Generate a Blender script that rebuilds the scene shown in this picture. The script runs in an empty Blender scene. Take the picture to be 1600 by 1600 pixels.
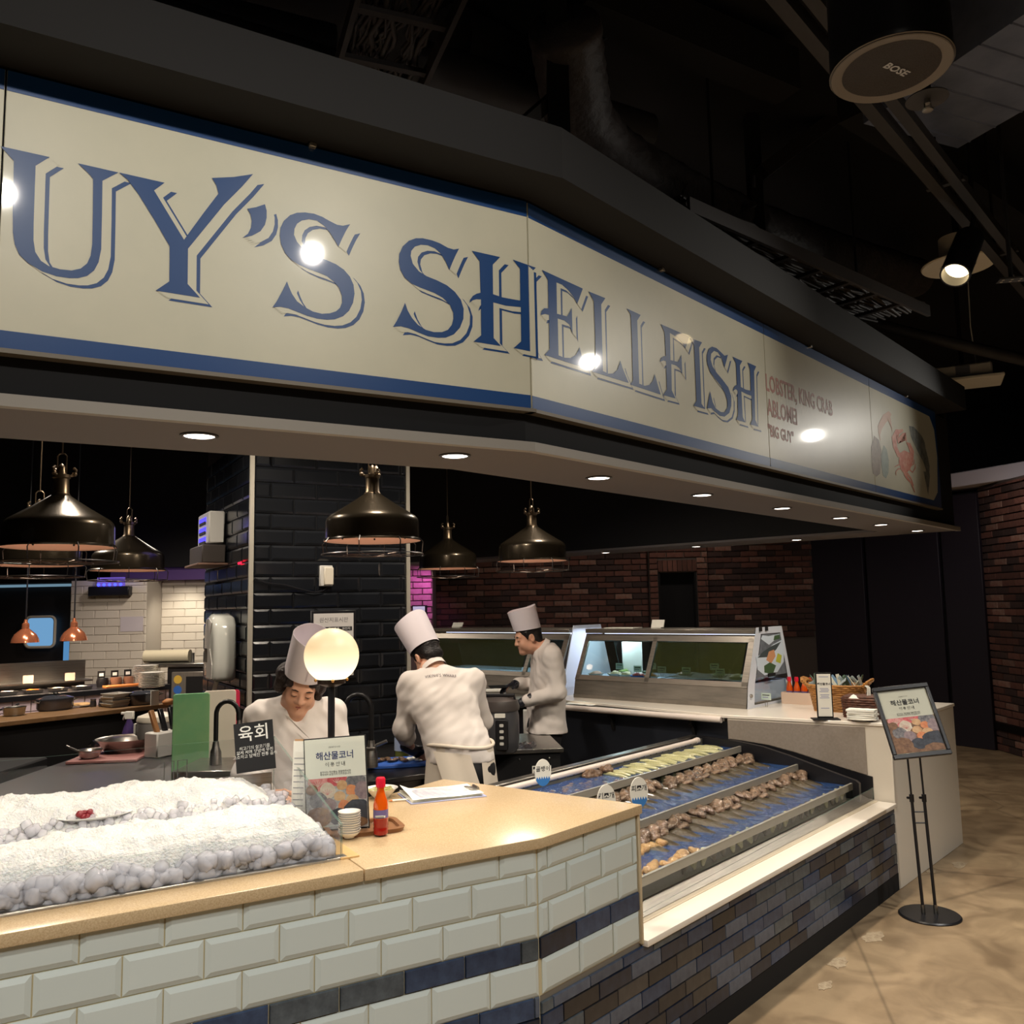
import bpy, bmesh, math, random
import numpy as np
from mathutils import Matrix, Vector, Euler

# ------------------------------------------------------------------ camera, world, exposure
SC = bpy.context.scene
COL = SC.collection
CAM_H, FPX = 1.755, 1350.0
PITCH, ROLL = math.radians(6.2127), math.radians(-1.1179)
_cp, _sp = math.cos(PITCH), math.sin(PITCH)
FWD = Vector((0, _cp, _sp))
_u0, _r0 = Vector((0, -_sp, _cp)), Vector((1, 0, 0))
RT = _r0 * math.cos(ROLL) + _u0 * math.sin(ROLL)
UP = -_r0 * math.sin(ROLL) + _u0 * math.cos(ROLL)
EYE = Vector((0, 0, CAM_H))
cd = bpy.data.cameras.new('camera')
cd.sensor_width = 36.0
cd.lens = 36.0 * FPX / 1600.0
cd.clip_end = 100
cam = bpy.data.objects.new('camera', cd)
cam.matrix_world = Matrix(((RT.x, UP.x, -FWD.x, EYE.x), (RT.y, UP.y, -FWD.y, EYE.y), (RT.z, UP.z, -FWD.z, EYE.z), (0, 0, 0, 1)))
COL.objects.link(cam)
SC.camera = cam

w = bpy.data.worlds.new('world')
SC.world = w
w.use_nodes = True
w.node_tree.nodes['Background'].inputs[0].default_value = (0.75, 0.78, 1.0, 1)
w.node_tree.nodes['Background'].inputs[1].default_value = 0.012

SC.view_settings.view_transform = 'Standard'
SC.view_settings.look = 'None'
SC.view_settings.gamma = 1.0
SC.view_settings.use_curve_mapping = False
SC.view_settings.exposure = 0.0
SC.cycles.max_bounces = 7
SC.cycles.diffuse_bounces = 3
SC.cycles.glossy_bounces = 3
SC.cycles.transmission_bounces = 5
SC.cycles.transparent_max_bounces = 12
SC.cycles.caustics_reflective = False
SC.cycles.caustics_refractive = False
SC.cycles.sample_clamp_indirect = 4.0


def ray(x, y):
    return FWD + RT * ((x - 800) / FPX) - UP * ((y - 800) / FPX)


def PZ(x, y, z):
    d = ray(x, y)
    return EYE + d * ((z - CAM_H) / d.z)


def PY(x, y, Y):
    d = ray(x, y)
    return EYE + d * (Y / d.y)


def PP(x, y, p, n):
    d = ray(x, y)
    return EYE + d * ((Vector(p) - EYE).dot(n) / d.dot(n))


# two counter directions: A (customer's left run) and B (right run), meeting at corner K
KX, KY = 0.0638, 2.9197
YA, YB = math.radians(59.77), math.radians(41.47)
DA = Vector((math.sin(YA), math.cos(YA), 0))
NA = Vector((-math.cos(YA), math.sin(YA), 0))
DB = Vector((math.sin(YB), math.cos(YB), 0))
NB = Vector((-math.cos(YB), math.sin(YB), 0))
ANG_A, ANG_B = math.pi / 2 - YA, math.pi / 2 - YB
K = Vector((KX, KY, 0))
MA = Matrix.Translation(K) @ Matrix.Rotation(ANG_A, 4, 'Z')
MBF = Matrix.Translation(K) @ Matrix.Rotation(ANG_B, 4, 'Z')


def spot(name, loc, target, power, size_deg, col=(1, .86, .68), blend=.6, radius=.04):
    l = bpy.data.lights.new(name, 'SPOT')
    l.energy, l.color, l.spot_size, l.spot_blend, l.shadow_soft_size = power, col, math.radians(size_deg), blend, radius
    o = bpy.data.objects.new(name, l)
    o.location = loc
    o.rotation_euler = (Vector(target) - Vector(loc)).to_track_quat('-Z', 'Y').to_euler()
    COL.objects.link(o)
    return o


def area(name, loc, target, power, sx, sy, col=(1, 1, 1)):
    l = bpy.data.lights.new(name, 'AREA')
    l.energy, l.color, l.shape, l.size, l.size_y = power, col, 'RECTANGLE', sx, sy
    o = bpy.data.objects.new(name, l)
    o.location = loc
    o.rotation_euler = (Vector(target) - Vector(loc)).to_track_quat('-Z', 'Y').to_euler()
    COL.objects.link(o)
    return o


def point(name, loc, power, col=(1, .85, .65), radius=.05):
    l = bpy.data.lights.new(name, 'POINT')
    l.energy, l.color, l.shadow_soft_size = power, col, radius
    o = bpy.data.objects.new(name, l)
    o.location = loc
    COL.objects.link(o)
    return o


# added fill: unseen wide spots over the aisle, dimmer over kitchen and far wall
HALL = (1, .965, .90)
for x_, y_, pw_, sz_ in ((-2.4, -1.0, 300, 140), (.5, -1.1, 290, 140), (2.9, .9, 300, 140), (3.4, 3.7, 300, 88)):
    spot('hall_fill_spot', (x_, y_, 3.95), (x_, y_, 0), pw_, sz_, HALL, .7, .12)
for x_, y_, pw_ in ((-2.2, 4.6, 120), (-.6, 4.4, 130), (.4, 6.2, 110), (-4.0, 6.7, 220), (-3.4, 9.3, 120), (2.6, 8.2, 60)):
    spot('kitchen_fill_spot', (x_, y_, 3.35), (x_, y_, 0), pw_, 150, (1, .87, .72), .6, .10)  # unseen spots added to lift the pendants and kitchen
for x_, y_, pw_ in ((.3, 10.9, 22), (2.3, 10.9, 30), (4.9, 8.9, 22)):
    spot('wall_fill_spot', (x_, y_, 3.5), (x_, y_ + .5, 0), pw_, 140, (1, .86, .74), .8, .10)  # extra light added for the brick walls, no fixture there
spot('buffet_fill_spot', (-3.3, 6.7, 3.2), (-3.6, 8.9, 1.1), 170, 80, (1, .84, .70), .7, .10)  # added spot without a fixture, brightens plates, trays and jars
spot('wall_fill_spot', (4.7, 7.4, 3.7), (5.5, 10.0, 3.0), 40, 60, (1, .90, .92), .8, .10)  # narrow added spot that only brightens the white lintel

# ------------------------------------------------------------------ materials
def lin(c):
    return tuple((v / 255 / 12.92) if v / 255 <= .04045 else ((v / 255 + .055) / 1.055) ** 2.4 for v in c)


_mats = {}


def mat(name, col=(200, 200, 200), rough=.5, metal=0.0, var=None, bump=None, spec=.5, coat=0.0, emit=None, trans=0.0, objvar=0.0, alpha=1.0, sss=0.0, ior=1.45, coatrough=.03):
    """var=(scale, colour2, contrast)  bump=(scale, strength)  emit=(rgb, strength)  objvar: brightness change per object"""
    if name in _mats:
        return _mats[name]
    m = bpy.data.materials.new(name)
    m.use_nodes = True
    nt = m.node_tree
    b = nt.nodes['Principled BSDF']
    c = lin(col) + (1,)
    b.inputs['Base Color'].default_value = c
    b.inputs['Roughness'].default_value = rough
    b.inputs['Metallic'].default_value = metal
    b.inputs['Specular IOR Level'].default_value = spec
    b.inputs['IOR'].default_value = ior
    b.inputs['Coat Weight'].default_value = coat
    b.inputs['Coat Roughness'].default_value = coatrough
    b.inputs['Transmission Weight'].default_value = trans
    b.inputs['Alpha'].default_value = alpha
    if sss:
        b.inputs['Subsurface Weight'].default_value = sss
        b.inputs['Subsurface Radius'].default_value = (.02, .01, .006)
    if emit:
        b.inputs['Emission Color'].default_value = lin(emit[0]) + (1,)
        b.inputs['Emission Strength'].default_value = emit[1]
    L = nt.links.new
    colsock = None
    tc = nt.nodes.new('ShaderNodeTexCoord')
    if var:
        n = nt.nodes.new('ShaderNodeTexNoise')
        n.inputs['Scale'].default_value = var[0]
        n.inputs['Detail'].default_value = 6
        n.inputs['Roughness'].default_value = .6
        r = nt.nodes.new('ShaderNodeValToRGB')
        k = var[2] if len(var) > 2 else .5
        r.color_ramp.elements[0].position = .5 - .25 * (1 - k) - .02
        r.color_ramp.elements[1].position = .5 + .25 * (1 - k) + .02
        r.color_ramp.elements[0].color = c
        r.color_ramp.elements[1].color = lin(var[1]) + (1,)
        if len(var) > 3:
            mp = nt.nodes.new('ShaderNodeMapping')
            mp.inputs['Scale'].default_value = var[3]
            L(tc.outputs['Object'], mp.inputs[0])
            L(mp.outputs[0], n.inputs['Vector'])
        else:
            L(tc.outputs['Object'], n.inputs['Vector'])
        L(n.outputs[0], r.inputs[0])
        colsock = r.outputs[0]
    if objvar:
        oi = nt.nodes.new('ShaderNodeObjectInfo')
        mr = nt.nodes.new('ShaderNodeMapRange')
        mr.inputs['To Min'].default_value = 1 - objvar
        mr.inputs['To Max'].default_value = 1 + objvar
        L(oi.outputs['Random'], mr.inputs['Value'])
        mx = nt.nodes.new('ShaderNodeMix')
        mx.data_type = 'RGBA'
        mx.blend_type = 'MULTIPLY'
        mx.inputs[0].default_value = 1
        if colsock:
            L(colsock, mx.inputs[6])
        else:
            mx.inputs[6].default_value = c
        L(mr.outputs[0], mx.inputs[7])
        colsock = mx.outputs[2]
    if colsock:
        L(colsock, b.inputs['Base Color'])
    if bump:
        n2 = nt.nodes.new('ShaderNodeTexNoise')
        n2.inputs['Scale'].default_value = bump[0]
        n2.inputs['Detail'].default_value = 4
        bp = nt.nodes.new('ShaderNodeBump')
        bp.inputs['Strength'].default_value = bump[1]
        bp.inputs['Distance'].default_value = bump[2] if len(bump) > 2 else .01
        L(tc.outputs['Object'], n2.inputs['Vector'])
        L(n2.outputs[0], bp.inputs['Height'])
        L(bp.outputs[0], b.inputs['Normal'])
    _mats[name] = m
    return m


def emis(name, col, strength):
    if name in _mats:
        return _mats[name]
    m = bpy.data.materials.new(name)
    m.use_nodes = True
    nt = m.node_tree
    nt.nodes.clear()
    e = nt.nodes.new('ShaderNodeEmission')
    e.inputs[0].default_value = lin(col) + (1,)
    e.inputs[1].default_value = strength
    o = nt.nodes.new('ShaderNodeOutputMaterial')
    nt.links.new(e.outputs[0], o.inputs[0])
    _mats[name] = m
    return m


def glass(name, tint=(246, 250, 248), gloss=1.0, rough=.02):
    if name in _mats:
        return _mats[name]
    m = bpy.data.materials.new(name)
    m.use_nodes = True
    nt = m.node_tree
    nt.nodes.clear()
    t = nt.nodes.new('ShaderNodeBsdfTransparent')
    t.inputs[0].default_value = lin(tint) + (1,)
    g = nt.nodes.new('ShaderNodeBsdfGlossy')
    g.inputs['Roughness'].default_value = rough
    fr = nt.nodes.new('ShaderNodeFresnel')
    fr.inputs[0].default_value = 1.45
    mu = nt.nodes.new('ShaderNodeMath')
    mu.operation = 'MULTIPLY'
    mu.inputs[1].default_value = gloss
    mx = nt.nodes.new('ShaderNodeMixShader')
    o = nt.nodes.new('ShaderNodeOutputMaterial')
    ge = nt.nodes.new('ShaderNodeNewGeometry')       # the pane's inner faces do not mirror a second time
    inv = nt.nodes.new('ShaderNodeMath')
    inv.operation = 'SUBTRACT'
    inv.inputs[0].default_value = 1.0
    mu2 = nt.nodes.new('ShaderNodeMath')
    mu2.operation = 'MULTIPLY'
    L = nt.links.new
    L(ge.outputs['Backfacing'], inv.inputs[1])
    L(fr.outputs[0], mu.inputs[0])
    L(mu.outputs[0], mu2.inputs[0])
    L(inv.outputs[0], mu2.inputs[1])
    L(mu2.outputs[0], mx.inputs[0])
    L(t.outputs[0], mx.inputs[1])
    L(g.outputs[0], mx.inputs[2])
    L(mx.outputs[0], o.inputs[0])
    _mats[name] = m
    return m


# ------------------------------------------------------------------ mesh helpers
class MB:
    def __init__(s, M=None):
        s.v, s.f, s.mi = [], [], []
        s.M = M or Matrix.Identity(4)

    def add(s, verts, faces, mi=0):
        o = len(s.v)
        M = s.M
        s.v += [tuple(M @ Vector(p)) for p in verts]
        s.f += [tuple(i + o for i in f) for f in faces]
        s.mi += [mi] * len(faces)
        return s

    def box(s, x0, x1, y0, y1, z0, z1, mi=0, R=None):
        vs = [(x0, y0, z0), (x1, y0, z0), (x1, y1, z0), (x0, y1, z0), (x0, y0, z1), (x1, y0, z1), (x1, y1, z1), (x0, y1, z1)]
        if R is not None:
            vs = [R @ Vector(p) for p in vs]
        return s.add(vs, [(3, 2, 1, 0), (4, 5, 6, 7), (0, 1, 5, 4), (1, 2, 6, 5), (2, 3, 7, 6), (3, 0, 4, 7)], mi)

    def tube(s, pts, r, n=8, mi=0, caps=True, closed=False):
        pts = [Vector(p) for p in pts]
        rs = r if isinstance(r, (list, tuple)) else [r] * len(pts)
        N = len(pts)
        vs, fs = [], []
        t0 = (pts[1] - pts[0]).normalized()
        a = t0.cross(Vector((0, 0, 1)))
        if a.length < .1:
            a = t0.cross(Vector((1, 0, 0)))
        a.normalize()
        for i in range(N):
            if closed:
                t = (pts[(i + 1) % N] - pts[i - 1]).normalized()
            else:
                t = (pts[min(i + 1, N - 1)] - pts[max(i - 1, 0)]).normalized()
            a = (a - t * a.dot(t))
            if a.length < 1e-6:
                a = t.orthogonal()
            a.normalize()
            b = t.cross(a)
            for k in range(n):
                an = 2 * math.pi * k / n
                vs.append(pts[i] + (a * math.cos(an) + b * math.sin(an)) * rs[i])
        rng = N if closed else N - 1
        for i in range(rng):
            j = (i + 1) % N
            for k in range(n):
                k2 = (k + 1) % n
                fs.append((i * n + k, i * n + k2, j * n + k2, j * n + k))
        if caps and not closed:
            fs.append(tuple(range(n - 1, -1, -1)))
            fs.append(tuple((N - 1) * n + k for k in range(n)))
        return s.add(vs, fs, mi)

    def lathe(s, prof, n=24, mi=0, sx=1, sy=1, c=(0, 0, 0)):
        vs, fs, idx = [], [], []
        for r, z in prof:
            if r <= 1e-6:
                idx.append([len(vs)])
                vs.append((c[0], c[1], c[2] + z))
            else:
                idx.append(list(range(len(vs), len(vs) + n)))
                vs += [(c[0] + r * sx * math.cos(2 * math.pi * k / n), c[1] + r * sy * math.sin(2 * math.pi * k / n), c[2] + z) for k in range(n)]
        for a, b in zip(idx[:-1], idx[1:]):
            for k in range(n):
                k2 = (k + 1) % n
                if len(a) == 1 and len(b) == 1:
                    continue
                if len(a) == 1:
                    fs.append((a[0], b[k2], b[k]))
                elif len(b) == 1:
                    fs.append((a[k], a[k2], b[0]))
                else:
                    fs.append((a[k], a[k2], b[k2], b[k]))
        return s.add(vs, fs, mi)

    def disc(s, r, n=24, z=0, mi=0, sx=1, sy=1, c=(0, 0)):
        return s.add([(c[0] + r * sx * math.cos(2 * math.pi * k / n), c[1] + r * sy * math.sin(2 * math.pi * k / n), z) for k in range(n)], [tuple(range(n))], mi)

    def prism(s, poly, z0, z1, mi=0):
        n = len(poly)
        a = sum(poly[i][0] * poly[(i + 1) % n][1] - poly[(i + 1) % n][0] * poly[i][1] for i in range(n))
        if a < 0:
            poly = poly[::-1]
        vs = [(p[0], p[1], z0) for p in poly] + [(p[0], p[1], z1) for p in poly]
        fs = [tuple(range(n - 1, -1, -1)), tuple(range(n, 2 * n))] + [(i, (i + 1) % n, n + (i + 1) % n, n + i) for i in range(n)]
        return s.add(vs, fs, mi)

    def ball(s, c, r, nu=14, nv=8, mi=0, R=None):
        if not isinstance(r, (tuple, list)):
            r = (r, r, r)
        vs, fs = [], []
        vs.append(Vector((0, 0, -r[2])))
        for j in range(1, nv):
            ph = -math.pi / 2 + math.pi * j / nv
            for i in range(nu):
                th = 2 * math.pi * i / nu
                vs.append(Vector((r[0] * math.cos(ph) * math.cos(th), r[1] * math.cos(ph) * math.sin(th), r[2] * math.sin(ph))))
        vs.append(Vector((0, 0, r[2])))
        top = len(vs) - 1
        for i in range(nu):
            i2 = (i + 1) % nu
            fs.append((0, 1 + i2, 1 + i))
            fs.append((top, 1 + (nv - 2) * nu + i, 1 + (nv - 2) * nu + i2))
            for j in range(nv - 2):
                fs.append((1 + j * nu + i, 1 + j * nu + i2, 1 + (j + 1) * nu + i2, 1 + (j + 1) * nu + i))
        C = Vector(c)
        vs = [(R @ p if R is not None else p) + C for p in vs]
        return s.add(vs, fs, mi)

    def grid(s, pts, mi=0):
        """pts[i][j] points; a sheet of quads"""
        h, wd = len(pts), len(pts[0])
        vs = [p for row in pts for p in row]
        fs = [(i * wd + j, i * wd + j + 1, (i + 1) * wd + j + 1, (i + 1) * wd + j) for i in range(h - 1) for j in range(wd - 1)]
        return s.add(vs, fs, mi)

    def mesh(s, name, bevel=0, sharp=38, seg=1):
        me = bpy.data.meshes.new(name)
        me.from_pydata(s.v, [], s.f)
        me.polygons.foreach_set('material_index', s.mi)
        if bevel:
            bm = bmesh.new()
            bm.from_mesh(me)
            bmesh.ops.bevel(bm, geom=[e for e in bm.edges if len(e.link_faces) == 2 and e.calc_face_angle(0) > .5], offset=bevel, segments=seg, affect='EDGES', profile=.5, clamp_overlap=True)
            bm.to_mesh(me)
            bm.free()
        me.polygons.foreach_set('use_smooth', [True] * len(me.polygons))
        me.set_sharp_from_angle(angle=math.radians(sharp))
        me.update()
        return me

    def build(s, name, mats, parent=None, bevel=0, sharp=38, seg=1, M=None):
        me = s.mesh(name, bevel, sharp, seg)
        for m in (mats if isinstance(mats, (list, tuple)) else [mats]):
            me.materials.append(m)
        return link(name, me, parent, M)


def link(name, me, parent=None, M=None):
    o = bpy.data.objects.new(name, me)
    COL.objects.link(o)
    if parent is not None:
        o.parent = parent
    if M is not None:
        o.matrix_local = M
    return o


def tag(o, label=None, cat=None, group=None, kind=None):
    if label:
        o['label'] = label
    if cat:
        o['category'] = cat
    if group:
        o['group'] = group
    if kind:
        o['kind'] = kind
    return o


def thing(name, label, cat, loc=(0, 0, 0), rz=0.0, group=None, M=None):
    o = bpy.data.objects.new(name, None)
    o.empty_display_size = .05
    if M is not None:
        o.matrix_world = M
    else:
        o.location = loc
        o.rotation_euler = (0, 0, rz)
    COL.objects.link(o)
    return tag(o, label, cat, group)


def copy_thing(o, loc, rz=None, label=None, rot=None):
    c = o.copy()
    COL.objects.link(c)
    c.location = loc
    if rz is not None:
        c.rotation_euler = (0, 0, rz)
    if rot is not None:
        c.rotation_euler = rot
    if label:
        c['label'] = label
    for ch in list(o.children):
        d = ch.copy()
        COL.objects.link(d)
        d.parent = c
        for g in list(ch.children):
            e = g.copy()
            COL.objects.link(e)
            e.parent = d
    return c


def fa(x, y, z=0):
    return MA @ Vector((x, y, z))


def fb(x, y, z=0):
    return MBF @ Vector((x, y, z))


def text(body, size, m, parent, M, name='lettering', align='CENTER', sx=1.0, res=2, bold=0.0, extrude=0.0, spacing=1.0):
    """flat print: lettering in the local XY plane of M"""
    c = bpy.data.curves.new(name, 'FONT')
    c.body = body
    c.size = size
    c.align_x = align
    c.align_y = 'CENTER'
    c.resolution_u = res
    c.offset = bold
    c.extrude = extrude
    c.space_character = spacing
    c.space_line = 1.0
    t = bpy.data.objects.new(name, c)
    me = bpy.data.meshes.new_from_object(t)
    bpy.data.objects.remove(t)
    if sx != 1.0:
        me.transform(Matrix.Diagonal((sx, 1, 1, 1)))
    me.materials.clear()
    me.materials.append(m)
    o = link(name, me, parent)
    o.matrix_local = M
    return o


ORD = 'first second third fourth fifth sixth seventh eighth ninth tenth eleventh twelfth thirteenth fourteenth fifteenth sixteenth seventeenth eighteenth nineteenth twentieth'.split()
ORD += ['twenty-' + o for o in ORD[:9]] + ['thirtieth'] + ['thirty-' + o for o in ORD[:9]] + ['fortieth'] + ['forty-' + o for o in ORD[:9]]
rnd = random.Random(11)
# ------------------------------------------------------------------ room shell
m_black = mat('matte_black_paint', (13, 12, 14), .85)
m_blackgloss = mat('black_satin_paint', (24, 24, 28), .35)
m_ceil = mat('black_ceiling_paint', (17, 15, 17), .9, var=(3, (11, 10, 12)))
m_mortar = mat('grey_mortar', (86, 76, 70), .95)
m_brick = mat('red_clay_brick', (112, 74, 62), .9, var=(14, (88, 56, 48), .3), bump=(60, .5), objvar=.32)
m_brick2 = mat('pale_worn_brick', (138, 112, 100), .9, var=(22, (120, 76, 62), .3), bump=(60, .5), objvar=.25)
m_brick3 = mat('dark_clay_brick', (74, 54, 48), .9, var=(18, (58, 42, 40), .3), bump=(60, .5), objvar=.3)


def floor_material():
    m = mat('polished_concrete', (172, 150, 120), .33, var=(1.1, (138, 117, 92), .35), spec=.5)
    nt = m.node_tree
    b = nt.nodes['Principled BSDF']
    src = b.inputs['Base Color'].links[0].from_socket
    tc = nt.nodes.new('ShaderNodeTexCoord')
    n = nt.nodes.new('ShaderNodeTexNoise')
    n.inputs['Scale'].default_value = 3.7
    n.inputs['Detail'].default_value = 9
    n.inputs['Distortion'].default_value = 1.2
    r = nt.nodes.new('ShaderNodeValToRGB')
    r.color_ramp.elements[0].position, r.color_ramp.elements[1].position = .36, .6
    r.color_ramp.elements[0].color = (.62, .58, .54, 1)
    r.color_ramp.elements[1].color = (1.12, 1.1, 1.06, 1)
    mx = nt.nodes.new('ShaderNodeMix')
    mx.data_type, mx.blend_type = 'RGBA', 'MULTIPLY'
    mx.inputs[0].default_value = .75
    v = nt.nodes.new('ShaderNodeTexVoronoi')
    v.feature = 'DISTANCE_TO_EDGE'
    v.inputs['Scale'].default_value = .55
    vr = nt.nodes.new('ShaderNodeMapRange')
    vr.inputs['From Max'].default_value = .006
    vr.inputs['To Min'].default_value = .55
    mx2 = nt.nodes.new('ShaderNodeMix')
    mx2.data_type, mx2.blend_type = 'RGBA', 'MULTIPLY'
    mx2.inputs[0].default_value = .8
    n3 = nt.nodes.new('ShaderNodeTexNoise')
    n3.inputs['Scale'].default_value = 2
    L = nt.links.new
    L(tc.outputs['Object'], n.inputs['Vector'])
    L(n.outputs[0], r.inputs[0])
    L(src, mx.inputs[6])
    L(r.outputs[0], mx.inputs[7])
    ad = nt.nodes.new('ShaderNodeMix')
    ad.data_type = 'VECTOR'
    ad.inputs[0].default_value = .12
    L(tc.outputs['Object'], ad.inputs[4])
    L(n3.outputs[1], ad.inputs[5])
    L(ad.outputs[1], v.inputs['Vector'])
    L(v.outputs[0], vr.inputs['Value'])
    L(mx.outputs[2], mx2.inputs[6])
    L(vr.outputs[0], mx2.inputs[7])
    L(mx2.outputs[2], b.inputs['Base Color'])
    rr = nt.nodes.new('ShaderNodeMapRange')
    rr.inputs['To Min'].default_value, rr.inputs['To Max'].default_value = .22, .5
    L(n.outputs[0], rr.inputs['Value'])
    L(rr.outputs[0], b.inputs['Roughness'])
    return m


fl = MB().grid([[(x, y, 0) for x in np.linspace(-11, 11, 12)] for y in np.linspace(-3, 15, 10)]).build('floor', floor_material())
tag(fl, kind='structure')
# worn patches where the floor coating has flaked beside the counter
m_chip = mat('flaked_floor_coating', (188, 170, 142), .6, var=(40, (150, 130, 105), .3), bump=(80, .6))
for (px, py, sx_, sy_) in ((1365, 1465, .10, .055), (1310, 1505, .085, .045), (1500, 1352, .09, .05), (1290, 1540, .06, .03), (1455, 1362, .05, .03)):
    p = PZ(px, py, 0)
    rr_ = random.Random(px)
    b = MB()
    poly = [(math.cos(a) * sx_ * rr_.uniform(.6, 1.15), math.sin(a) * sy_ * rr_.uniform(.6, 1.15)) for a in np.linspace(0, 2 * math.pi, 18)[:-1]]
    b.prism(poly, .0, .0025)
    b.build('floor_scar', m_chip, fl, M=Matrix.Translation((p.x, p.y, 0)) @ Matrix.Rotation(ANG_B, 4, 'Z'))

ce = MB().box(-11, 11, -3, 15, 4.6, 4.7).build('ceiling', m_ceil)
tag(ce, kind='structure')
tag(MB().box(-11, -10.9, -3, 15, 0, 4.6).build('wall_left', m_black), kind='structure')
tag(MB().box(-11, 11, 12.95, 13.05, 0, 4.6).build('wall_rear', m_black), kind='structure')
tag(MB().box(9.0, 9.1, -3, 15, 0, 4.6).build('wall_outer', m_black), kind='structure')

BW, BH, MJ = .245, .081, .010
_brick_cache = {}


def brick_mesh(wd, hh, dp, key=0, bev=.004):
    k = (round(wd, 3), round(hh, 3), round(dp, 3), key)
    if k not in _brick_cache:
        b = MB()
        r = random.Random(hash(k) % 9999)
        j = lambda: r.uniform(-.004, .004) if bev else 0
        vs = []
        for (x, z) in ((0, 0), (wd, 0), (wd, hh), (0, hh)):
            vs.append((x, 0, z))
        for (x, z) in ((bev, bev), (wd - bev, bev), (wd - bev, hh - bev), (bev, hh - bev)):
            vs.append((x + j(), -dp + j() * .5, z + j() * .6))
        b.add(vs, [(4, 5, 6, 7), (0, 1, 5, 4), (1, 2, 6, 5), (2, 3, 7, 6), (3, 0, 4, 7)])
        _brick_cache[k] = b.mesh('brick', sharp=20)
    return _brick_cache[k]


def brick_wall(core, M, x0, x1, z0, z1, mats, skip=None, bw=BW, bh=BH, name='brick', dp=.02, weights=(7, 2, 2), seed=3, gap=MJ, variants=5, bev=.004):
    """running bond of separate bricks on the face y=0 of M (facing -y); parts of `core`"""
    r = random.Random(seed)
    meshes = {}
    row = 0
    z = z0
    n = 0
    while z < z1 - .02:
        hh = min(bh, z1 - z) - gap
        x = x0 - (bw / 2 if row % 2 else 0)
        while x < x1 - .015:
            a, e = max(x, x0), min(x + bw, x1)
            if e - a > .03 and not (skip and skip(a, e, z, z + bh)):
                me = brick_mesh(e - a - gap, hh, dp, r.randrange(variants), bev)
                mi = r.choices(range(len(mats)), weights[:len(mats)])[0]
                k = (me.name, mi)
                if k not in meshes:
                    c = me.copy()
                    c.materials.append(mats[mi])
                    meshes[k] = c
                o = link(name, meshes[k], core)
                o.matrix_parent_inverse = Matrix.Identity(4)
                o.matrix_local = M @ Matrix.Translation((a + gap / 2, 0, z + gap / 2))
                n += 1
            x += bw
        z += bh
        row += 1
    return n


# back brick wall, frontal at y = 12.2
YB_ = 12.2
wb = tag(MB().box(-1.15, 1.9, YB_, YB_ + .15, 0, 3.1).build('wall_back', m_mortar), kind='structure')
brick_wall(wb, Matrix.Translation((0, YB_, 0)), -1.15, 1.9, 1.25, 2.72, (m_brick, m_brick3, m_brick2), weights=(5, 4, 1))
wp = MB().box(1.9, 2.02, YB_ - .1, YB_ + .2, 0, 3.1).box(2.56, 2.72, YB_ - .1, YB_ + .2, 0, 3.1).box(2.02, 2.56, YB_ - .1, YB_ + .2, 2.18, 3.1).build('wall_alcove', m_mortar)
tag(wp, kind='structure')
for a_, e_, z0_, z1_ in ((1.9, 2.02, 1.25, 2.384), (2.56, 2.72, 1.25, 2.384), (1.9, 2.72, 2.384, 2.72)):
    brick_wall(wp, Matrix.Translation((0, YB_ - .1, 0)), a_, e_, z0_, z1_, (m_brick, m_brick2), seed=8)
for i in range(8):   # soldier course over the niche
    o = link('brick', brick_mesh(.064, .16, .02, i % 4), wp)
    o.data = o.data.copy()
    o.data.materials.append(m_brick)
    o.matrix_local = Matrix.Translation((2.02 + i * .0685, YB_ - .1, 2.19))
tag(MB().box(2.02, 2.56, YB_ + .05, YB_ + .1, 0, 2.18).box(2.02, 2.05, YB_ - .1, YB_ + .05, 0, 2.18).box(2.53, 2.56, YB_ - .1, YB_ + .05, 0, 2.18).build('door_1', m_black), kind='structure')
we = tag(MB().box(2.72, 4.22, YB_, YB_ + .15, 0, 3.1).build('wall_back', m_mortar), kind='structure')
brick_wall(we, Matrix.Translation((0, YB_, 0)), 2.72, 4.22, 1.25, 2.72, (m_brick3, m_brick, m_brick2), weights=(6, 4, 1), seed=5)

# dark folding partition between the back wall and the brick pier
p0, p1 = Vector((4.2, 12.2, 0)), Vector((5.5, 10.15, 0))
Mx = Matrix.Translation(p0) @ Matrix.Rotation(math.atan2(p1.y - p0.y, p1.x - p0.x), 4, 'Z')
ln = (p1 - p0).length
m_plum = mat('dark_plum_panel', (30, 22, 32), .6, var=(40, (28, 22, 32), .2, (1, 1, 12)))
wc = tag(MB(Mx).box(0, ln, .06, .12, 0, 3.0).build('wall_corner', m_black), kind='structure')
for i, (a, e) in enumerate(((.0, .84), (.86, 1.90), (1.93, ln))):
    MB(Mx).box(a + .012, e - .012, .0 + .015 * (i % 2), .06, .0, 2.98).build('panel', m_plum, wc, bevel=.006)

# brick pier on the far side of the aisle, facing -x
wr = tag(MB().box(5.56, 6.1, 7.6, 10.2, 0, 3.06).build('wall_right', m_mortar), kind='structure')
Mr = Matrix(((0, -1, 0, 5.56), (-1, 0, 0, 10.2), (0, 0, 1, 0), (0, 0, 0, 1)))
Mr = Matrix.Translation((5.56, 10.2, 0)) @ Matrix.Rotation(-math.pi / 2, 4, 'Z')
brick_wall(wr, Mr, 0, 1.6, .0, 3.04, (m_brick, m_brick3, m_brick2), weights=(7, 3, 2), seed=21, dp=.026)
MB(Mr).box(-.02, 1.6, -.05, -.026, .24, .32).build('kick_rail', mat('dark_steel', (40, 38, 40), .4, .8), wr)

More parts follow.
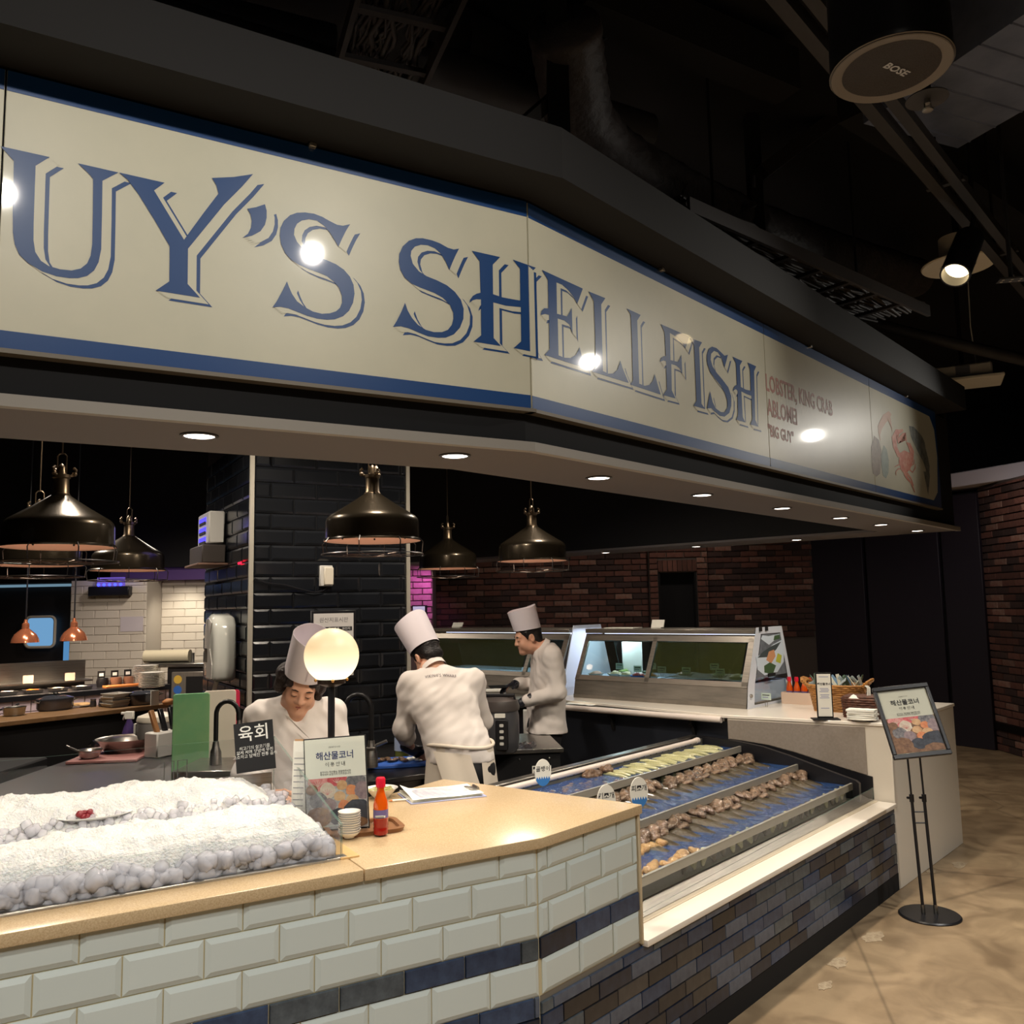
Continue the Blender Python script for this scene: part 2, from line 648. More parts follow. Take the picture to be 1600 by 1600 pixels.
m_lint = mat('off_white_paint', (205, 198, 200), .7)
q0, q1 = PY(1450, 748, 10.6), PY(1640, 729, 9.2)
an_ = math.atan2(q1.y - q0.y, q1.x - q0.x)
Ml = Matrix.Translation((q0.x, q0.y, 0)) @ Matrix.Rotation(an_, 4, 'Z')
tag(MB(Ml).box(-.3, 4.2, 0, .55, 3.06, 3.24).build('trim_1', m_lint, bevel=.01), kind='structure')

# ------------------------------------------------------------------ white tiled kitchen wall far left
m_whiteb = mat('glossy_white_brick_tile', (214, 205, 192), .35, objvar=.05, bump=(30, .25, .004))
m_wmort = mat('pale_grout', (176, 168, 158), .9)
YW = 10.7
xa = PY(110, 960, YW).x
xb = PY(229, 960, YW).x
xc = PY(345, 960, YW + .45).x
zt = PY(200, 906, YW).z
wk = tag(MB().box(xa, xb, YW, YW + .45, 0, zt).build('wall_kitchen', m_wmort), kind='structure')
brick_wall(wk, Matrix.Translation((0, YW, 0)), xa, xb, .9, zt, (m_whiteb,), bw=.30, bh=.10, name='brick_tile', dp=.008, seed=2, gap=.006, variants=2)
wk2 = tag(MB().box(xb, xc + .3, YW + .45, YW + .6, 0, zt).build('wall_kitchen', m_wmort), kind='structure')
brick_wall(wk2, Matrix.Translation((0, YW + .45, 0)), xb, xc + .3, .9, zt, (m_whiteb,), bw=.30, bh=.10, name='brick_tile', dp=.008, seed=4, gap=.006, variants=2)
m_purple = mat('purple_wall_paint', (86, 62, 120), .7)
tag(MB().box(xb - .6, xc + .3, YW + .3, YW + .62, zt, zt + .16).build('trim_2', m_purple), kind='structure')
tag(MB().box(-10.9, xc + .3, YW + .25, YW + .7, zt + .16, 4.6).box(-10.9, xa, YW + .02, YW + .2, zt - .02, zt + .2).build('wall_upper', m_black), kind='structure')
# dark doorway with a lit porthole window
dd = tag(MB().box(-10.9, xa, YW + .2, YW + .26, 0, zt).build('door_2', mat('charcoal_door', (28, 25, 26), .5)), kind='structure')
wx0, wx1 = PY(41, 960, YW + .1).x, PY(84, 960, YW + .1).x
wz0, wz1 = PY(60, 1010, YW + .1).z, PY(60, 965, YW + .1).z
win = thing('window_1', None, None)
win['kind'] = 'structure'


def rrect(x0, x1, z0, z1, r, n=5):
    pts = []
    for cx, cz, a0 in ((x1 - r, z0 + r, -90), (x1 - r, z1 - r, 0), (x0 + r, z1 - r, 90), (x0 + r, z0 + r, 180)):
        for i in range(n + 1):
            a = math.radians(a0 + 90 * i / n)
            pts.append((cx + r * math.cos(a), cz + r * math.sin(a)))
    return pts


RXZ = Matrix(((1, 0, 0, 0), (0, 0, -1, 0), (0, 1, 0, 0), (0, 0, 0, 1)))   # local xy -> world xz facing -y
pane = MB(Matrix.Translation((0, YW + .15, 0)) @ RXZ).prism(rrect(wx0, wx1, wz0, wz1, .05), 0, .02).build('pane', emis('blue_lit_window', (118, 170, 215), .85), win)
fr_ = MB()
ring = [Vector((x, YW + .12, z)) for x, z in rrect(wx0 - .01, wx1 + .01, wz0 - .01, wz1 + .01, .06)]
fr_.tube(ring, .018, 6, closed=True)
fr_.build('window_frame', mat('pale_rubber', (190, 180, 165), .6), win)
ds = MB().box(PY(93, 1000, YW).x, PY(97, 1000, YW).x, YW + .1, YW + .19, .8, PY(95, 1003, YW).z).build('trim_3', emis('blue_door_edge', (100, 160, 215), .7))
tag(ds, kind='structure')
ls = MB().box(-10, xa - .05, YW + .1, YW + .18, zt - .06, zt - .03).build('trim_4', emis('blue_transom_strip', (150, 190, 215), .45))
tag(ls, kind='structure')

# pink-lit brick pilaster seen behind the tiled pillar
YP = 11.4
x0_, x1_ = PY(640, 930, YP).x, PY(676, 930, YP).x
wpk = tag(MB().box(x0_ - 1.2, x1_, YP, YP + .5, 0, 2.62).build('wall_pilaster', m_mortar), kind='structure')
m_pinkb = mat('pink_lit_brick', (196, 150, 170), .85, var=(14, (170, 120, 140), .3), objvar=.12)  # the pink of the light is put into the brick colour too
brick_wall(wpk, Matrix.Translation((0, YP, 0)), x0_ - .2, x1_, 1.2, 2.6, (m_pinkb,), seed=9)

# ------------------------------------------------------------------ black tiled pillar
m_btile = mat('black_bevelled_tile', (25, 27, 31), .2, spec=.6, objvar=.18, bump=(25, .12, .004))
m_bgrout = mat('black_grout', (26, 26, 28), .8)
PO = 3.1      # offset of the pillar's front face in frame A
PX0 = (MA.inverted() @ PP(392, 905, K + NA * PO, NA)).x
PX1 = (MA.inverted() @ PP(637, 905, K + NA * PO, NA)).x
PD = 1.45
pil = MB(MA).box(PX0, PX1, PO, PO + PD, 0, 3.4).build('wall_pillar', m_bgrout)
tag(pil, kind='structure')
_tile_cache = {}


def tile_mesh(wd, hh, bev, dp, m):
    k = (round(wd, 3), round(hh, 3), bev, m.name)
    if k not in _tile_cache:
        b = MB()
        e = min(.003, dp * .6)
        vs = [(x, 0, z) for x, z in ((0, 0), (wd, 0), (wd, hh), (0, hh))]
        vs += [(x, -dp * .45, z) for x, z in ((0, 0), (wd, 0), (wd, hh), (0, hh))]
        vs += [(x, -dp, z) for x, z in ((bev, bev), (wd - bev, bev), (wd - bev, hh - bev), (bev, hh - bev))]
        fs = [(8, 9, 10, 11)]
        for a in range(4):
            c = (a + 1) % 4
            fs += [(a, c, 4 + c, 4 + a), (4 + a, 4 + c, 8 + c, 8 + a)]
        b.add(vs, fs)
        me = b.mesh('tile', sharp=10)
        me.materials.append(m)
        _tile_cache[k] = me
    return _tile_cache[k]


def tiles(parent, M, x0, x1, rows, tw, gap, bev, dp, name='tile', seed=1, start=0.0, jit=0.0):
    """rows: list of (z0, z1, [materials], shift)"""
    r = random.Random(seed)
    n = 0
    for (z0, z1, ms, sh) in rows:
        x = x0 - tw + (start + sh) % tw
        while x < x1 - .012:
            a, e = max(x, x0), min(x + tw, x1)
            if e - a > .015:
                me = tile_mesh(e - a - gap, z1 - z0 - gap, min(bev, (e - a) * .3), dp, r.choice(ms))
                o = link(name, me, parent)
                mm = M @ Matrix.Translation((a + gap / 2, 0, z0 + gap / 2))
                if jit:
                    mm = mm @ Matrix.Rotation(r.uniform(-jit, jit), 4, 'Z') @ Matrix.Rotation(r.uniform(-jit, jit), 4, 'X')
                o.matrix_local = mm
                n += 1
            x += tw
    return n


th_ = .102
rows = [(.85 + th_ * i, .85 + th_ * (i + 1), [m_btile], .15 if i % 2 else 0) for i in range(20)]
tiles(pil, MA @ Matrix.Translation((0, PO, 0)), PX0 + .012, PX1 - .012, rows, .30, .006, .014, .013, start=.11, jit=.006)
tiles(pil, MA @ Matrix.Translation((PX0, PO, 0)) @ Matrix.Rotation(-math.pi / 2, 4, 'Z'), -PD, -.012, rows, .30, .006, .014, .013, start=.05, jit=.006, seed=5)
m_alu = mat('pale_corner_trim', (190, 184, 170), .4, .3)
MB(MA).box(PX0 - .014, PX0 + .012, PO - .014, PO + .012, 0, 3.3).build('corner_trim', m_alu, pil)
MB(MA).box(PX1 - .012, PX1 + .014, PO - .014, PO + .012, 0, 3.3).build('corner_trim', m_alu, pil)

# ------------------------------------------------------------------ canopy over the counter
HB = (NA + NB).normalized()
HC = math.cos((YA - YB) / 2)


def cor(off):
    return K + HB * (off / HC)


def strip_plan(o0, o1, sA=-3.4, sB=5.25):
    return ([K + DA * sA + NA * o0, cor(o0), cor(o1), K + DA * sA + NA * o1], [cor(o0), K + DB * sB + NB * o0, K + DB * sB + NB * o1, cor(o1)])


def strips(o0, o1, z0, z1, name, m, parent=None, sA=-3.4, sB=5.25, bevel=0):
    b = MB()
    for q in strip_plan(o0, o1, sA, sB):
        b.prism([(p.x, p.y) for p in q], z0, z1)
    return b.build(name, m, parent, bevel=bevel)


ZS = 2.28
m_soffit = mat('taupe_soffit_paint', (104, 98, 96), .8)
can = tag(strips(.02, .10, ZS + .02, 3.18, 'ceiling_canopy', m_black), kind='structure')
strips(.0, .45, ZS, ZS + .02, 'soffit', m_soffit, can, sB=5.22)
strips(-.03, .0, ZS - .004, ZS + .028, 'soffit_lip', mat('grey_lip_paint', (150, 144, 136), .6), can, sB=5.22)
strips(.44, .455, ZS + .02, 3.5, 'inner_fascia', m_black, can, sB=4.75)
strips(-.20, .45, 3.18, 3.36, 'overhang', mat('charcoal_overhang', (23, 21, 21), .8), can, sB=4.95)
rt_ = MB(MBF).box(4.74, 5.25, .45, 6.2, ZS, ZS + .02)
rt_.build('return_soffit', m_soffit, can)
MB(MBF).box(4.74, 4.755, .45, 6.2, ZS + .02, 3.5).box(5.2, 5.24, 0.02, 6.2, ZS + .02, 3.36).build('return_fascia', m_black, can)

m_lampglow = emis('downlight_glow', (255, 240, 225), 9)
m_trimw = mat('dark_trim_ring', (60, 56, 54), .4)


def downlight(p, label, power=9, col=(1, .87, .70), size=146, group='downlights in the soffit'):
    t = thing('downlight', label, 'ceiling light', p, group=group)
    MB().lathe([(.055, .0), (.056, -.004), (.047, -.006), (.044, -.002), (.044, .02)], 24).build('trim_ring', m_trimw, t)
    MB().disc(.044, 24, -.003).build('lens', m_lampglow, t)
    if power:
        spot('downlight_beam', p + Vector((0, 0, -.02)), p + Vector((0, 0, -2)), power, size, col, .5, .04)


for i, (s, pw, sz) in enumerate(((-1.05, 16, 146), (-.2, 32, 146))):
    downlight(fa(s, .17, ZS), ['recessed downlight over the ice display', 'recessed downlight over the beige counter top'][i], pw, size=sz)
spot('downlight_beam', fa(-1.9, .2, ZS - .02), fa(-1.9, .2, 0), 16, 140, (1, .84, .64), .5, .04)
for i, s in enumerate((.68, 1.54, 2.45, 3.32, 4.08, 4.9)):
    downlight(fb(s, .2, ZS), ['recessed downlight over the near end of the seafood tank', 'second recessed downlight over the seafood tank', 'recessed downlight above the far end of the seafood tank',
                              'recessed downlight above the grey end block', 'recessed downlight above the condiment baskets', 'outermost recessed downlight at the end of the soffit'][i], (38, 34, 30, 24, 20, 14)[i])
for i, o in enumerate((1.22, 2.2, 3.24)):
    downlight(fb(5.0, o, ZS), ['recessed downlight in the far return soffit, nearest the canopy corner', 'middle recessed downlight in the far return soffit', 'recessed downlight in the far return soffit behind the black pendants'][i], 5)

# ------------------------------------------------------------------ the shop sign
m_cream = mat('cream_sign_vinyl', (218, 213, 190), .40, var=(2.2, (206, 203, 182), .3), coat=1.0, coatrough=.045)
m_blue = mat('blue_sign_vinyl', (14, 66, 126), .40, coat=1.0, coatrough=.045)
m_seam = mat('sign_joint', (40, 38, 34), .6)
sgn = thing('shop_sign', 'long cream fascia sign with blue borders and big blue serif lettering above the counter', 'sign', K + Vector((0, 0, 2.427)))
SI = sgn.matrix_world
bpy.context.view_layer.update()
ZB0, ZB1, ZB2, ZB3 = 2.427, 2.474, 3.115, 3.172
FA_ = Matrix.Translation(-(K + Vector((0, 0, 2.427)))) @ MA      # frame A relative to the sign
FB_ = Matrix.Translation(-(K + Vector((0, 0, 2.427)))) @ MBF
TH = -.012
for (F, a, e) in ((FA_, -3.3, -1.583), (FA_, -1.579, .003), (FB_, .006, 1.862), (FB_, 1.866, 3.379), (FB_, 3.383, 4.81)):
    MB(F).box(a, e, TH, .018, ZB0, ZB3).build('sign_panel', m_cream, sgn, bevel=.0015)
    for z0, z1 in ((ZB0 + .001, ZB1), (ZB2, ZB3 - .001)):
        MB(F).box(a + .001, e - .001, TH - .001, TH + .002, z0, z1).build('border', m_blue, sgn)
# the angled blue end border
MB(FB_ @ Matrix.Translation((0, TH + .001, 0)) @ RXZ).prism([(4.809, ZB1), (4.62, ZB1), (4.735, ZB1 + .07), (4.79, 2.82), (4.76, ZB2 - .09), (4.66, ZB2), (4.809, ZB2)], 0, .0025).build('border', m_blue, sgn)
MB(FA_).box(-3.3, .02, -.02, .02, ZB0 - .012, ZB0).build('lower_frame', mat('grey_sign_frame', (120, 112, 100), .5), sgn)
MB(FB_).box(-.004, 4.81, -.02, .02, ZB0 - .012, ZB0).build('lower_frame', _mats['grey_sign_frame'], sgn)
m_clip = mat('steel_clip', (170, 165, 155), .4, .8)
for F, s in ((FA_, -.78), (FB_, .87), (FB_, 2.43), (FB_, 4.1)):
    MB(F).box(s, s + .022, -.03, .0, ZB3 - .006, ZB3 + .008).build('clip', m_clip, sgn, bevel=.002)


def cp(org, sc, pts):
    return [(org[0] + x / sc, org[1] + y / sc) for x, y in pts]


LET = {}
LET['U'] = cp((0, 210), 5, [(5, 95), (388, 180), (278, 248), (270, 480), (263, 700), (262, 830), (275, 920), (320, 990), (380, 1030), (470, 1056), (560, 1065), (630, 1050), (680, 1010), (708, 950), (720, 860), (725, 600), (727, 350), (690, 305), (608, 228), (925, 300), (800, 365), (797, 600), (790, 900), (770, 1000), (735, 1065), (680, 1108), (610, 1125), (540, 1125), (440, 1110), (330, 1073), (220, 1008), (150, 940), (115, 860), (101, 770), (99, 600), (104, 400), (108, 210)])
LET['Y'] = [(186, 270), (257, 286), (240.6, 298), (287.4, 375), (318, 333), (341, 303), (338, 290), (331, 278.5), (365, 277), (395, 272.5), (378, 292), (350, 320), (293.6, 389), (293, 444), (312.4, 465.5), (243, 454.4), (264.4, 440), (265, 385), (240, 342), (215, 302), (199, 281)]
LET["'"] = cp((370, 300), 6.4, [(103, 170), (190, 155), (280, 125), (297, 190), (297, 260), (280, 330), (235, 395), (150, 440), (55, 460), (110, 420), (140, 360), (148, 290), (135, 225)])
LET['S'] = cp((370, 300), 6.4, [(1130, 325), (1060, 340), (1000, 330), (930, 295), (850, 250), (770, 220), (680, 207), (600, 210), (530, 235), (470, 290), (435, 360), (428, 440), (440, 520), (480, 610), (540, 680), (620, 730), (720, 775), (820, 810), (900, 845), (970, 900), (1020, 960), (1050, 1040), (1050, 1110), (1030, 1160), (990, 1195), (930, 1215), (850, 1220), (760, 1198), (680, 1155), (600, 1095), (550, 1020), (520, 950), (500, 895), (460, 980), (400, 1090), (355, 1155), (430, 1150), (510, 1165), (600, 1200), (700, 1240), (800, 1268), (900, 1280), (980, 1275), (1060, 1245), (1120, 1190), (1160, 1110), (1175, 1020), (1165, 930), (1130, 850), (1070, 780), (990, 725), (900, 685), (800, 645), (720, 605), (650, 560), (600, 500), (570, 430), (575, 370), (600, 320), (650, 287), (720, 275), (800, 290), (870, 340), (930, 410), (980, 490), (1015, 550), (1050, 470), (1090, 390)])
LET['S.1'] = cp((590, 350), 6.4, [(812, 248), (760, 258), (700, 240), (620, 195), (540, 165), (450, 145), (380, 145), (310, 170), (250, 225), (215, 300), (210, 380), (225, 460), (270, 540), (340, 600), (430, 640), (560, 690), (650, 740), (720, 810), (755, 890), (755, 950), (740, 1010), (700, 1060), (640, 1083), (560, 1083), (480, 1060), (400, 1010), (340, 940), (300, 870), (272, 790), (235, 880), (190, 970), (152, 1030), (230, 1025), (310, 1045), (400, 1085), (500, 1125), (600, 1140), (680, 1138), (760, 1105), (820, 1040), (855, 950), (858, 850), (830, 760), (770, 680), (690, 615), (590, 565), (490, 525), (410, 475), (350, 400), (328, 320), (335, 270), (370, 228), (430, 210), (500, 215), (570, 245), (630, 300), (680, 380), (715, 462), (740, 400), (775, 320)])
LET['H'] = [(736.9, 392.2), (781, 402), (769.4, 414), (770, 460), (785, 465), (812.7, 470), (812, 420), (801, 406), (836.5, 418.5), (828.2, 427), (827.7, 480), (830.6, 538.5), (838.4, 551.5), (802.2, 544), (814, 533.5), (813.3, 480.3), (790, 478), (770.3, 472.8), (771, 528.5), (782.5, 541), (739.5, 534), (751.5, 524), (751, 468), (744, 467.8), (738, 469.5), (733, 473.5), (734.5, 468), (738.5, 462.5), (744.7, 459), (750.6, 457.8), (749, 408.5)]
LET['E'] = cp((790, 380), 6.154, [(345, 258), (738, 438), (685, 585), (650, 520), (600, 455), (540, 400), (485, 378), (490, 680), (585, 705), (612, 665), (632, 620), (640, 875), (610, 785), (560, 745), (497, 725), (505, 1080), (560, 1102), (620, 1105), (668, 1078), (695, 1035), (708, 1000), (722, 1060), (740, 1130), (768, 1205), (370, 1075), (418, 1022), (413, 690), (375, 682), (332, 692), (342, 652), (368, 627), (408, 628), (403, 355)])
LET['L'] = cp((790, 380), 6.154, [(795, 465), (955, 530), (915, 590), (920, 800), (932, 1230), (980, 1255), (1030, 1255), (1070, 1220), (1088, 1170), (1100, 1130), (1120, 1200), (1180, 1345), (825, 1235), (862, 1190), (858, 900), (845, 560)])
LET['L.1'] = [(978.5, 482), (1000.3, 492.3), (995, 501), (996.5, 550), (998, 599.5), (1007, 603), (1014.5, 601.5), (1019.5, 595), (1022.5, 584.5), (1026.5, 599.5), (1031.8, 616.8), (983.8, 601), (988.3, 595), (986.8, 535), (985, 492)]
LET['F'] = cp((980, 460), 6.667, [(345, 310), (640, 440), (603, 565), (570, 505), (510, 445), (440, 402), (447, 685), (525, 705), (545, 670), (560, 630), (570, 832), (540, 770), (505, 742), (455, 725), (460, 1000), (500, 1085), (370, 1050), (410, 990), (400, 700), (375, 688), (335, 705), (350, 662), (385, 642), (399, 648), (385, 395)])
LET['I'] = cp((980, 460), 6.667, [(650, 455), (775, 500), (745, 555), (757, 840), (770, 1140), (808, 1195), (685, 1160), (718, 1110), (705, 800), (692, 530)])
LET['S.2'] = cp((980, 460), 6.667, [(1045, 630), (1010, 640), (970, 600), (925, 560), (880, 545), (845, 570), (825, 640), (830, 720), (860, 810), (910, 880), (970, 950), (1015, 1030), (1040, 1110), (1040, 1180), (1010, 1230), (970, 1225), (920, 1190), (885, 1120), (860, 1010), (845, 1090), (828, 1190), (870, 1185), (910, 1225), (960, 1265), (1010, 1275), (1060, 1235), (1080, 1160), (1080, 1060), (1050, 970), (990, 890), (930, 820), (885, 750), (865, 680), (870, 620), (900, 590), (940, 605), (980, 665), (1010, 765), (1030, 690)])
LET['H.1'] = cp((980, 460), 6.667, [(1095, 650), (1195, 695), (1170, 740), (1180, 965), (1230, 992), (1285, 1005), (1275, 780), (1250, 710), (1340, 750), (1318, 800), (1330, 1310), (1365, 1380), (1278, 1355), (1300, 1300), (1290, 1058), (1240, 1040), (1185, 1012), (1200, 1280), (1228, 1335), (1130, 1305), (1150, 1260), (1145, 1005), (1128, 988), (1095, 1008), (1110, 965), (1128, 945), (1140, 948), (1130, 720)])


def clip_half(poly, side):
    """keep the part of an image polygon on one side of the sign's bend"""
    f = lambda p: (p[0] - (822 + (p[1] - 318) * .0248)) * side
    out = []
    for i in range(len(poly)):
        a, b_ = poly[i], poly[(i + 1) % len(poly)]
        fa_, fb_ = f(a), f(b_)
        if fa_ >= 0:
            out.append(a)
        if fa_ * fb_ < 0:
            t = fa_ / (fa_ - fb_)
            out.append((a[0] + (b_[0] - a[0]) * t, a[1] + (b_[1] - a[1]) * t))
    return out


def sign_polys(poly):
    """image outline -> [(frame, [(s, z)])] on the real sign faces"""
    res = []
    for side, n, F, Fw in ((-1, NA, FA_, MA), (1, NB, FB_, MBF)):
        q = clip_half(poly, side)
        if len(q) > 2:
            iv = Fw.inverted()
            pts = [iv @ PP(x, y, K + n * TH, n) for x, y in q]
            res.append((F, [(p.x, p.z) for p in pts]))
    return res


for key, poly in LET.items():
    lay = [(.034, -.022, .0008, m_blue, 'letter_shadow')] + [(.034 * t, -.022 * t, .0014, m_cream, 'letter_gap') for t in (.17, .34, .52, .70)] + [(0, 0, .0022, m_blue, 'letter')]
    for nm in ('letter_shadow', 'letter_gap', 'letter'):
        b = MB()
        mm = None
        kk = 0
        for dx, dz, h, m, n_ in lay:
            if n_ != nm:
                continue
            mm = m
            kk += 1
            for F, pts in sign_polys(poly):
                b.M = F @ Matrix.Translation((0, TH, 0)) @ RXZ
                b.add([(s + dx, z + dz, h + kk * .00003) for s, z in pts], [tuple(range(len(pts)))])
        o = b.build(nm, mm, sgn)
        bm = bmesh.new()
        bm.from_mesh(o.data)
        bmesh.ops.triangulate(bm, faces=bm.faces)
        bm.to_mesh(o.data)
        bm.free()

m_red = mat('faded_red_print', (176, 112, 96), .5, coat=.8, coatrough=.05)
m_red2 = mat('crab_red_print', (190, 92, 72), .5, var=(30, (214, 160, 135), .3), coat=.8, coatrough=.05)
m_grey = mat('salmon_grey_print', (84, 90, 92), .5, var=(18, (150, 150, 138), .3), coat=.8, coatrough=.05)
m_shellp = mat('shell_brown_print', (160, 140, 118), .5, var=(24, (120, 104, 90), .3), coat=.8, coatrough=.05)
m_mussel = mat('mussel_green_print', (120, 140, 132), .5, var=(24, (160, 170, 158), .3), coat=.8, coatrough=.05)


def sm(s, z, h=.001):
    return FB_ @ Matrix.Translation((s, TH - h, z)) @ RXZ


for body, size, px, py, px2, sx_ in (('LOBSTER, KING CRAB', .125, 1193, 597, 1345, .72), ('ABLOMEI', .125, 1196, 636, 1262, .72), ('"BIG GUY"', .085, 1197, 672, 1248, .8)):
    a_ = MBF.inverted() @ PP(px, py, K + NB * TH, NB)
    text(body, size, m_red, sgn, sm(a_.x + .02, a_.z), align='LEFT', sx=sx_, bold=.0022)


def img_shape(pts, m, name, h=.001, parent=sgn):
    b = MB()
    for F, q in sign_polys(pts):
        b.M = F @ Matrix.Translation((0, TH, 0)) @ RXZ
        b.add([(s, z, h) for s, z in q], [tuple(range(len(q)))])
    o = b.build(name, m, parent)
    bm = bmesh.new()
    bm.from_mesh(o.data)
    bmesh.ops.triangulate(bm, faces=bm.faces)
    bm.to_mesh(o.data)
    bm.free()
    return o


def stroke(pts, wd):
    """a tapering brush stroke as an outline"""
    L_, R_ = [], []
    n = len(pts)
    for i, (x, y) in enumerate(pts):
        a, b_ = pts[max(i - 1, 0)], pts[min(i + 1, n - 1)]
        dx, dy = b_[0] - a[0], b_[1] - a[1]
        l = math.hypot(dx, dy) or 1
        k = wd * (1 - .75 * i / (n - 1)) if not isinstance(wd, (list, tuple)) else wd[i]
        L_.append((x - dy / l * k, y + dx / l * k))
        R_.append((x + dy / l * k, y - dx / l * k))
    return L_ + R_[::-1]


zc = lambda pts: cp((1180, 560), 5.333, pts)
# salmon
img_shape(zc([(1280, 562), (1320, 570), (1370, 625), (1395, 660), (1412, 700), (1418, 745), (1440, 830), (1452, 900), (1450, 950), (1455, 985), (1440, 1140), (1425, 1060), (1400, 940), (1420, 945), (1400, 870), (1360, 790), (1325, 720), (1295, 650)]), m_grey, 'printed_salmon')
img_shape(zc([(1330, 780), (1365, 800), (1405, 880), (1425, 940), (1405, 920), (1370, 850)]), mat('salmon_belly_print', (196, 190, 168), .5, coat=.8), 'printed_salmon_belly', .0016)
# crab: body, claws, legs
img_shape(zc([(1200, 790), (1240, 765), (1290, 790), (1318, 850), (1290, 920), (1245, 970), (1215, 930), (1195, 860)]), m_red2, 'printed_crab_body', .0016)
for pts, wd in (([(1200, 820), (1165, 740), (1155, 660), (1185, 610), (1230, 600)], [14, 16, 20, 24, 10]), ([(1185, 640), (1190, 690), (1225, 640), (1255, 690), (1240, 620)], [12, 22, 20, 8, 14]), ([(1300, 850), (1305, 780), (1280, 715), (1258, 700)], [16, 18, 14, 3]),
                ([(1210, 880), (1185, 890), (1160, 905)], 7), ([(1215, 920), (1190, 920), (1170, 945), (1172, 975)], 7), ([(1245, 960), (1265, 1000), (1300, 1040), (1328, 1115)], 12), ([(1275, 920), (1310, 950), (1330, 915), (1332, 880)], 7), ([(1262, 955), (1295, 1000), (1318, 1060)], 8), ([(1290, 900), (1318, 880), (1325, 840)], 7)):
    img_shape(zc(stroke(pts, wd)), m_red2, 'printed_crab_leg', .0018)
# prawn
img_shape(zc([(1035, 530), (1065, 470), (1110, 440), (1135, 465), (1120, 500), (1085, 540), (1055, 590), (1040, 640), (1045, 700), (1025, 620), (1022, 560)]), mat('prawn_print', (206, 164, 140), .5, coat=.8), 'printed_prawn')
for k in range(5):
    img_shape(zc(stroke([(1075 + k * 12, 470 + k * 6), (1110 + k * 6, 520 + k * 14), (1140, 580 + k * 8)], 4)), _mats['prawn_print'], 'printed_prawn_leg', .0014)
img_shape(zc([(965, 740), (990, 645), (1030, 680), (1048, 760), (1050, 860), (1040, 960), (1010, 985), (980, 960), (970, 880)]), m_shellp, 'printed_oyster')
img_shape(zc([(1050, 800), (1070, 722), (1095, 760), (1112, 850), (1110, 950), (1090, 1000), (1065, 980), (1052, 900)]), m_mussel, 'printed_mussel')
# lamps that the glossy sign mirrors, on the ceiling track behind the customer
m_spotglow = emis('track_spot_glow', (255, 246, 230), 14)


def mirror_lamp(px, py, n, dist, target, power):
    p = PP(px, py, K + n * TH, n)
    d = (p - EYE).normalized()
    r = d - n * (2 * d.dot(n))
    q = p + r * dist
    t = thing('track_spotlight', 'black track spotlight on the ceiling aimed at the sign', 'spotlight', q, group='track spotlights aimed at the sign')
    z = (Vector(target) - q).normalized()
    R = z.to_track_quat('-Z', 'Y').to_matrix().to_4x4()
    MB(R).lathe([(.0, .16), (.05, .16), (.05, 0), (.046, 0), (.046, .01)], 20).build('lamp_body', m_blackgloss, t)
    MB(R).disc(.046, 20, .008).build('lens', m_spotglow, t)
    MB().tube([(0, 0, .06), (0, 0, 4.6 - q.z)], .012, 6).build('stem', m_black, t)
    if power:
        spot('sign_beam', q + z * .03, target, power, 78, (1, .95, .86), 1.0, .04)
    return q


mirror_lamp(5, 300, NA, 2.3, fa(-1.7, 0, 2.62), 75)
mirror_lamp(487, 395, NA, 2.3, fa(-.55, 0, 2.6), 80)
mirror_lamp(920, 565, NB, 2.7, fb(.7, 0, 2.6), 48)
mirror_lamp(1270, 680, NB, 2.7, fb(2.7, 0, 2.6), 42)

# ------------------------------------------------------------------ beige serving counter
ZT = 1.005           # counter top
m_wtile = mat('white_bevelled_tile', (200, 208, 204), .16, spec=.5, bump=(18, .05, .003), objvar=.03)
m_grout = mat('cream_grout', (196, 184, 150), .9)
dk = [mat('ink_blue_tile', (38, 50, 74), .3, var=(26, (58, 74, 100), .35), objvar=.2), mat('slate_tile', (60, 66, 72), .35, var=(26, (84, 92, 98), .35), objvar=.2),
      mat('navy_tile', (24, 28, 40), .28, var=(22, (40, 48, 66), .4), objvar=.2)]
dk2 = dk + [mat('grey_blue_tile', (88, 96, 110), .33, var=(24, (66, 74, 90), .35), objvar=.18), mat('umber_slate_tile', (52, 49, 49), .33, var=(24, (70, 66, 64), .35), objvar=.2), mat('black_slate_tile', (34, 33, 36), .3, var=(20, (50, 48, 50), .35), objvar=.2)]
m_core = mat('counter_core', (120, 112, 100), .9)
m_quartz = mat('beige_quartz', (206, 182, 146), .26, var=(260, (184, 158, 120), .55), spec=.5)
m_quartz_edge = m_quartz
SE = .592            # end of the beige run along B
cnt = thing('serving_counter', 'beige topped serving counter with glossy white tiles and a dark blue tile band', 'counter', K)
CI = Matrix.Translation(-K)
CA, CB = CI @ MA, CI @ MBF
c1, c2 = cor(.03) - K, cor(.9) - K
b = MB()
for q in ([K + DA * -3.4 + NA * .012, cor(.012), cor(.112), K + DA * -3.4 + NA * .112], [cor(.012), K + DB * SE + NB * .012, K + DB * SE + NB * .95, cor(.9)], [K + DA * -.62 + NA * .012, cor(.012), cor(.9), K + DA * -.62 + NA * .9]):
    b.prism([(p.x - KX, p.y - KY) for p in q], 0, ZT - .035)
b.build('counter_body', m_core, cnt)
R = .1027
zr = [.99, .892, .790, .688, .621, .510]
rowsA = [(zr[1], .985, [m_wtile], 0), (zr[2], zr[1], [m_wtile], .10), (zr[3], zr[2], [m_wtile], 0), (zr[4], zr[3], dk[:2], .06), (zr[5], zr[4], [m_wtile], .16)]
lo = [(.446, .510, dk2, .03), (.382, .446, dk2, .13), (.318, .382, dk2, .07), (.254, .318, dk2, .17), (.19, .254, dk2, .02), (.10, .19, dk2, .12)]
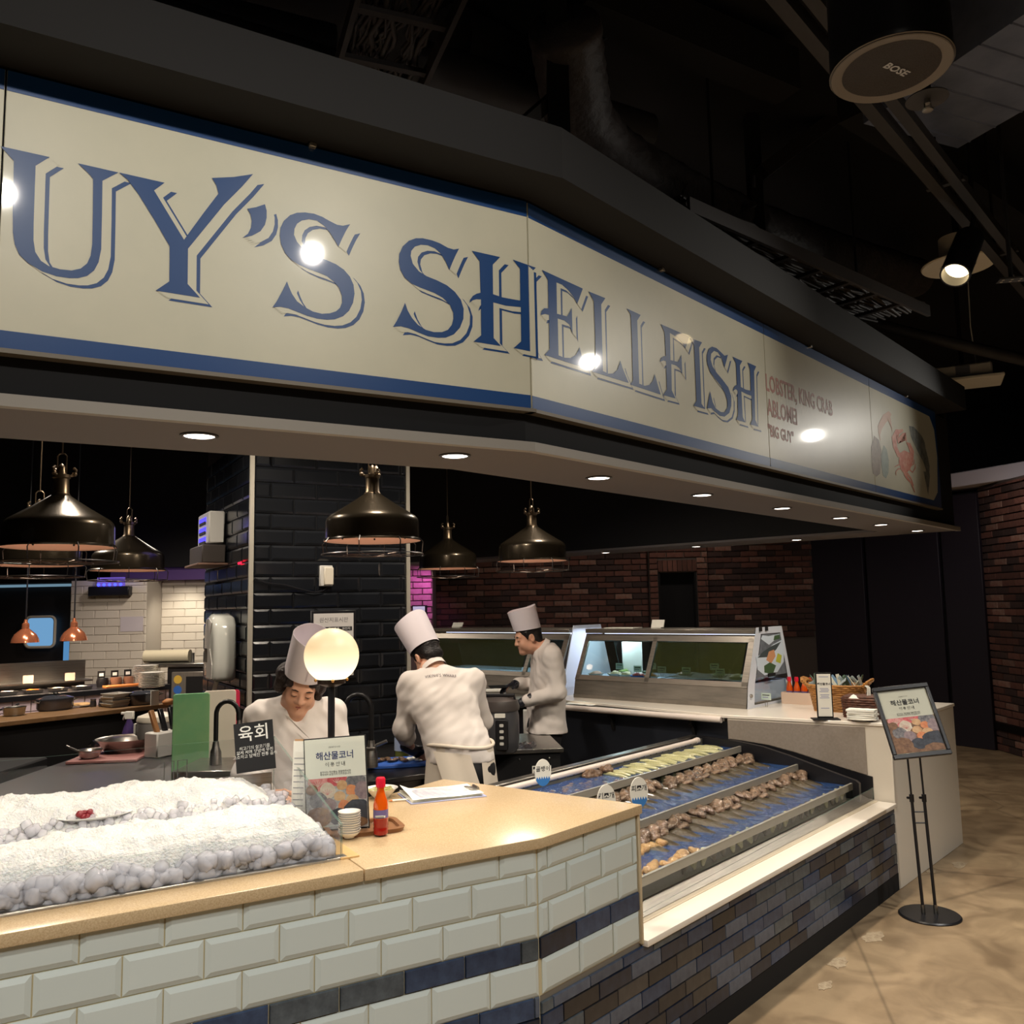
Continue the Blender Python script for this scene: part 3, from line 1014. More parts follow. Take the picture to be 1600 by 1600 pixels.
tiles(cnt, CA @ Matrix.Translation((0, .012, 0)), -1.95, -.003, rowsA[:3] + rowsA[4:], .1995, .004, .014, .012, start=1.95 - .143 - .0, seed=2, jit=.003)
tiles(cnt, CA @ Matrix.Translation((0, .012, 0)), -1.95, -.003, rowsA[3:4], .1995, .003, .002, .011, start=1.95 - .33, seed=3, name='band_tile')
tiles(cnt, CA @ Matrix.Translation((0, .012, 0)), -1.95, -.003, lo, .1995, .003, .002, .011, start=.1, seed=4, name='band_tile')
tiles(cnt, CB @ Matrix.Translation((0, .012, 0)), .003, SE - .012, rowsA[:3] + rowsA[4:], .1995, .004, .014, .012, start=.05, seed=5, jit=.003)
tiles(cnt, CB @ Matrix.Translation((0, .012, 0)), .003, SE - .012, [(zr[4], zr[3], dk[2:] + dk[:1], .01)], .1995, .003, .002, .011, start=.18, seed=6, name='band_tile')
# grout bed behind the tiles and end trim
for F, a, e in ((CA, -3.4, .0), (CB, .0, SE - .01)):
    MB(F).box(a, e, .0095, .013, zr[5] - .002 if F is CB else .0, .986).build('grout_bed', m_grout, cnt)
MB(CB).box(SE - .012, SE + .003, -.004, .02, .50, ZT - .03).build('end_trim', mat('cream_end_trim', (200, 182, 150), .5), cnt, bevel=.003)
# quartz tops: the strip before the ice display, and the full top
top1 = MB(CA).prism([(-3.4, -.02), (-.605, -.02), (-.605, .115), (-3.4, .115)], ZT - .034, ZT).build('counter_top', m_quartz, cnt, bevel=.004, seg=2)
iA = MA.inverted()
kk = K
poly = [K + DA * -.602 + NA * -.02, cor(-.02), K + DB * (SE - .004) + NB * -.02, K + DB * (SE - .11) + NB * .945, K + DA * -.145 + NA * .90, K + DA * -.602 + NA * .90]
top2 = MB().prism([(p.x - KX, p.y - KY) for p in poly], ZT - .034, ZT).build('counter_top', m_quartz, cnt, bevel=.004, seg=2)

# ------------------------------------------------------------------ ice display on the counter
m_gl = glass('clear_glass', (250, 251, 252))
m_gledge = mat('green_glass_edge', (112, 140, 130), .15, alpha=.45)
m_steel = mat('brushed_steel', (176, 172, 166), .3, 1.0, var=(6, (150, 148, 144), .4, (1, 1, 40)))
m_steeld = mat('dark_brushed_steel', (96, 94, 94), .35, 1.0)
ice = thing('ice_display', 'glass sided ice display on the beige counter heaped with two banks of crushed ice', 'display', fa(0, 0, 0), ANG_A)
IX0, IX1 = -3.2, -.625
IY0, IY1 = .125, .93
# tub, back wall slopes up
MB().box(IX0, IX1, IY0 - .005, IY1, .72, .99).build('tub', m_steeld, ice)
MB().box(IX0, IX1 + .02, .115, .15, .99, 1.012).build('front_channel', m_steel, ice, bevel=.003)
MB().box(IX0, IX1, IY1 - .008, IY1, .99, 1.14).build('back_lining', m_steel, ice)


def gpane(name, q, parent, t=.006):
    """a glass pane with real thickness from a quad of points; edges are greener"""
    q = [Vector(p) for p in q]
    n = (q[1] - q[0]).cross(q[3] - q[0]).normalized() * t
    v = q + [p + n for p in q]
    b = MB().add(v, [(3, 2, 1, 0), (4, 5, 6, 7)], 0)
    b.add(v, [(0, 1, 5, 4), (1, 2, 6, 5), (2, 3, 7, 6), (3, 0, 4, 7)], 1)
    return b.build(name, [m_gl, m_gledge], parent)


FT = 1.105
BT = 1.275
gpane('front_glass', [(IX0, .128, 1.0), (IX1, .128, 1.0), (IX1, .128, FT), (IX0, .128, FT)], ice)
gpane('side_glass', [(IX1, .13, 1.0), (IX1, .915, 1.0), (IX1, .915, BT), (IX1, .13, FT)], ice, .008)
gpane('back_glass', [(IX1, .92, 1.0), (IX0, .92, 1.0), (IX0, .92, BT), (IX1, .92, BT)], ice)
MB().box(IX1 - .004, IX1 + .055, .11, .9, ZT - .004, ZT + .006).build('side_channel', mat('pale_wood_strip', (206, 168, 110), .5), ice, bevel=.002)

def ice_material():
    m = bpy.data.materials.new('clear_ice_cube')
    m.use_nodes = True
    nt = m.node_tree
    nt.nodes.clear()
    N = nt.nodes.new
    L = nt.links.new
    t, g, d = N('ShaderNodeBsdfTransparent'), N('ShaderNodeBsdfGlossy'), N('ShaderNodeBsdfDiffuse')
    t.inputs[0].default_value = (.985, .985, .99, 1)
    g.inputs['Roughness'].default_value = .08
    d.inputs[0].default_value = (.91, .90, .96, 1)
    fr = N('ShaderNodeLayerWeight')
    fr.inputs[0].default_value = .12
    m1, m2, o = N('ShaderNodeMixShader'), N('ShaderNodeMixShader'), N('ShaderNodeOutputMaterial')
    m1.inputs[0].default_value = .36
    L(t.outputs[0], m1.inputs[1])
    L(d.outputs[0], m1.inputs[2])
    L(fr.outputs['Fresnel'], m2.inputs[0])
    L(m1.outputs[0], m2.inputs[1])
    L(g.outputs[0], m2.inputs[2])
    L(m2.outputs[0], o.inputs[0])
    return m


# crushed ice: two banks, fine snow over clear cubes
m_snow = mat('crushed_ice', (234, 232, 226), .45, bump=(130, .8, .009), sss=.15, spec=.4, var=(38, (212, 214, 216), .3))
m_cube = ice_material()
m_under = mat('packed_ice', (196, 196, 208), .35, bump=(60, .8, .02), sss=.3, var=(22, (158, 160, 178), .3))
from mathutils import noise as mn


def bank(y):
    """height of the ice over y (front to back): front bank, dip, rear bank"""
    pts = [(.135, 1.0), (.160, 1.045), (.172, 1.10), (.22, 1.135), (.36, 1.135), (.46, 1.115), (.53, 1.075), (.57, 1.115), (.64, 1.165), (.74, 1.175), (.84, 1.165), (.90, 1.135), (.92, 1.07)]
    for (a, za), (e, ze) in zip(pts[:-1], pts[1:]):
        if y <= e:
            t = max(0, (y - a) / (e - a))
            t = t * t * (3 - 2 * t)
            return za + (ze - za) * t
    return pts[-1][1]


rows_ = []
ny, nx = 84, 250
for j in range(ny):
    y = .137 + (.915 - .137) * j / (ny - 1)
    row = []
    for i in range(nx):
        x = -2.3 + (IX1 - .012 + 2.3) * i / (nx - 1)
        z = bank(y)
        d = (IX1 - .012 - x)
        edge = min(1.0, max(0.0, (d + .0) / .10))
        cut = (d - (.02 + .10 * max(0, (y - .15))))          # banks slump before the side glass
        s_ = 1 - math.exp(-max(d, 0) / (.035 + .05 * (y > .55)))
        z = 1.03 + (z - 1.03) * s_
        p = Vector((x * 9, y * 9, z * 3))
        z += .018 * mn.noise(p) + .009 * mn.noise(p * 3.1) + .0045 * mn.noise(p * 9) + .003 * mn.noise(p * 21)
        if y < .17:
            z -= .0
        row.append((x, y + .006 * mn.noise(p * 4), z))
    rows_.append(row)
snow = MB().grid(rows_).build('crushed_ice', m_snow, sharp=180)
snow.matrix_world = MA
tag(snow, 'white crushed ice heaped in two long banks inside the glass display', 'ice', kind='stuff')
# clear cubes packed against the front glass and along the dip
cb = MB()
r = random.Random(4)
base = bmesh.new()
bmesh.ops.create_cube(base, size=1)
bmesh.ops.subdivide_edges(base, edges=base.edges[:], cuts=2, use_grid_fill=True)
for v in base.verts:
    v.co = v.co * .55 + v.co.normalized() * .28
bv = [v.co.copy() for v in base.verts]
bf = [tuple(v.index for v in f.verts) for f in base.faces]
base.free()


def cubes(n, fx, fy, fz, sz):
    for _ in range(n):
        x, y = fx(), fy()
        R_ = Euler((r.uniform(0, 6), r.uniform(0, 6), r.uniform(0, 6))).to_matrix()
        s_ = r.uniform(*sz)
        c = Vector((x, y, fz(y)))
        sc = Vector((s_ * r.uniform(.8, 1.2), s_, s_ * r.uniform(.75, 1.1)))
        cb.add([R_ @ Vector((p.x * sc.x, p.y * sc.y, p.z * sc.z)) + c for p in bv], bf)


cubes(330, lambda: r.uniform(-1.75, IX1 - .03), lambda: r.uniform(.146, .172), lambda y: r.uniform(1.008, 1.058), (.028, .046))
cubes(160, lambda: r.uniform(-1.6, IX1 - .03), lambda: r.uniform(.53, .585), lambda y: bank(y) - .008 + r.uniform(-.008, .02), (.016, .03))
cubes(60, lambda: IX1 - r.uniform(.02, .075), lambda: r.uniform(.16, .5), lambda y: r.uniform(1.01, 1.07), (.026, .04))
cubes(40, lambda: IX1 - r.uniform(.03, .08), lambda: r.uniform(.55, .85), lambda y: r.uniform(1.03, 1.10), (.02, .034))
cu = cb.build('ice_cubes', m_cube, sharp=180)
cu.matrix_world = MA
tag(cu, 'clear ice cubes packed behind the front glass below the crushed ice', 'ice', kind='stuff')

# plate of raw beef on the ice
p = PZ(150, 1281, 1.115)
pl = thing('plate', 'oval white plate sunk in the ice holding a sample of raw beef', 'plate', p, ANG_A)
MB().lathe([(0, .004), (.07, .004), (.105, .014), (.107, .017), (.1, .016), (.068, .008), (0, .008)], 36, sy=.45).build('dish', mat('white_porcelain', (236, 234, 228), .15, coat=.5), pl)
bf_ = thing('raw_beef', 'small dark red heap of raw beef on the oval plate', 'food', p + Vector((-.025, -.02, .008)), ANG_A)
b = MB()
for k in range(9):
    b.ball((r.uniform(-.022, .022), r.uniform(-.012, .012), r.uniform(.005, .018)), (.013, .010, .009), 8, 6, R=Euler((r.uniform(0, 3), 0, r.uniform(0, 3))).to_matrix())
b.build('beef_strips', mat('raw_beef', (128, 30, 40), .3, bump=(90, .6)), bf_)

# ------------------------------------------------------------------ printed cards and stands
m_paper = mat('white_card', (240, 238, 228), .55)
m_cream_p = mat('cream_poster_paper', (246, 243, 230), .5)
m_navy = mat('navy_print', (36, 50, 110), .6)
m_ink = mat('black_print', (36, 36, 40), .6)
m_blackcard = mat('black_card', (22, 22, 25), .6)
m_whiteprint = mat('white_chalk_print', (235, 235, 230), .7)
m_acryl = glass('acrylic', (248, 250, 250), 1.0)
pic_mats = [mat('print_pink_shell', (206, 110, 112), .5, var=(60, (236, 170, 165), .3)), mat('print_red_shell', (190, 60, 74), .5, var=(60, (225, 120, 120), .3)), mat('print_grey_clam', (86, 84, 92), .5, var=(70, (150, 146, 146), .35)),
            mat('print_tan_clam', (206, 156, 110), .5, var=(50, (228, 190, 146), .3)), mat('print_orange_shell', (214, 120, 76), .5, var=(50, (232, 160, 110), .3)), mat('print_white_scallop', (232, 222, 204), .5, var=(40, (206, 180, 160), .3)),
            mat('print_mussel_black', (40, 42, 50), .5, var=(40, (74, 78, 90), .3)), mat('print_basket_brown', (156, 116, 84), .5, var=(60, (104, 74, 56), .3)), mat('print_lilac_clam', (130, 110, 118), .5, var=(60, (170, 150, 150), .3))]
m_net = mat('print_netting', (150, 146, 148), .5, var=(90, (206, 204, 200), .35))


def seafood_print(parent, M, W_, H_, dark=False, seed=1):
    """poster artwork: lettering above a photograph of shells, flat on local XY, origin at the poster centre"""
    text('SEAFOOD', H_ * .026, m_ink, parent, M @ Matrix.Translation((0, H_ * .40, .0008)), spacing=1.3, res=1)
    text('해산물코너', H_ * .098, m_navy if not dark else m_ink, parent, M @ Matrix.Translation((0, H_ * .30, .0008)), bold=.0004 * H_ / .3, res=2)
    text('이용안내', H_ * .058, m_ink, parent, M @ Matrix.Translation((0, H_ * .205, .0008)), spacing=1.35, res=1)
    text('원하시는 해산물을 말씀해주시면\n즉석에서 손질하여 드리겠습니다', H_ * .027, m_ink, parent, M @ Matrix.Translation((0, H_ * .11, .0008)), res=1)
    y1 = H_ * .06
    MB(M).box(-W_ / 2, W_ / 2, -H_ / 2, y1, .0004, .0007).build('printed_picture', m_net if not dark else pic_mats[7], parent)
    rr = random.Random(seed)
    spec = [(-.30, .02, .17, .10, 0), (.02, .035, .17, .075, 1), (.33, .0, .17, .10, 2), (-.14, -.08, .13, .09, 5), (.10, -.03, .09, .055, 3), (.25, -.09, .09, .06, 4), (.44, -.1, .14, .1, 8), (.06, -.15, .10, .055, 3), (.26, -.2, .11, .065, 3),
            (.12, -.26, .10, .07, 4), (-.3, -.18, .15, .09, 2), (-.12, -.24, .12, .08, 8), (.36, -.32, .26, .13, 6), (.02, -.37, .16, .09, 6), (-.3, -.37, .2, .12, 7), (.3, -.44, .2, .06, 7), (-.4, -.06, .1, .06, 7)]
    for k, (x, y, a, c, mi) in enumerate(spec):
        b = MB(M)
        pts = []
        for q in range(16):
            an = 2 * math.pi * q / 16
            f = 1 + rr.uniform(-.07, .07)
            pts.append((max(-W_ / 2, min(W_ / 2, (x + a * math.cos(an) * f) * W_)), max(-H_ / 2, min(y1, (y + c * math.sin(an) * f) * H_)), .0008 + k * .00006))
        b.add(pts, [tuple(range(16))])
        b.build('printed_shell', pic_mats[mi], parent)
        if mi in (0, 1, 5):
            rb = MB(M)
            for q in range(5):
                an = math.pi * (.2 + .15 * q)
                rb.box(-.003 * W_, .003 * W_, 0, c * H_ * .75, 0, .0001, R=Matrix.Rotation(an - math.pi / 2, 3, 'Z'))
            for i_ in range(len(rb.v)):
                v = Vector(rb.v[i_])
                rb.v[i_] = tuple(M @ (M.inverted() @ v + Vector((x * W_, max(y * H_ - c * H_ * .5, -H_ * .48), .0022))))
            rb.build('printed_rib', pic_mats[5] if mi != 5 else pic_mats[0], parent)


# A4 menu holder on the counter
pb = PZ(560, 1292, ZT)
yaw = math.radians(6)
mh = thing('menu_stand', 'upright cream seafood notice in a clear stand on the beige counter, behind the hot sauce', 'sign', fa(-.475, .43, ZT), 0)
ppx = fa(-.475, .43, ZT)
c0, c1_ = PP(482, 1162, ppx, Vector((.12, 1, 0)).normalized()), PP(568, 1150, ppx, Vector((.12, 1, 0)).normalized())
tilt = Matrix.Rotation(math.radians(-6), 4, 'X')
W4, H4 = .212, .300
xc_ = PP(530, 1225, ppx, (0, 1, 0)).x
mh.location = (xc_, ppx.y, ZT)
mh.rotation_euler = (0, math.radians(-4.2), math.radians(-4))
Mp = Matrix.Translation((0, 0, .008 + H4 / 2)) @ tilt @ RXZ
po_ = MB(Mp).box(-W4 / 2, W4 / 2, -H4 / 2, H4 / 2, -.002, 0).build('poster', m_cream_p, mh)
seafood_print(po_, Mp, W4, H4)
MB(Mp).box(-W4 / 2 - .004, W4 / 2 + .004, -H4 / 2 - .006, H4 / 2 + .004, .0035, .0055).build('front_sheet', m_acryl, mh)
MB(Mp).box(-W4 / 2 - .004, W4 / 2 + .004, -H4 / 2 - .006, H4 / 2 + .004, -.006, -.003).build('back_plate', m_blackcard, mh)
MB().box(-W4 / 2, W4 / 2, -.03, .06, 0, .006).build('base', m_acryl, mh, bevel=.001)
# second notice leaning behind it
mh2 = thing('menu_card', 'stack of white notice sheets half hidden behind the cream seafood notice', 'card', (xc_ - .075, ppx.y + .05, ZT), math.radians(-8))
M2 = Matrix.Translation((0, 0, .14)) @ Matrix.Rotation(math.radians(-5), 4, 'X') @ RXZ
for k in range(2):
    MB(M2).box(-.105, .105, -.135, .15 + .006 * k, -.012 * k - .003, -.012 * k).build('sheet', [m_paper, mat('tan_board', (190, 150, 110), .7)][k], mh2)
for k in range(9):
    MB(M2).box(-.1, -.062, .09 - .02 * k, .093 - .02 * k, .0003, .0006).build('print_line', mat('grey_print', (150, 150, 155), .7), mh2)

# wooden tray with sauce bottle and saucers
tp = PZ(585, 1302, ZT)
tray = thing('tray', 'round cornered wooden tray on the beige counter under the saucers and sauce', 'tray', (tp.x - .045, tp.y + .05, ZT), math.radians(22))
m_wood = mat('walnut_tray', (150, 104, 66), .4, var=(5, (112, 74, 46), .4, (1, 14, 1)))
o_ = rrect(-.125, .125, -.09, .09, .04)
i_ = rrect(-.113, .113, -.078, .078, .035)
b = MB()
b.prism(o_, 0, .004)
n_ = len(o_)
vv = [(x, y, .004) for x, y in o_] + [(x * 1.04, y * 1.04, .014) for x, y in o_] + [(x, y, .014) for x, y in i_] + [(x * .98, y * .98, .005) for x, y in i_]
ff = []
for a in range(3):
    ff += [(a * n_ + k, a * n_ + (k + 1) % n_, (a + 1) * n_ + (k + 1) % n_, (a + 1) * n_ + k) for k in range(n_)]
b.add(vv, ff)
b.build('tray_body', m_wood, tray)

m_sauce = mat('orange_chilli_sauce', (226, 104, 16), .12, var=(8, (206, 60, 16), .3), coat=.6, sss=.15)
m_sauced = mat('red_chilli_sauce', (150, 26, 18), .12, coat=.6)
m_cap = mat('red_plastic_cap', (226, 34, 62), .3)
m_label = mat('lilac_label', (112, 100, 150), .5)


def sauce_bottle(p, label, scale=1.0, group=None, full=True, rz=0.0):
    t = thing('sauce_bottle', label, 'bottle', p, rz, group)
    S = Matrix.Scale(scale, 4)
    MB(S).lathe([(0, 0), (.021, 0), (.0235, .003), (.0235, .020), (.0222, .024), (.0235, .028), (.0235, .05)], 20).build('lower_bottle', m_sauced, t)
    MB(S).lathe([(.0235, .05), (.0235, .092), (.021, .105), (.014, .125), (.0115, .136), (.0115, .150), (.0, .150)], 20).build('upper_bottle', m_sauce, t)
    pl_ = MB(S).lathe([(.0239, .052), (.0239, .078)], 20).build('paper_label', m_label, t)
    if full:
        MB(S).box(-.016, .016, -.0249, -.0236, .056, .062).build('label_print', m_paper, pl_)
        for k in range(7):
            MB(S).box(-.015 + .004 * k, -.0135 + .004 * k, -.0256, -.0246, .053, .061).build('label_mark', m_ink, pl_)
    cp_ = MB(S).lathe([(.0, .176), (.0125, .176), (.0135, .174), (.0145, .150), (.0145, .146), (.0, .146)], 20).build('cap', m_cap, t)
    if full:
        rb = MB(S)
        for k in range(14):
            a = 2 * math.pi * k / 14
            rb.box(.0135, .0152, -.001, .001, .149, .172, R=Matrix.Rotation(a, 3, 'Z'))
        rb.build('cap_ribs', m_cap, cp_)
    return t


sb = PZ(595, 1303, ZT + .006)
sauce_bottle((sb.x, sb.y, ZT + .006), 'hot sauce bottle with red cap standing on the wooden tray', 1.04, rz=.1)
m_por = _mats['white_porcelain']


def saucer(p, label):
    t = thing('saucer', label, 'saucer', p, r.uniform(0, 3), 'saucers stacked on the wooden tray')
    MB().lathe([(0, 0), (.017, 0), (.018, .003), (.030, .010), (.0365, .0185), (.037, .0195), (.0355, .0195), (.028, .0125), (.016, .006), (0, .005)], 28).build('bowl', m_por, t)
    return t


s1 = PZ(546, 1308, ZT + .006)
for k in range(10):
    saucer((s1.x + r.uniform(-.001, .001), s1.y + r.uniform(-.001, .001), ZT + .0055 + .0072 * k), 'small white saucer, %s from the bottom of the front stack on the tray' % ORD[k])
s2 = PZ(520, 1285, ZT + .006)
for k in range(10):
    saucer((s2.x, s2.y, ZT + .0055 + .0072 * k), 'small white saucer, %s from the bottom of the rear stack beside the glass' % ORD[k])

# clipboard with papers
cbp = PZ(690, 1243, ZT)
clip = thing('clipboard', 'clipboard loaded with printed sheets lying on the beige counter', 'clipboard', (cbp.x, cbp.y, ZT), math.radians(30 - 8))
MB().box(-.155, .155, -.105, .105, 0, .004).build('board', mat('lilac_board', (170, 176, 214), .4), clip, bevel=.001)
for k in range(3):
    pts = []
    rr = random.Random(k)
    for j in range(7):
        row = []
        for i in range(9):
            x, y = -.15 + .29 * i / 8, -.1 + .2 * j / 6
            curl = .022 * (max(0, (i - 8 * 0) * -1 + 2) / 2) ** 2 * (1 if k == 2 else .3) * (j / 6)
            row.append((x + .003 * k, y + .004 * k * (1 if j else .5), .0055 + .004 * k + curl + .0015 * math.sin(i * .9 + j)))
        pts.append(row)
    sh_ = MB().grid(pts).build('sheet', m_paper, clip, sharp=180)
m_lilacink = mat('lilac_print', (150, 152, 190), .7)
for k in range(11):
    MB().box(-.11, .10 - .03 * (k % 3), -.07 + .014 * k, -.067 + .014 * k, .0166, .0172).build('print_line', m_lilacink, sh_)
c_ = MB().box(.115, .15, -.035, .035, .016, .019)
c_.tube([(.12, -.03, .02), (.10, -.012, .024), (.10, .012, .024), (.12, .03, .02)], .002, 6)
c_.tube([(.145, -.03, .022), (.145, .03, .022)], .005, 8)
c_.build('clip', m_steel, clip)
pe = thing('pen', 'orange capped pen lying beside the clipboard', 'pen', PZ(625, 1250, ZT + .005), math.radians(15))
MB().tube([(-.03, 0, 0), (.06, 0, 0)], .004, 8).build('barrel', m_paper, pe)
MB().tube([(-.045, 0, 0), (-.03, 0, 0)], [.002, .0042], 8).build('pen_tip', mat('orange_plastic', (214, 130, 70), .4), pe)
fp = PZ(596, 1246, ZT)
bw_ = thing('bowl', 'pale bowl of cut vegetables behind the menu stand', 'bowl', (fp.x, fp.y, ZT))
MB().lathe([(0, 0), (.03, 0), (.062, .035), (.066, .038), (.058, .036), (.03, .008), (0, .006)], 28).build('dish', m_por, bw_)
fd = thing('cut_vegetables', 'pale green shredded vegetables heaped in the bowl behind the menu stand', 'food', (fp.x, fp.y, ZT + .012))
b = MB()
for k in range(30):
    a, q = r.uniform(0, 6.3), r.uniform(0, .034)
    b.tube([(q * math.cos(a) - .02, q * math.sin(a), .014 + r.uniform(0, .012)), (q * math.cos(a) + .02, q * math.sin(a) + r.uniform(-.02, .02), .014 + r.uniform(0, .016))], .0022, 5)
b.build('shreds', mat('pale_greens', (190, 186, 120), .6, objvar=.1), fd)

# globe lamp on a black post
lp = fa(-.52, .60, ZT)
gl = PP(518, 1024, lp, (0, 1, 0))
lamp = thing('globe_lamp', 'glowing opal glass globe lamp on a slim black post on the counter', 'lamp', (gl.x, gl.y, ZT))
gz = gl.z - ZT
MB().lathe([(0, 0), (.06, 0), (.06, .01), (.052, .014), (.012, .016), (.0, .016)], 28).build('base', m_blackgloss, lamp)
MB().tube([(0, 0, .01), (0, 0, gz - .09)], .0125, 14).build('post', m_blackgloss, lamp)
rg = .0985
MB().lathe([(.05, gz - .10), (.05, gz - .085), (.04, gz - .082), (.0, gz - .082)], 24).lathe([(0, gz - .112), (.02, gz - .112), (.05, gz - .10)], 24).build('gallery', mat('dark_bronze', (52, 40, 32), .4, .6), lamp)
b = MB()
for a in (0.3, 1.9, 3.4, 5.0):
    b.ball((.056 * math.cos(a), .056 * math.sin(a), gz - .088), .006, 8, 6)
b.build('thumb_screw', mat('brass', (200, 150, 90), .3, .9), lamp)
gm = bpy.data.materials.new('opal_glass_lit')
gm.use_nodes = True
nt = gm.node_tree
pb_ = nt.nodes['Principled BSDF']
pb_.inputs['Base Color'].default_value = lin((120, 112, 100)) + (1,)
pb_.inputs['Roughness'].default_value = .5
tc = nt.nodes.new('ShaderNodeTexCoord')
sx_ = nt.nodes.new('ShaderNodeSeparateXYZ')
rp = nt.nodes.new('ShaderNodeValToRGB')
rp.color_ramp.elements[0].position, rp.color_ramp.elements[1].position = .12, .62
rp.color_ramp.elements[0].color = (1.0, .90, .62, 1)
rp.color_ramp.elements[1].color = (.92, .66, .34, 1)
st = nt.nodes.new('ShaderNodeMapRange')
st.inputs['From Min'].default_value, st.inputs['From Max'].default_value = 0, .65
st.inputs['To Min'].default_value, st.inputs['To Max'].default_value = 1.75, .86
nt.links.new(tc.outputs['Generated'], sx_.inputs[0])
nt.links.new(sx_.outputs[2], rp.inputs[0])
nt.links.new(sx_.outputs[2], st.inputs['Value'])
nt.links.new(rp.outputs[0], pb_.inputs['Emission Color'])
nt.links.new(st.outputs[0], pb_.inputs['Emission Strength'])
MB().lathe([(rg * math.cos(t), gz + rg * math.sin(t)) for t in np.linspace(-1.03, math.pi / 2 - 1e-4, 22)] + [(0, gz + rg)], 40).build('globe', gm, lamp, sharp=180)

# black card on the ice
bp = PZ(398, 1200, 1.17)
q_ = PP(398, 1166, fa(-.80, .80, 0), NA)
card = thing('price_card', 'black card with white brush lettering stuck upright in the ice', 'card', (q_.x, q_.y, q_.z), 0)
card.rotation_euler = (math.radians(-8), math.radians(-6), math.radians(8))
cbd = MB().box(-.070, .070, -.002, .002, -.088, .088).build('board', m_blackcard, card)
text('육회', .062, m_whiteprint, cbd, Matrix.Translation((0, -.0026, .045)) @ RXZ, bold=.0005)
text('쇠고기의 살코기를\n얇게 저며 양념에 무친\n고소하고 담백한 전통 음식', .0145, m_whiteprint, cbd, Matrix.Translation((0, -.0026, -.018)) @ RXZ, res=1)
# twin wire card holders on the back glass
wh = thing('wire_holder', 'bent wire card holder hooked in the ice before the green board', 'holder', fa(-1.02, .88, 1.16), ANG_A)
b = MB()
for k in (0, .045):
    b.tube([(k, 0, 0), (k, 0, .065), (k + .032, 0, .065), (k + .032, 0, .0)], .0018, 6)
b.build('wire', m_steeld, wh)
# ------------------------------------------------------------------ seafood tank: three stepped troughs in frame B
S0, S1 = .60, 3.20
tank = thing('seafood_tank', 'stepped seawater tank of clear fronted troughs over a slate tiled base', 'fish tank', K, ANG_B)
m_pvc = mat('white_pvc', (226, 214, 206), .35)
m_ledge = mat('white_stone_ledge', (236, 226, 212), .35, spec=.5)
m_tubblue = mat('blue_tub', (24, 74, 176), .4)
m_tubdark = mat('dark_tub', (96, 94, 84), .4)
MB().box(SE + .004, 3.38, .012, .16, 0, .49).box(S0, S1, .16, 1.28, 0, .50).build('base', mat('tank_base', (30, 30, 32), .8), tank)
lo = []
zz = .10
for k in range(7):
    lo.append((zz, min(zz + .0585, .4895), dk2 if k % 3 else dk2[:4] + dk2[3:4], [.03, .13, .08, .17, .02, .11, .06][k]))
    zz += .0585
tiles(tank, Matrix.Translation((0, .012, 0)), .004, 3.38, [q for q in lo if True][:7], .1995, .003, .002, .011, seed=14, jit=.006, name='slate_tile')
MB().box(.0, 3.39, .004, .02, 0, .098).build('kick_board', m_black, tank)
MB().box(SE + .004, 3.375, -.018, .118, .488, .513).build('ledge', m_ledge, tank, bevel=.004, seg=2)
MB().box(SE + .004, 3.36, .090, .118, .513, .5165).build('ledge_strip', mat('ledge_joint', (214, 200, 176), .5), tank)
# gutter strip before the first trough
MB().add([(S0, .118, .520), (S1 + .14, .118, .520), (S1 + .14, .186, .548), (S0, .186, .548), (S0, .118, .512), (S1 + .14, .118, .512), (S1 + .14, .186, .540), (S0, .186, .540)], [(0, 1, 2, 3), (7, 6, 5, 4), (0, 4, 5, 1), (1, 5, 6, 2), (2, 6, 7, 3), (3, 7, 4, 0)]).build('gutter', m_steel, tank)
gpane('rail_glass', [(S0, .112, .515), (S1 + .13, .112, .515), (S1 + .13, .104, .60), (S0, .104, .545)], tank, .004)

YT = [.19, .53, .92, 1.21]
ZTOP = [.634, .712, .790]
ZBOT = [.545, .615, .69]
ZWAT = [.624, .702, .780]


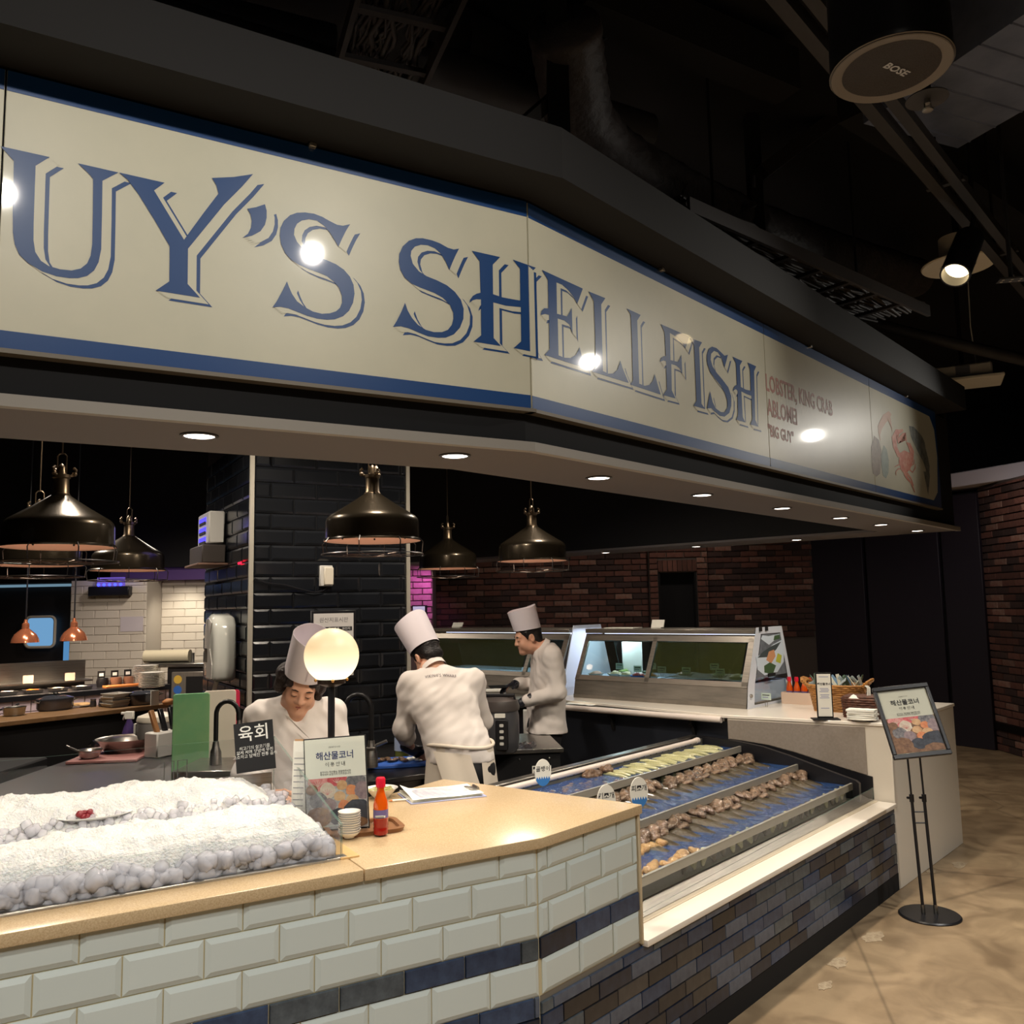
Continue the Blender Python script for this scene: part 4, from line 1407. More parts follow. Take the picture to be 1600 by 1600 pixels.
def water_material():
    m = bpy.data.materials.new('rippled_water')
    m.use_nodes = True
    nt = m.node_tree
    nt.nodes.clear()
    t = nt.nodes.new('ShaderNodeBsdfTransparent')
    t.inputs[0].default_value = (.68, .78, .90, 1)
    df = nt.nodes.new('ShaderNodeBsdfDiffuse')
    df.inputs[0].default_value = (.06, .24, .80, 1)
    m0 = nt.nodes.new('ShaderNodeMixShader')
    m0.inputs[0].default_value = .30
    g = nt.nodes.new('ShaderNodeBsdfGlossy')
    g.inputs['Roughness'].default_value = .10
    tc = nt.nodes.new('ShaderNodeTexCoord')
    mp = nt.nodes.new('ShaderNodeMapping')
    mp.inputs['Scale'].default_value = (14, 40, 20)
    n = nt.nodes.new('ShaderNodeTexNoise')
    n.inputs['Scale'].default_value = 1.6
    n.inputs['Detail'].default_value = 3
    n.inputs['Distortion'].default_value = 1.0
    bp = nt.nodes.new('ShaderNodeBump')
    bp.inputs['Strength'].default_value = 1.0
    bp.inputs['Distance'].default_value = .03
    fr = nt.nodes.new('ShaderNodeFresnel')
    fr.inputs[0].default_value = 1.5
    mu = nt.nodes.new('ShaderNodeMath')
    mu.operation = 'MULTIPLY_ADD'
    mu.inputs[1].default_value = 2.2
    mu.inputs[2].default_value = .08
    mx = nt.nodes.new('ShaderNodeMixShader')
    o = nt.nodes.new('ShaderNodeOutputMaterial')
    L = nt.links.new
    L(tc.outputs['Object'], mp.inputs[0])
    L(mp.outputs[0], n.inputs['Vector'])
    L(n.outputs[0], bp.inputs['Height'])
    L(bp.outputs[0], g.inputs['Normal'])
    L(bp.outputs[0], fr.inputs['Normal'])
    L(fr.outputs[0], mu.inputs[0])
    L(mu.outputs[0], mx.inputs[0])
    L(t.outputs[0], m0.inputs[1])
    L(df.outputs[0], m0.inputs[2])
    L(m0.outputs[0], mx.inputs[1])
    L(g.outputs[0], mx.inputs[2])
    L(mx.outputs[0], o.inputs[0])
    return m


m_water = water_material()
m_trim = mat('steel_edge_trim', (150, 146, 138), .25, 1.0)
for k in range(3):
    y0, y1 = YT[k], YT[k + 1] - .004
    MB().box(S0, S1, y0, y1, ZBOT[k] - .012, ZBOT[k]).box(S0, S1, y1 - .008, y1, ZBOT[k], ZTOP[k] + (.0 if k < 2 else .03)).box(S0, S0 + .008, y0, y1, ZBOT[k], ZTOP[k]).build('trough', m_tubdark, tank)
    MB().box(S0 + .01, S1, y1 - .05, y1 - .008, ZBOT[k], ZTOP[k] - .012).build('blue_liner', m_tubblue, tank)
    gpane('trough_front', [(S0, y0, ZBOT[k] - .01), (S1, y0, ZBOT[k] - .01), (S1, y0, ZTOP[k]), (S0, y0, ZTOP[k])], tank, .008)
    MB().box(S0, S1, y0 - .012, y0 - .009, ZTOP[k] - .034, ZTOP[k] + .003).box(S0, S1, y0 - .012, y0 + .003, ZTOP[k] + .001, ZTOP[k] + .004).build('front_trim', mat('pale_reflection_front', (168, 164, 152), .3, .3), tank)  # edge trim made taller; its pale grey stands for a reflection on the fronts
    MB().grid([[(S0 + .01 + (S1 - S0 - .02) * i / 40, y0 + .009 + (y1 - y0 - .02) * j / 6, ZWAT[k]) for i in range(41)] for j in range(7)]).build('water', m_water, tank)
    if k:
        b = MB()                                           # white froth where the step above spills over
        for i in range(70):
            s = S0 + .05 + (S1 - S0 - .1) * r.random() ** .6
            b.ball((s, YT[k] - .012 + r.uniform(-.008, .004), ZWAT[k - 1] + .002), (r.uniform(.006, .02), .005, .004), 7, 5)
        tag(b.build('froth', mat('white_froth', (226, 230, 236), .5), tank), kind='stuff')
MB().box(S0, S1, 1.21, 1.30, .62, .822).build('rear_shelf', m_steeld, tank)
MB().box(S0, S1, 1.245, 1.30, .822, .834).build('rear_rim', m_steel, tank, bevel=.003)
pp_ = MB().tube([(S0, 1.205, .812), (S1 - .06, 1.205, .812)], .017, 14)
pp_.tube([(S1 - .09, 1.205, .812), (S1 - .05, 1.205, .812)], .021, 14)
pp_.build('water_pipe', m_pvc, tank)
b = MB()
for k in range(34):
    s = S0 + .05 + k * .072
    b.ball((s, 1.186, .802), .004, 6, 4)
b.build('pipe_nozzle', m_steeld, tank)
# curved black end wall of the tank
arc = [(.16, .655), (.30, .69), (.42, .722), (.58, .764), (.76, .804), (.95, .824), (1.175, .834), (1.30, .836)]
MB(Matrix(((0, 0, 1, S1), (1, 0, 0, 0), (0, 1, 0, 0), (0, 0, 0, 1)))).prism([(.14, .45), (1.30, .45)] + arc[::-1] + [(.14, .64)], .0, .03).build('end_wall', m_blackgloss, tank)

# shellfish -------------------------------------------------------------
m_pen = mat('pen_shell_olive', (84, 72, 48), .3, var=(9, (44, 38, 28), .25, (60, 6, 10)), bump=(70, .5), coat=.6, objvar=.25)
m_penlip = mat('pen_shell_wet_brown', (140, 116, 94), .22, var=(40, (84, 62, 46), .2), bump=(110, .9), coat=.9, objvar=.25)
m_tan = mat('tan_sea_squirt', (196, 164, 112), .35, var=(40, (150, 112, 72), .3), bump=(110, .8), coat=.5, objvar=.15)
m_clam = mat('olive_clam', (150, 132, 90), .35, var=(26, (112, 94, 62), .3), coat=.5, objvar=.2)
m_razor = mat('pale_razor_clam', (200, 196, 150), .3, var=(12, (150, 150, 104), .3, (1, 30, 1)), coat=.6, objvar=.15)
m_conch = mat('brown_whelk', (124, 96, 70), .4, var=(40, (76, 56, 44), .3), bump=(70, .8), coat=.5, objvar=.2)


def pen_shell():
    """a fan shaped wedge: pointed tip towards -y, ragged wide end at +y standing out of the water"""
    b = MB()
    n, mseg = 11, 12
    ring = []
    for i in range(n):
        t = i / (n - 1)
        wv = .006 + .052 * t ** .85
        th = .004 + .018 * math.sin(math.pi * min(1, t * .62))
        y = -.15 + .27 * t
        z = .012 + .028 * t
        row = []
        for k in range(mseg):
            a = 2 * math.pi * k / mseg
            rid = 1 + .05 * math.cos(6 * a)
            row.append((wv * math.cos(a) * rid, y, z + th * math.sin(a) * rid))
        ring.append(row)
    vs = [p for row in ring for p in row]
    fs = [(i * mseg + k, i * mseg + (k + 1) % mseg, (i + 1) * mseg + (k + 1) % mseg, (i + 1) * mseg + k) for i in range(n - 1) for k in range(mseg)]
    fs += [tuple(range(mseg - 1, -1, -1))]
    b.add(vs, fs, 0)
    return b


def pen_lip(seed):
    q = random.Random(seed)
    b = MB()
    for _ in range(5):
        b.ball((q.uniform(-.04, .04), .10 + q.uniform(-.045, .025), .062 + q.uniform(-.014, .012)), (q.uniform(.034, .052), q.uniform(.03, .046), q.uniform(.013, .024)), 10, 6, R=Euler((q.uniform(-.5, .5), q.uniform(-.5, .5), q.uniform(0, 3))).to_matrix())
    for i, v in enumerate(b.v):
        p = Vector(v)
        b.v[i] = tuple(p + Vector((1, 1, 1)) * .010 * mn.noise(p * 55))
    return b


protos = []
for k in range(3):
    t = thing('pen_shell', 'pen shell', 'shellfish', (0, 0, 0), 0, 'pen shells in the troughs')
    t.rotation_euler = (0, 0, 0)
    pen_shell().build('shell', m_pen, t)
    pen_lip(k).build('hinge_end', m_penlip, t, sharp=80)
    protos.append(t)
used = set()
PEN_LABEL = {0: 'olive pen shell lying tip forward in the lowest, nearest trough', 1: 'olive pen shell lying tip forward in the middle trough', 2: 'olive pen shell in the rear trough'}


def place(proto_list, k, s, y, z, rz, label, group, rx=0.0):
    i = r.randrange(len(proto_list))
    o = proto_list[i]
    loc = fb(s, y, z)
    if i in used and proto_list is protos or (proto_list is not protos and o.get('_u')):
        o = copy_thing(o, loc)
        if '_u' in o:
            del o['_u']
    else:
        if proto_list is protos:
            used.add(i)
        else:
            o['_u'] = 1
    o.location = loc
    o.rotation_euler = (rx, 0, ANG_B + rz)
    o['label'] = label
    o['group'] = group
    return o


for k, (a, e, n) in enumerate(((1.30, 3.12, 18), (1.15, 3.10, 19))):
    for i in range(n):
        s = a + (e - a) * i / (n - 1)
        place(protos, k, s + r.uniform(-.012, .012), YT[k] + .20 + r.uniform(-.012, .012), ZWAT[k] - .033 + r.uniform(-.004, .006), r.uniform(-.16, .16), 'olive pen shell in the %s trough, %s from the white end block' % (['nearest', 'middle'][k], ORD[n - 1 - i]), ['pen shells in the nearest trough', 'pen shells in the middle trough'][k], r.uniform(-.02, .05))


def simple_shell(name, b, m, label, cat, group):
    me = b.mesh(name, sharp=75)
    me.materials.append(m)
    return me


def drop(me, name, s, y, z, rot, label, cat, group):
    o = link(name, me)
    o.location = fb(s, y, z)
    o.rotation_euler = rot
    tag(o, label, cat, group)
    return o


def lumpy(seed, rr_, n=1, amp=.35):
    b = MB()
    q = random.Random(seed)
    for _ in range(n):
        b.ball((q.uniform(-.5, .5) * rr_[0] * (n > 1), q.uniform(-.5, .5) * rr_[1] * (n > 1), q.uniform(-.2, .3) * rr_[2] * (n > 1)), rr_, 14, 9)
    for i, v in enumerate(b.v):
        p = Vector(v)
        f = 1 + amp * mn.noise(p * (1.6 / max(rr_)) + Vector((seed * 7, 0, 0))) + amp * .4 * mn.noise(p * (4.5 / max(rr_)))
        b.v[i] = tuple(p * f)
    return b


squirts = []
for k in range(3):
    me = lumpy(k + 3, (.036, .028, .022)).mesh('sea_squirt', sharp=80)
    me.materials.append(m_tan)
    squirts.append(me)
for i in range(26):
    row = i % 2
    s = .78 + .60 * (i // 2) / 12 + r.uniform(-.02, .02)
    y = YT[0] + (.05 if row else .22) + r.uniform(-.03, .03)
    drop(squirts[i % 3], 'sea_squirt', s, y, ZWAT[0] + .002 if not row else ZWAT[0] - .004, (r.uniform(-.4, .4), r.uniform(-.4, .4), r.uniform(0, 6)), 'tan lumpy sea squirt at the near end of the lowest trough', 'shellfish', 'sea squirts in the lowest trough')


def clam_mesh(a=.032, b_=.024, c=.013, m=None, name='clam'):
    b = MB().ball((0, 0, 0), (a, b_, c), 16, 10)
    for i, v in enumerate(b.v):
        x, y, z = v
        k = 1 + .25 * (y / b_) * .6
        b.v[i] = (x * (1 - .18 * y / b_), y, z * k)
    me = b.mesh(name, sharp=60)
    me.materials.append(m)
    return me


cm = clam_mesh(m=m_clam)
for i in range(34):
    s = .68 + .018 * i + r.uniform(-.01, .01)
    y = YT[1] + (.026 if i % 3 else .07)
    drop(cm, 'clam', s, y, ZWAT[1] - r.uniform(.02, .06), (math.radians(75) + r.uniform(-.3, .3), r.uniform(-.4, .4), ANG_B + r.uniform(-.4, .4)), 'olive clam pressed to the front of the middle trough near the beige counter', 'shellfish', 'clams in the middle trough')
# shells standing behind the clear trough fronts along the whole run
wedge = MB()
wedge.lathe([(0, -.045), (.012, -.04), (.030, -.005), (.034, .02), (.02, .036), (0, .04)], 12, sy=.45)
wm = wedge.mesh('fan_mussel', sharp=60)
wm.materials.append(m_pen)
wm2 = wm.copy()
wm2.materials[0] = m_razor
for k, (a, e, n) in enumerate(((1.28, 3.14, 22), (1.35, 3.14, 22))):
    for i in range(n):
        s = a + (e - a) * i / (n - 1) + r.uniform(-.015, .015)
        o = drop(wm2 if r.random() < .35 else wm, 'fan_mussel', s, YT[k] + .032, ZBOT[k] + .042, (r.uniform(-.25, .1), r.uniform(-.45, .45), ANG_B), 'fan mussel behind the clear front of the %s trough, %s from the end block' % (['nearest', 'middle'][k], ORD[n - 1 - i]), 'shellfish', ['fan mussels behind the lowest trough front', 'fan mussels behind the middle trough front'][k])
# rear trough: razor clams, whelks, one rough rock oyster heap
rz_ = MB().tube([(0, -.085, 0), (0, -.03, .006), (0, .05, .006), (0, .09, 0)], [.008, .0125, .0125, .008], 10)
rzm = rz_.mesh('razor_clam', sharp=60)
rzm.materials.append(m_razor)
for i in range(46):
    s = 1.95 + 1.18 * i / 45 + r.uniform(-.01, .01)
    drop(rzm, 'razor_clam', s, YT[2] + .12 + r.uniform(-.03, .06), ZWAT[2] - .004 + r.uniform(-.006, .004), (r.uniform(-.06, .06), 0, ANG_B + r.uniform(-.25, .25)), 'pale green razor clam across the rear trough, %s from the end block' % ORD[45 - i], 'shellfish', 'razor clams in the rear trough')
for i in range(26):
    s = 1.4 + 1.7 * i / 25
    drop(wm2 if i % 2 else wm, 'fan_mussel', s, YT[2] + .03, ZBOT[2] + .045, (r.uniform(-.2, .1), r.uniform(-.5, .5), ANG_B), 'fan mussel behind the clear front of the rear trough, %s from the end block' % ORD[25 - i], 'shellfish', 'fan mussels behind the rear trough front')
wk_ = MB().lathe([(0, -.04), (.018, -.03), (.026, -.005), (.022, .012), (.015, .018), (.015, .026), (.008, .03), (.007, .04), (0, .048)], 14)
wkm = wk_.mesh('whelk', sharp=50)
wkm.materials.append(m_conch)
for i in range(40):
    s = .8 + 1.1 * (i // 2) / 19 + r.uniform(-.02, .02)
    drop(wkm, 'whelk', s, YT[2] + r.uniform(.05, .22), ZWAT[2] - .022, (r.uniform(1.2, 1.9), r.uniform(0, 3), r.uniform(0, 6)), 'brown whelk under the rippling water of the rear trough', 'shellfish', 'whelks in the rear trough')
me = lumpy(31, (.05, .03, .026), 3, .5).mesh('rock_oyster', sharp=80)
me.materials.append(m_conch)
for i, s in enumerate((1.86, 1.98)):
    drop(me, 'rock_oyster', s, YT[2] + .235, ZWAT[2] + .012, (0, .3 * i, ANG_B + i), ['rough brown rock oyster rising out of the rear trough by the pipe', 'second rough rock oyster further along the rear trough by the pipe'][i], 'shellfish', None)

# oval name paddles
m_wave = mat('wave_blue_print', (60, 128, 200), .5)


def paddle(px, py, s, word, label):
    n = DB
    p = PP(px, py, K + DB * s, n)
    t = thing('name_paddle', label, 'label', p, math.radians(22))
    E_ = [(.042 * math.cos(a), .062 * math.sin(a)) for a in np.linspace(0, 2 * math.pi, 33)[:-1]]
    ov_ = MB(RXZ).prism(E_, 0, .004).build('oval', m_paper, t)
    MB(RXZ).prism([(x, y) for x, y in [(-.036, -.030), (-.03, -.018), (-.024, -.030), (-.018, -.017), (-.012, -.030), (-.006, -.017), (0, -.030), (.006, -.017), (.012, -.030), (.018, -.017), (.024, -.030), (.03, -.018), (.036, -.030)]] + [(x, y) for x, y in E_ if y < -.031][::-1], .004, .0046).build('wave_print', m_wave, ov_)
    text(word, .027, m_ink, ov_, Matrix.Translation((0, -.0047, .016)) @ RXZ, res=1, bold=.0004)
    MB().box(-.010, .010, -.0035, 0, -.012, -.009).build('print_line', m_lilacink, ov_)
    MB().tube([(0, 0, -.062), (0, 0, -.135)], .006, 8).build('stem', m_acryl, t)
    return t


paddle(848, 1207, .98, '골뱅이', 'oval name paddle by the pipe behind the beige counter')
paddle(947, 1250, .72, '키조개', 'oval name paddle half hidden by the beige counter edge')
paddle(998, 1238, .86, '피조개', 'oval name paddle leaning at the corner of the beige counter')

# ------------------------------------------------------------------ white end block
m_blockw = mat('white_solid_surface', (222, 214, 200), .35)
m_blocktop = mat('white_counter_top', (240, 232, 220), .18, spec=.5)
blk = thing('end_block', 'white solid end block of the seafood counter with a grey inset side', 'counter', K, ANG_B)
BL = [(3.40, .0), (4.70, -.02), (4.76, 2.75), (3.42, 2.75), (3.235, 1.04), (3.35, .16)]
MB().prism([(3.40, .0), (4.70, -.02), (4.74, 1.04), (3.235, 1.02)], .0, .966).build('block_body', m_blockw, blk, bevel=.003)
MB().prism([(3.392, -.008), (4.708, -.028), (4.77, 2.75), (3.42, 2.75), (3.225, 1.04)], .966, .987).build('block_top', m_blocktop, blk, bevel=.003)
va, vb = Vector((3.40, 0, 0)), Vector((3.235, 1.02, 0))
lnb = (vb - va).length
Ms = Matrix.Translation(va) @ Matrix.Rotation(math.atan2(vb.y - va.y, vb.x - va.x), 4, 'Z')
arc2 = [(.15, .665), (.30, .70), (.42, .730), (.58, .772), (.76, .808), (.95, .826), (1.03, .832)]
MB(Ms @ Matrix(((1, 0, 0, 0), (0, 0, 1, 0), (0, 1, 0, 0), (0, 0, 0, 1)))).prism([(.15, .955)] + arc2 + [(1.03, .955)], .0, .006).build('inset_panel', mat('grey_laminate', (150, 140, 130), .5, var=(60, (140, 130, 120), .4)), blk)
MB(Ms @ Matrix(((1, 0, 0, 0), (0, 0, 1, 0), (0, 1, 0, 0), (0, 0, 0, 1)))).prism([(.12, .52)] + [(x, z - .004) for x, z in [(.12, .66)] + arc2] + [(1.03, .52)], .0, .004).build('lower_panel', m_blackgloss, blk)
# service counter running back from the block
sc_ = thing('service_counter', 'black fronted service counter with a pale bullnose edge under the display cases', 'counter', K, ANG_B)
MB().box(3.32, 3.40, 1.05, 5.2, 0, .93).box(3.40, 4.7, 2.75, 5.2, 0, .96).build('front_panel', mat('dark_blue_steel', (58, 62, 72), .38, .5), sc_)
MB().box(3.24, 4.76, 2.752, 5.2, .962, .985).box(3.24, 3.42, 1.045, 2.752, .942, .964).build('top', m_steel, sc_)
MB().tube([(3.225, 1.06, .953), (3.225, 5.2, .953)], .022, 12).build('bullnose', m_pvc, sc_)
for y in (1.32, 2.02, 2.9):
    b = MB()
    b.prism([(0, 0), (.07, 0), (.07, -.13), (.055, -.13), (.03, -.05), (0, -.03)], -.012, .012)
    M_ = Matrix.Translation((3.25, y, .93)) @ RXZ
    for i, v in enumerate(b.v):
        b.v[i] = tuple(M_ @ Vector(v))
    b.build('bracket', m_black, sc_)

# ------------------------------------------------------------------ refrigerated display cases on the service counter
m_led = emis('cool_led', (215, 228, 255), 2.5)
m_case = mat('case_steel', (150, 142, 132), .36, .55, var=(4, (128, 122, 114), .4, (40, 1, 1)))
m_glint = glass('case_glass', (215, 228, 225), .9)
m_dkglass = mat('dark_tinted_glass', (34, 40, 26), .04, spec=.6)
m_frost = mat('frosted_lining', (190, 205, 230), .35)
m_tagw = mat('pale_green_tag', (205, 224, 214), .5)
m_iceg = mat('grey_crushed_ice', (170, 172, 172), .3, bump=(120, 1, .02), var=(70, (110, 112, 112), .3))


def display_case(y0, y1, label, mid=None):
    """profile across s: operator side slopes; runs along y"""
    t = thing('display_case', label, 'display case', K, ANG_B)
    A = .987
    prof = [(3.60, A), (3.63, A + .155), (3.80, A + .50), (3.80, A + .56), (4.18, A + .56), (4.18, A + .53), (4.34, A + .15), (4.34, A)]
    MB().box(3.60, 4.34, y0, y1, A, A + .03).add([(3.60, y0, A), (3.60, y1, A), (3.63, y1, A + .155), (3.63, y0, A + .155), (3.66, y0, A), (3.66, y1, A), (3.66, y1, A + .155), (3.66, y0, A + .155)], [(3, 2, 1, 0), (3, 7, 6, 2), (4, 5, 6, 7), (0, 4, 7, 3), (1, 2, 6, 5)]).build('steel_base', m_case, t)
    MB().box(3.79, 4.2, y0, y1, A + .525, A + .56).build('roof_panel', m_case, t, bevel=.004)
    sl = Vector((.17, 0, .345))

    def bar(ya, yb, f0, f1, name='door_frame', m=m_case):
        a = Vector((3.628, 0, A + .155))
        p0_, p1_ = a + sl * f0, a + sl * f1
        n = Vector((.345, 0, -.17)).normalized() * .02
        q = [p0_ + Vector((0, ya, 0)), p0_ + Vector((0, yb, 0)), p1_ + Vector((0, yb, 0)), p1_ + Vector((0, ya, 0))]
        v = q + [p + n for p in q]
        return MB().add(v, [(3, 2, 1, 0), (4, 5, 6, 7), (0, 1, 5, 4), (1, 2, 6, 5), (2, 3, 7, 6), (3, 0, 4, 7)]).build(name, m, t)
    mid = mid or (y0 + y1) / 2
    for ya, yb in ((y0, y0 + .05), (y1 - .04, y1), (mid - .02, mid + .02)):
        bar(ya, yb, 0, 1)
    bar(y0, y1, -.02, .09)
    bar(y0, y1, .9, 1.06)
    bar(y0 + .05, mid - .02, .09, .9, 'sliding_door', m_glint)
    bar(mid + .02, y1 - .04, .09, .9, 'sliding_door', m_glint)
    gpane('customer_glass', [(4.335, y0, A + .03), (4.335, y1, A + .03), (4.18, y1, A + .53), (4.18, y0, A + .53)], t)
    MB().box(3.665, 4.325, y0 + .02, y1 - .02, A + .03, A + .165).build('cold_well', m_frost, t)
    MB().tube([(4.0, y0 + .06, A + .515), (4.0, y1 - .06, A + .515)], .012, 8).build('led_tube', m_led, t)
    return t


dc = display_case(1.06, 2.62, 'steel framed refrigerated display case next to the condiment baskets', 1.92)
A_ = .987
for y_ in (1.25, 1.65, 2.1, 2.45):
    point('case_light', fb(4.0, y_, A_ + .485), 4.5 if y_ > 1.9 else 2.0, (.80, .88, 1.0), .015)
# dark sliding mirror half of the case door
sl_ = Vector((.17, 0, .345))
a_ = Vector((3.634, 0, A_ + .155))
q = [a_ + sl_ * .12 + Vector((0, 1.125, 0)), a_ + sl_ * .12 + Vector((0, 1.89, 0)), a_ + sl_ * .88 + Vector((0, 1.89, 0)), a_ + sl_ * .88 + Vector((0, 1.125, 0))]
m_olive = mat('olive_tinted_glass', (84, 80, 42), .07, alpha=.62, spec=.6)
MB().add([p - Vector((.004, 0, 0)) for p in q], [(3, 2, 1, 0)]).build('tinted_pane', m_olive, dc)
dc2 = display_case(2.80, 4.6, 'steel framed display case behind the chef in the tall hat', 3.2)
for y_ in (3.0, 3.6, 4.2):
    point('case_light', fb(4.0, y_, A_ + .485), 3.0, (.85, .95, .95), .015)
q = [a_ + sl_ * .12 + Vector((0, 3.24, 0)), a_ + sl_ * .12 + Vector((0, 4.5, 0)), a_ + sl_ * .88 + Vector((0, 4.5, 0)), a_ + sl_ * .88 + Vector((0, 3.24, 0))]
MB().add([p - Vector((.004, 0, 0)) for p in q], [(3, 2, 1, 0)]).build('tinted_pane', m_olive, dc2)
# end plate of the first case with a printed salad picture
MB(Matrix.Translation((0, 1.052, A_)) @ RXZ).prism([(3.585, 0), (4.35, 0), (4.35, .14), (4.215, .57), (3.79, .57), (3.62, .16)], 0, .006).build('end_glass', m_acryl, dc)
b = MB(Matrix.Translation((0, 1.045, A_)) @ RXZ)
o_ = [(3.585, 0), (4.36, 0), (4.36, .14), (4.225, .575), (3.785, .575), (3.61, .16)]
i_ = [(3.70, .02), (4.30, .02), (4.30, .14), (4.19, .525), (3.86, .525), (3.72, .16)]
n_ = 6
b.add([(x, y, 0) for x, y in o_] + [(x, y, 0) for x, y in i_], [(k, (k + 1) % n_, n_ + (k + 1) % n_, n_ + k) for k in range(n_)])
b.build('end_frame', mat('translucent_white_frame', (214, 222, 236), .3), dc)
Me = Matrix.Translation((0, 1.044, A_)) @ RXZ
pi_ = MB(Me).prism([(3.745, .21), (4.26, .21), (4.185, .52), (3.865, .52)], .0, .002).build('picture', mat('slate_picture', (118, 126, 136), .5, var=(20, (92, 98, 108), .3)), dc)
m_boat = mat('picture_white_dish', (206, 220, 236), .5)
for pts, m, h in (([(3.76, .36), (3.9, .39), (4.05, .44), (4.215, .47), (4.235, .40), (4.22, .30), (4.1, .23), (3.88, .22), (3.77, .27)], m_boat, .0026), ([(3.85, .49), (3.98, .44), (4.17, .50), (4.17, .515), (3.98, .505), (3.88, .515)], m_boat, .0026),
                  ([(3.78, .355), (3.95, .35), (4.1, .40), (4.19, .455), (4.0, .425), (3.86, .39)], mat('picture_shadow', (66, 76, 80), .5), .003), ([(3.92, .33), (4.0, .30), (4.08, .35), (4.06, .40), (3.97, .39)], mat('picture_salmon', (206, 150, 110), .5), .0034),
                  ([(4.08, .31), (4.16, .29), (4.19, .35), (4.12, .37)], mat('picture_lemon', (186, 190, 70), .5), .0034), ([(3.88, .24), (4.02, .22), (4.08, .28), (3.98, .31), (3.88, .29)], mat('picture_herb', (70, 96, 66), .5), .0034), ([(4.06, .47), (4.17, .48), (4.17, .51), (4.08, .505)], _mats.get('picture_herb') or m_boat, .0034)):
    MB(Me).prism(pts, .002, h).build('picture_detail', m, pi_)
MB(Me).box(3.93, 4.05, .205, .23, .004, .01).build('clip', m_black, dc)
for x in (3.83, 3.93):
    MB(Me).box(x, x + .03, .545, .575, .0, .012).build('hinge', m_black, dc)
MB(Me).lathe([(0, .012), (.012, .012), (.014, 0)], 14, c=(3.645, .09, 0)).build('lock', m_steel, dc)
# crushed ice bed and dishes inside
b = MB()
pts = []
for j in range(8):
    pts.append([(3.70 + .58 * i / 7 + 0, 1.1 + .76 * j / 7, A_ + .165 + .02 + .02 * mn.noise(Vector((i * .9, j * .9, 0)))) for i in range(8)])
tag(b.grid(pts).build('crushed_ice', m_iceg), 'grey crushed ice bed in the near half of the display case', 'ice', kind='stuff').matrix_world = MBF
food = [mat('pink_salad', (226, 150, 140), .5, var=(40, (246, 236, 220), .3)), mat('green_garnish', (96, 120, 62), .6, var=(40, (150, 170, 90), .3)), mat('orange_roe', (222, 120, 40), .3), mat('cream_food', (232, 214, 180), .5), mat('seaweed_food', (52, 66, 44), .4), mat('tuna_red', (170, 60, 56), .4)]


def dish(s, y, z, k, label, R_=.065, blue=False):
    t = thing('food_dish', label, 'dish', fb(s, y, z), r.uniform(0, 3))
    MB().lathe([(0, 0), (.6 * R_, 0), (R_, .022), (R_ * 1.03, .026), (R_ * .95, .025), (.55 * R_, .006), (0, .005)], 22).build('bowl', mat('blue_dish', (60, 110, 190), .3) if blue else m_por, t)
    lumpy(k + 50, (R_ * .7, R_ * .7, .022), 1, .5).build('food', food[k % 6], t, M=Matrix.Translation((0, 0, .022)), sharp=80)
    return t


for i, (s, y, k, lb, bl) in enumerate(((3.76, 2.50, 0, 'dish of pink salad at the far end of the display case', False), (3.84, 2.36, 3, 'white dish of cream coloured food in the display case', False), (3.80, 2.22, 3, 'dish of cream food beside the blue dish in the case', False), (3.76, 2.08, 5, 'blue dish in the display case', True), (3.77, 1.96, 2, 'dish of orange roe by the middle bar of the display case', False),
                                       (4.05, 2.42, 1, 'dish of green garnish at the rear of the display case', False), (4.0, 2.15, 4, 'dish of dark seaweed at the rear of the display case', False), (3.95, 1.75, 0, 'dish of pink salad on the crushed ice', False), (3.95, 1.45, 1, 'dish of green garnish on the crushed ice', False), (3.85, 1.25, 3, 'dish of cream food on the crushed ice next to the end plate', False))):
    dish(s, y, A_ + (.165 if y > 1.9 else .18), k, lb, blue=bl)


def price_tag(s, y, z, label, m=m_tagw, wd=.075):
    t = thing('price_tag', label, 'tag', fb(s, y, z), ANG_B - math.pi / 2)
    cd_ = MB().box(-wd / 2, wd / 2, -.0015, .0015, .05, .10).build('card', m, t)
    MB().tube([(-.012, 0, .05), (-.006, .0, 0)], .0018, 5).tube([(.012, 0, .05), (.006, 0, 0)], .0018, 5).build('clip_stem', m_steel, t)
    for k in range(2):
        MB().box(-wd * .36, wd * .36 - .01 * k, -.0022, -.0016, .082 - .016 * k, .088 - .016 * k).build('print_line', m_ink if k == 0 else m_lilacink, cd_)
    return t


for i, (s, y, z) in enumerate(((3.74, 1.84, .17), (3.74, 1.62, .17), (3.82, 1.42, .20), (3.74, 1.33, .17), (3.85, 1.15, .18), (3.78, 2.27, .18), (3.73, 2.06, .17), (3.80, 1.97, .19))):
    price_tag(s, y, A_ + z, ['pale tag on the ice beside the middle bar of the case', 'pale tag second along the crushed ice', 'raised pale tag on the crushed ice', 'pale tag near the lamp reflection in the case', 'pale tag hard against the end plate of the case', 'white tag standing in front of the white dish', 'tag standing at the blue dish', 'tag standing at the orange roe'][i])
price_tag(3.80, 1.0, A_, 'white tag on the counter top outside the end plate')
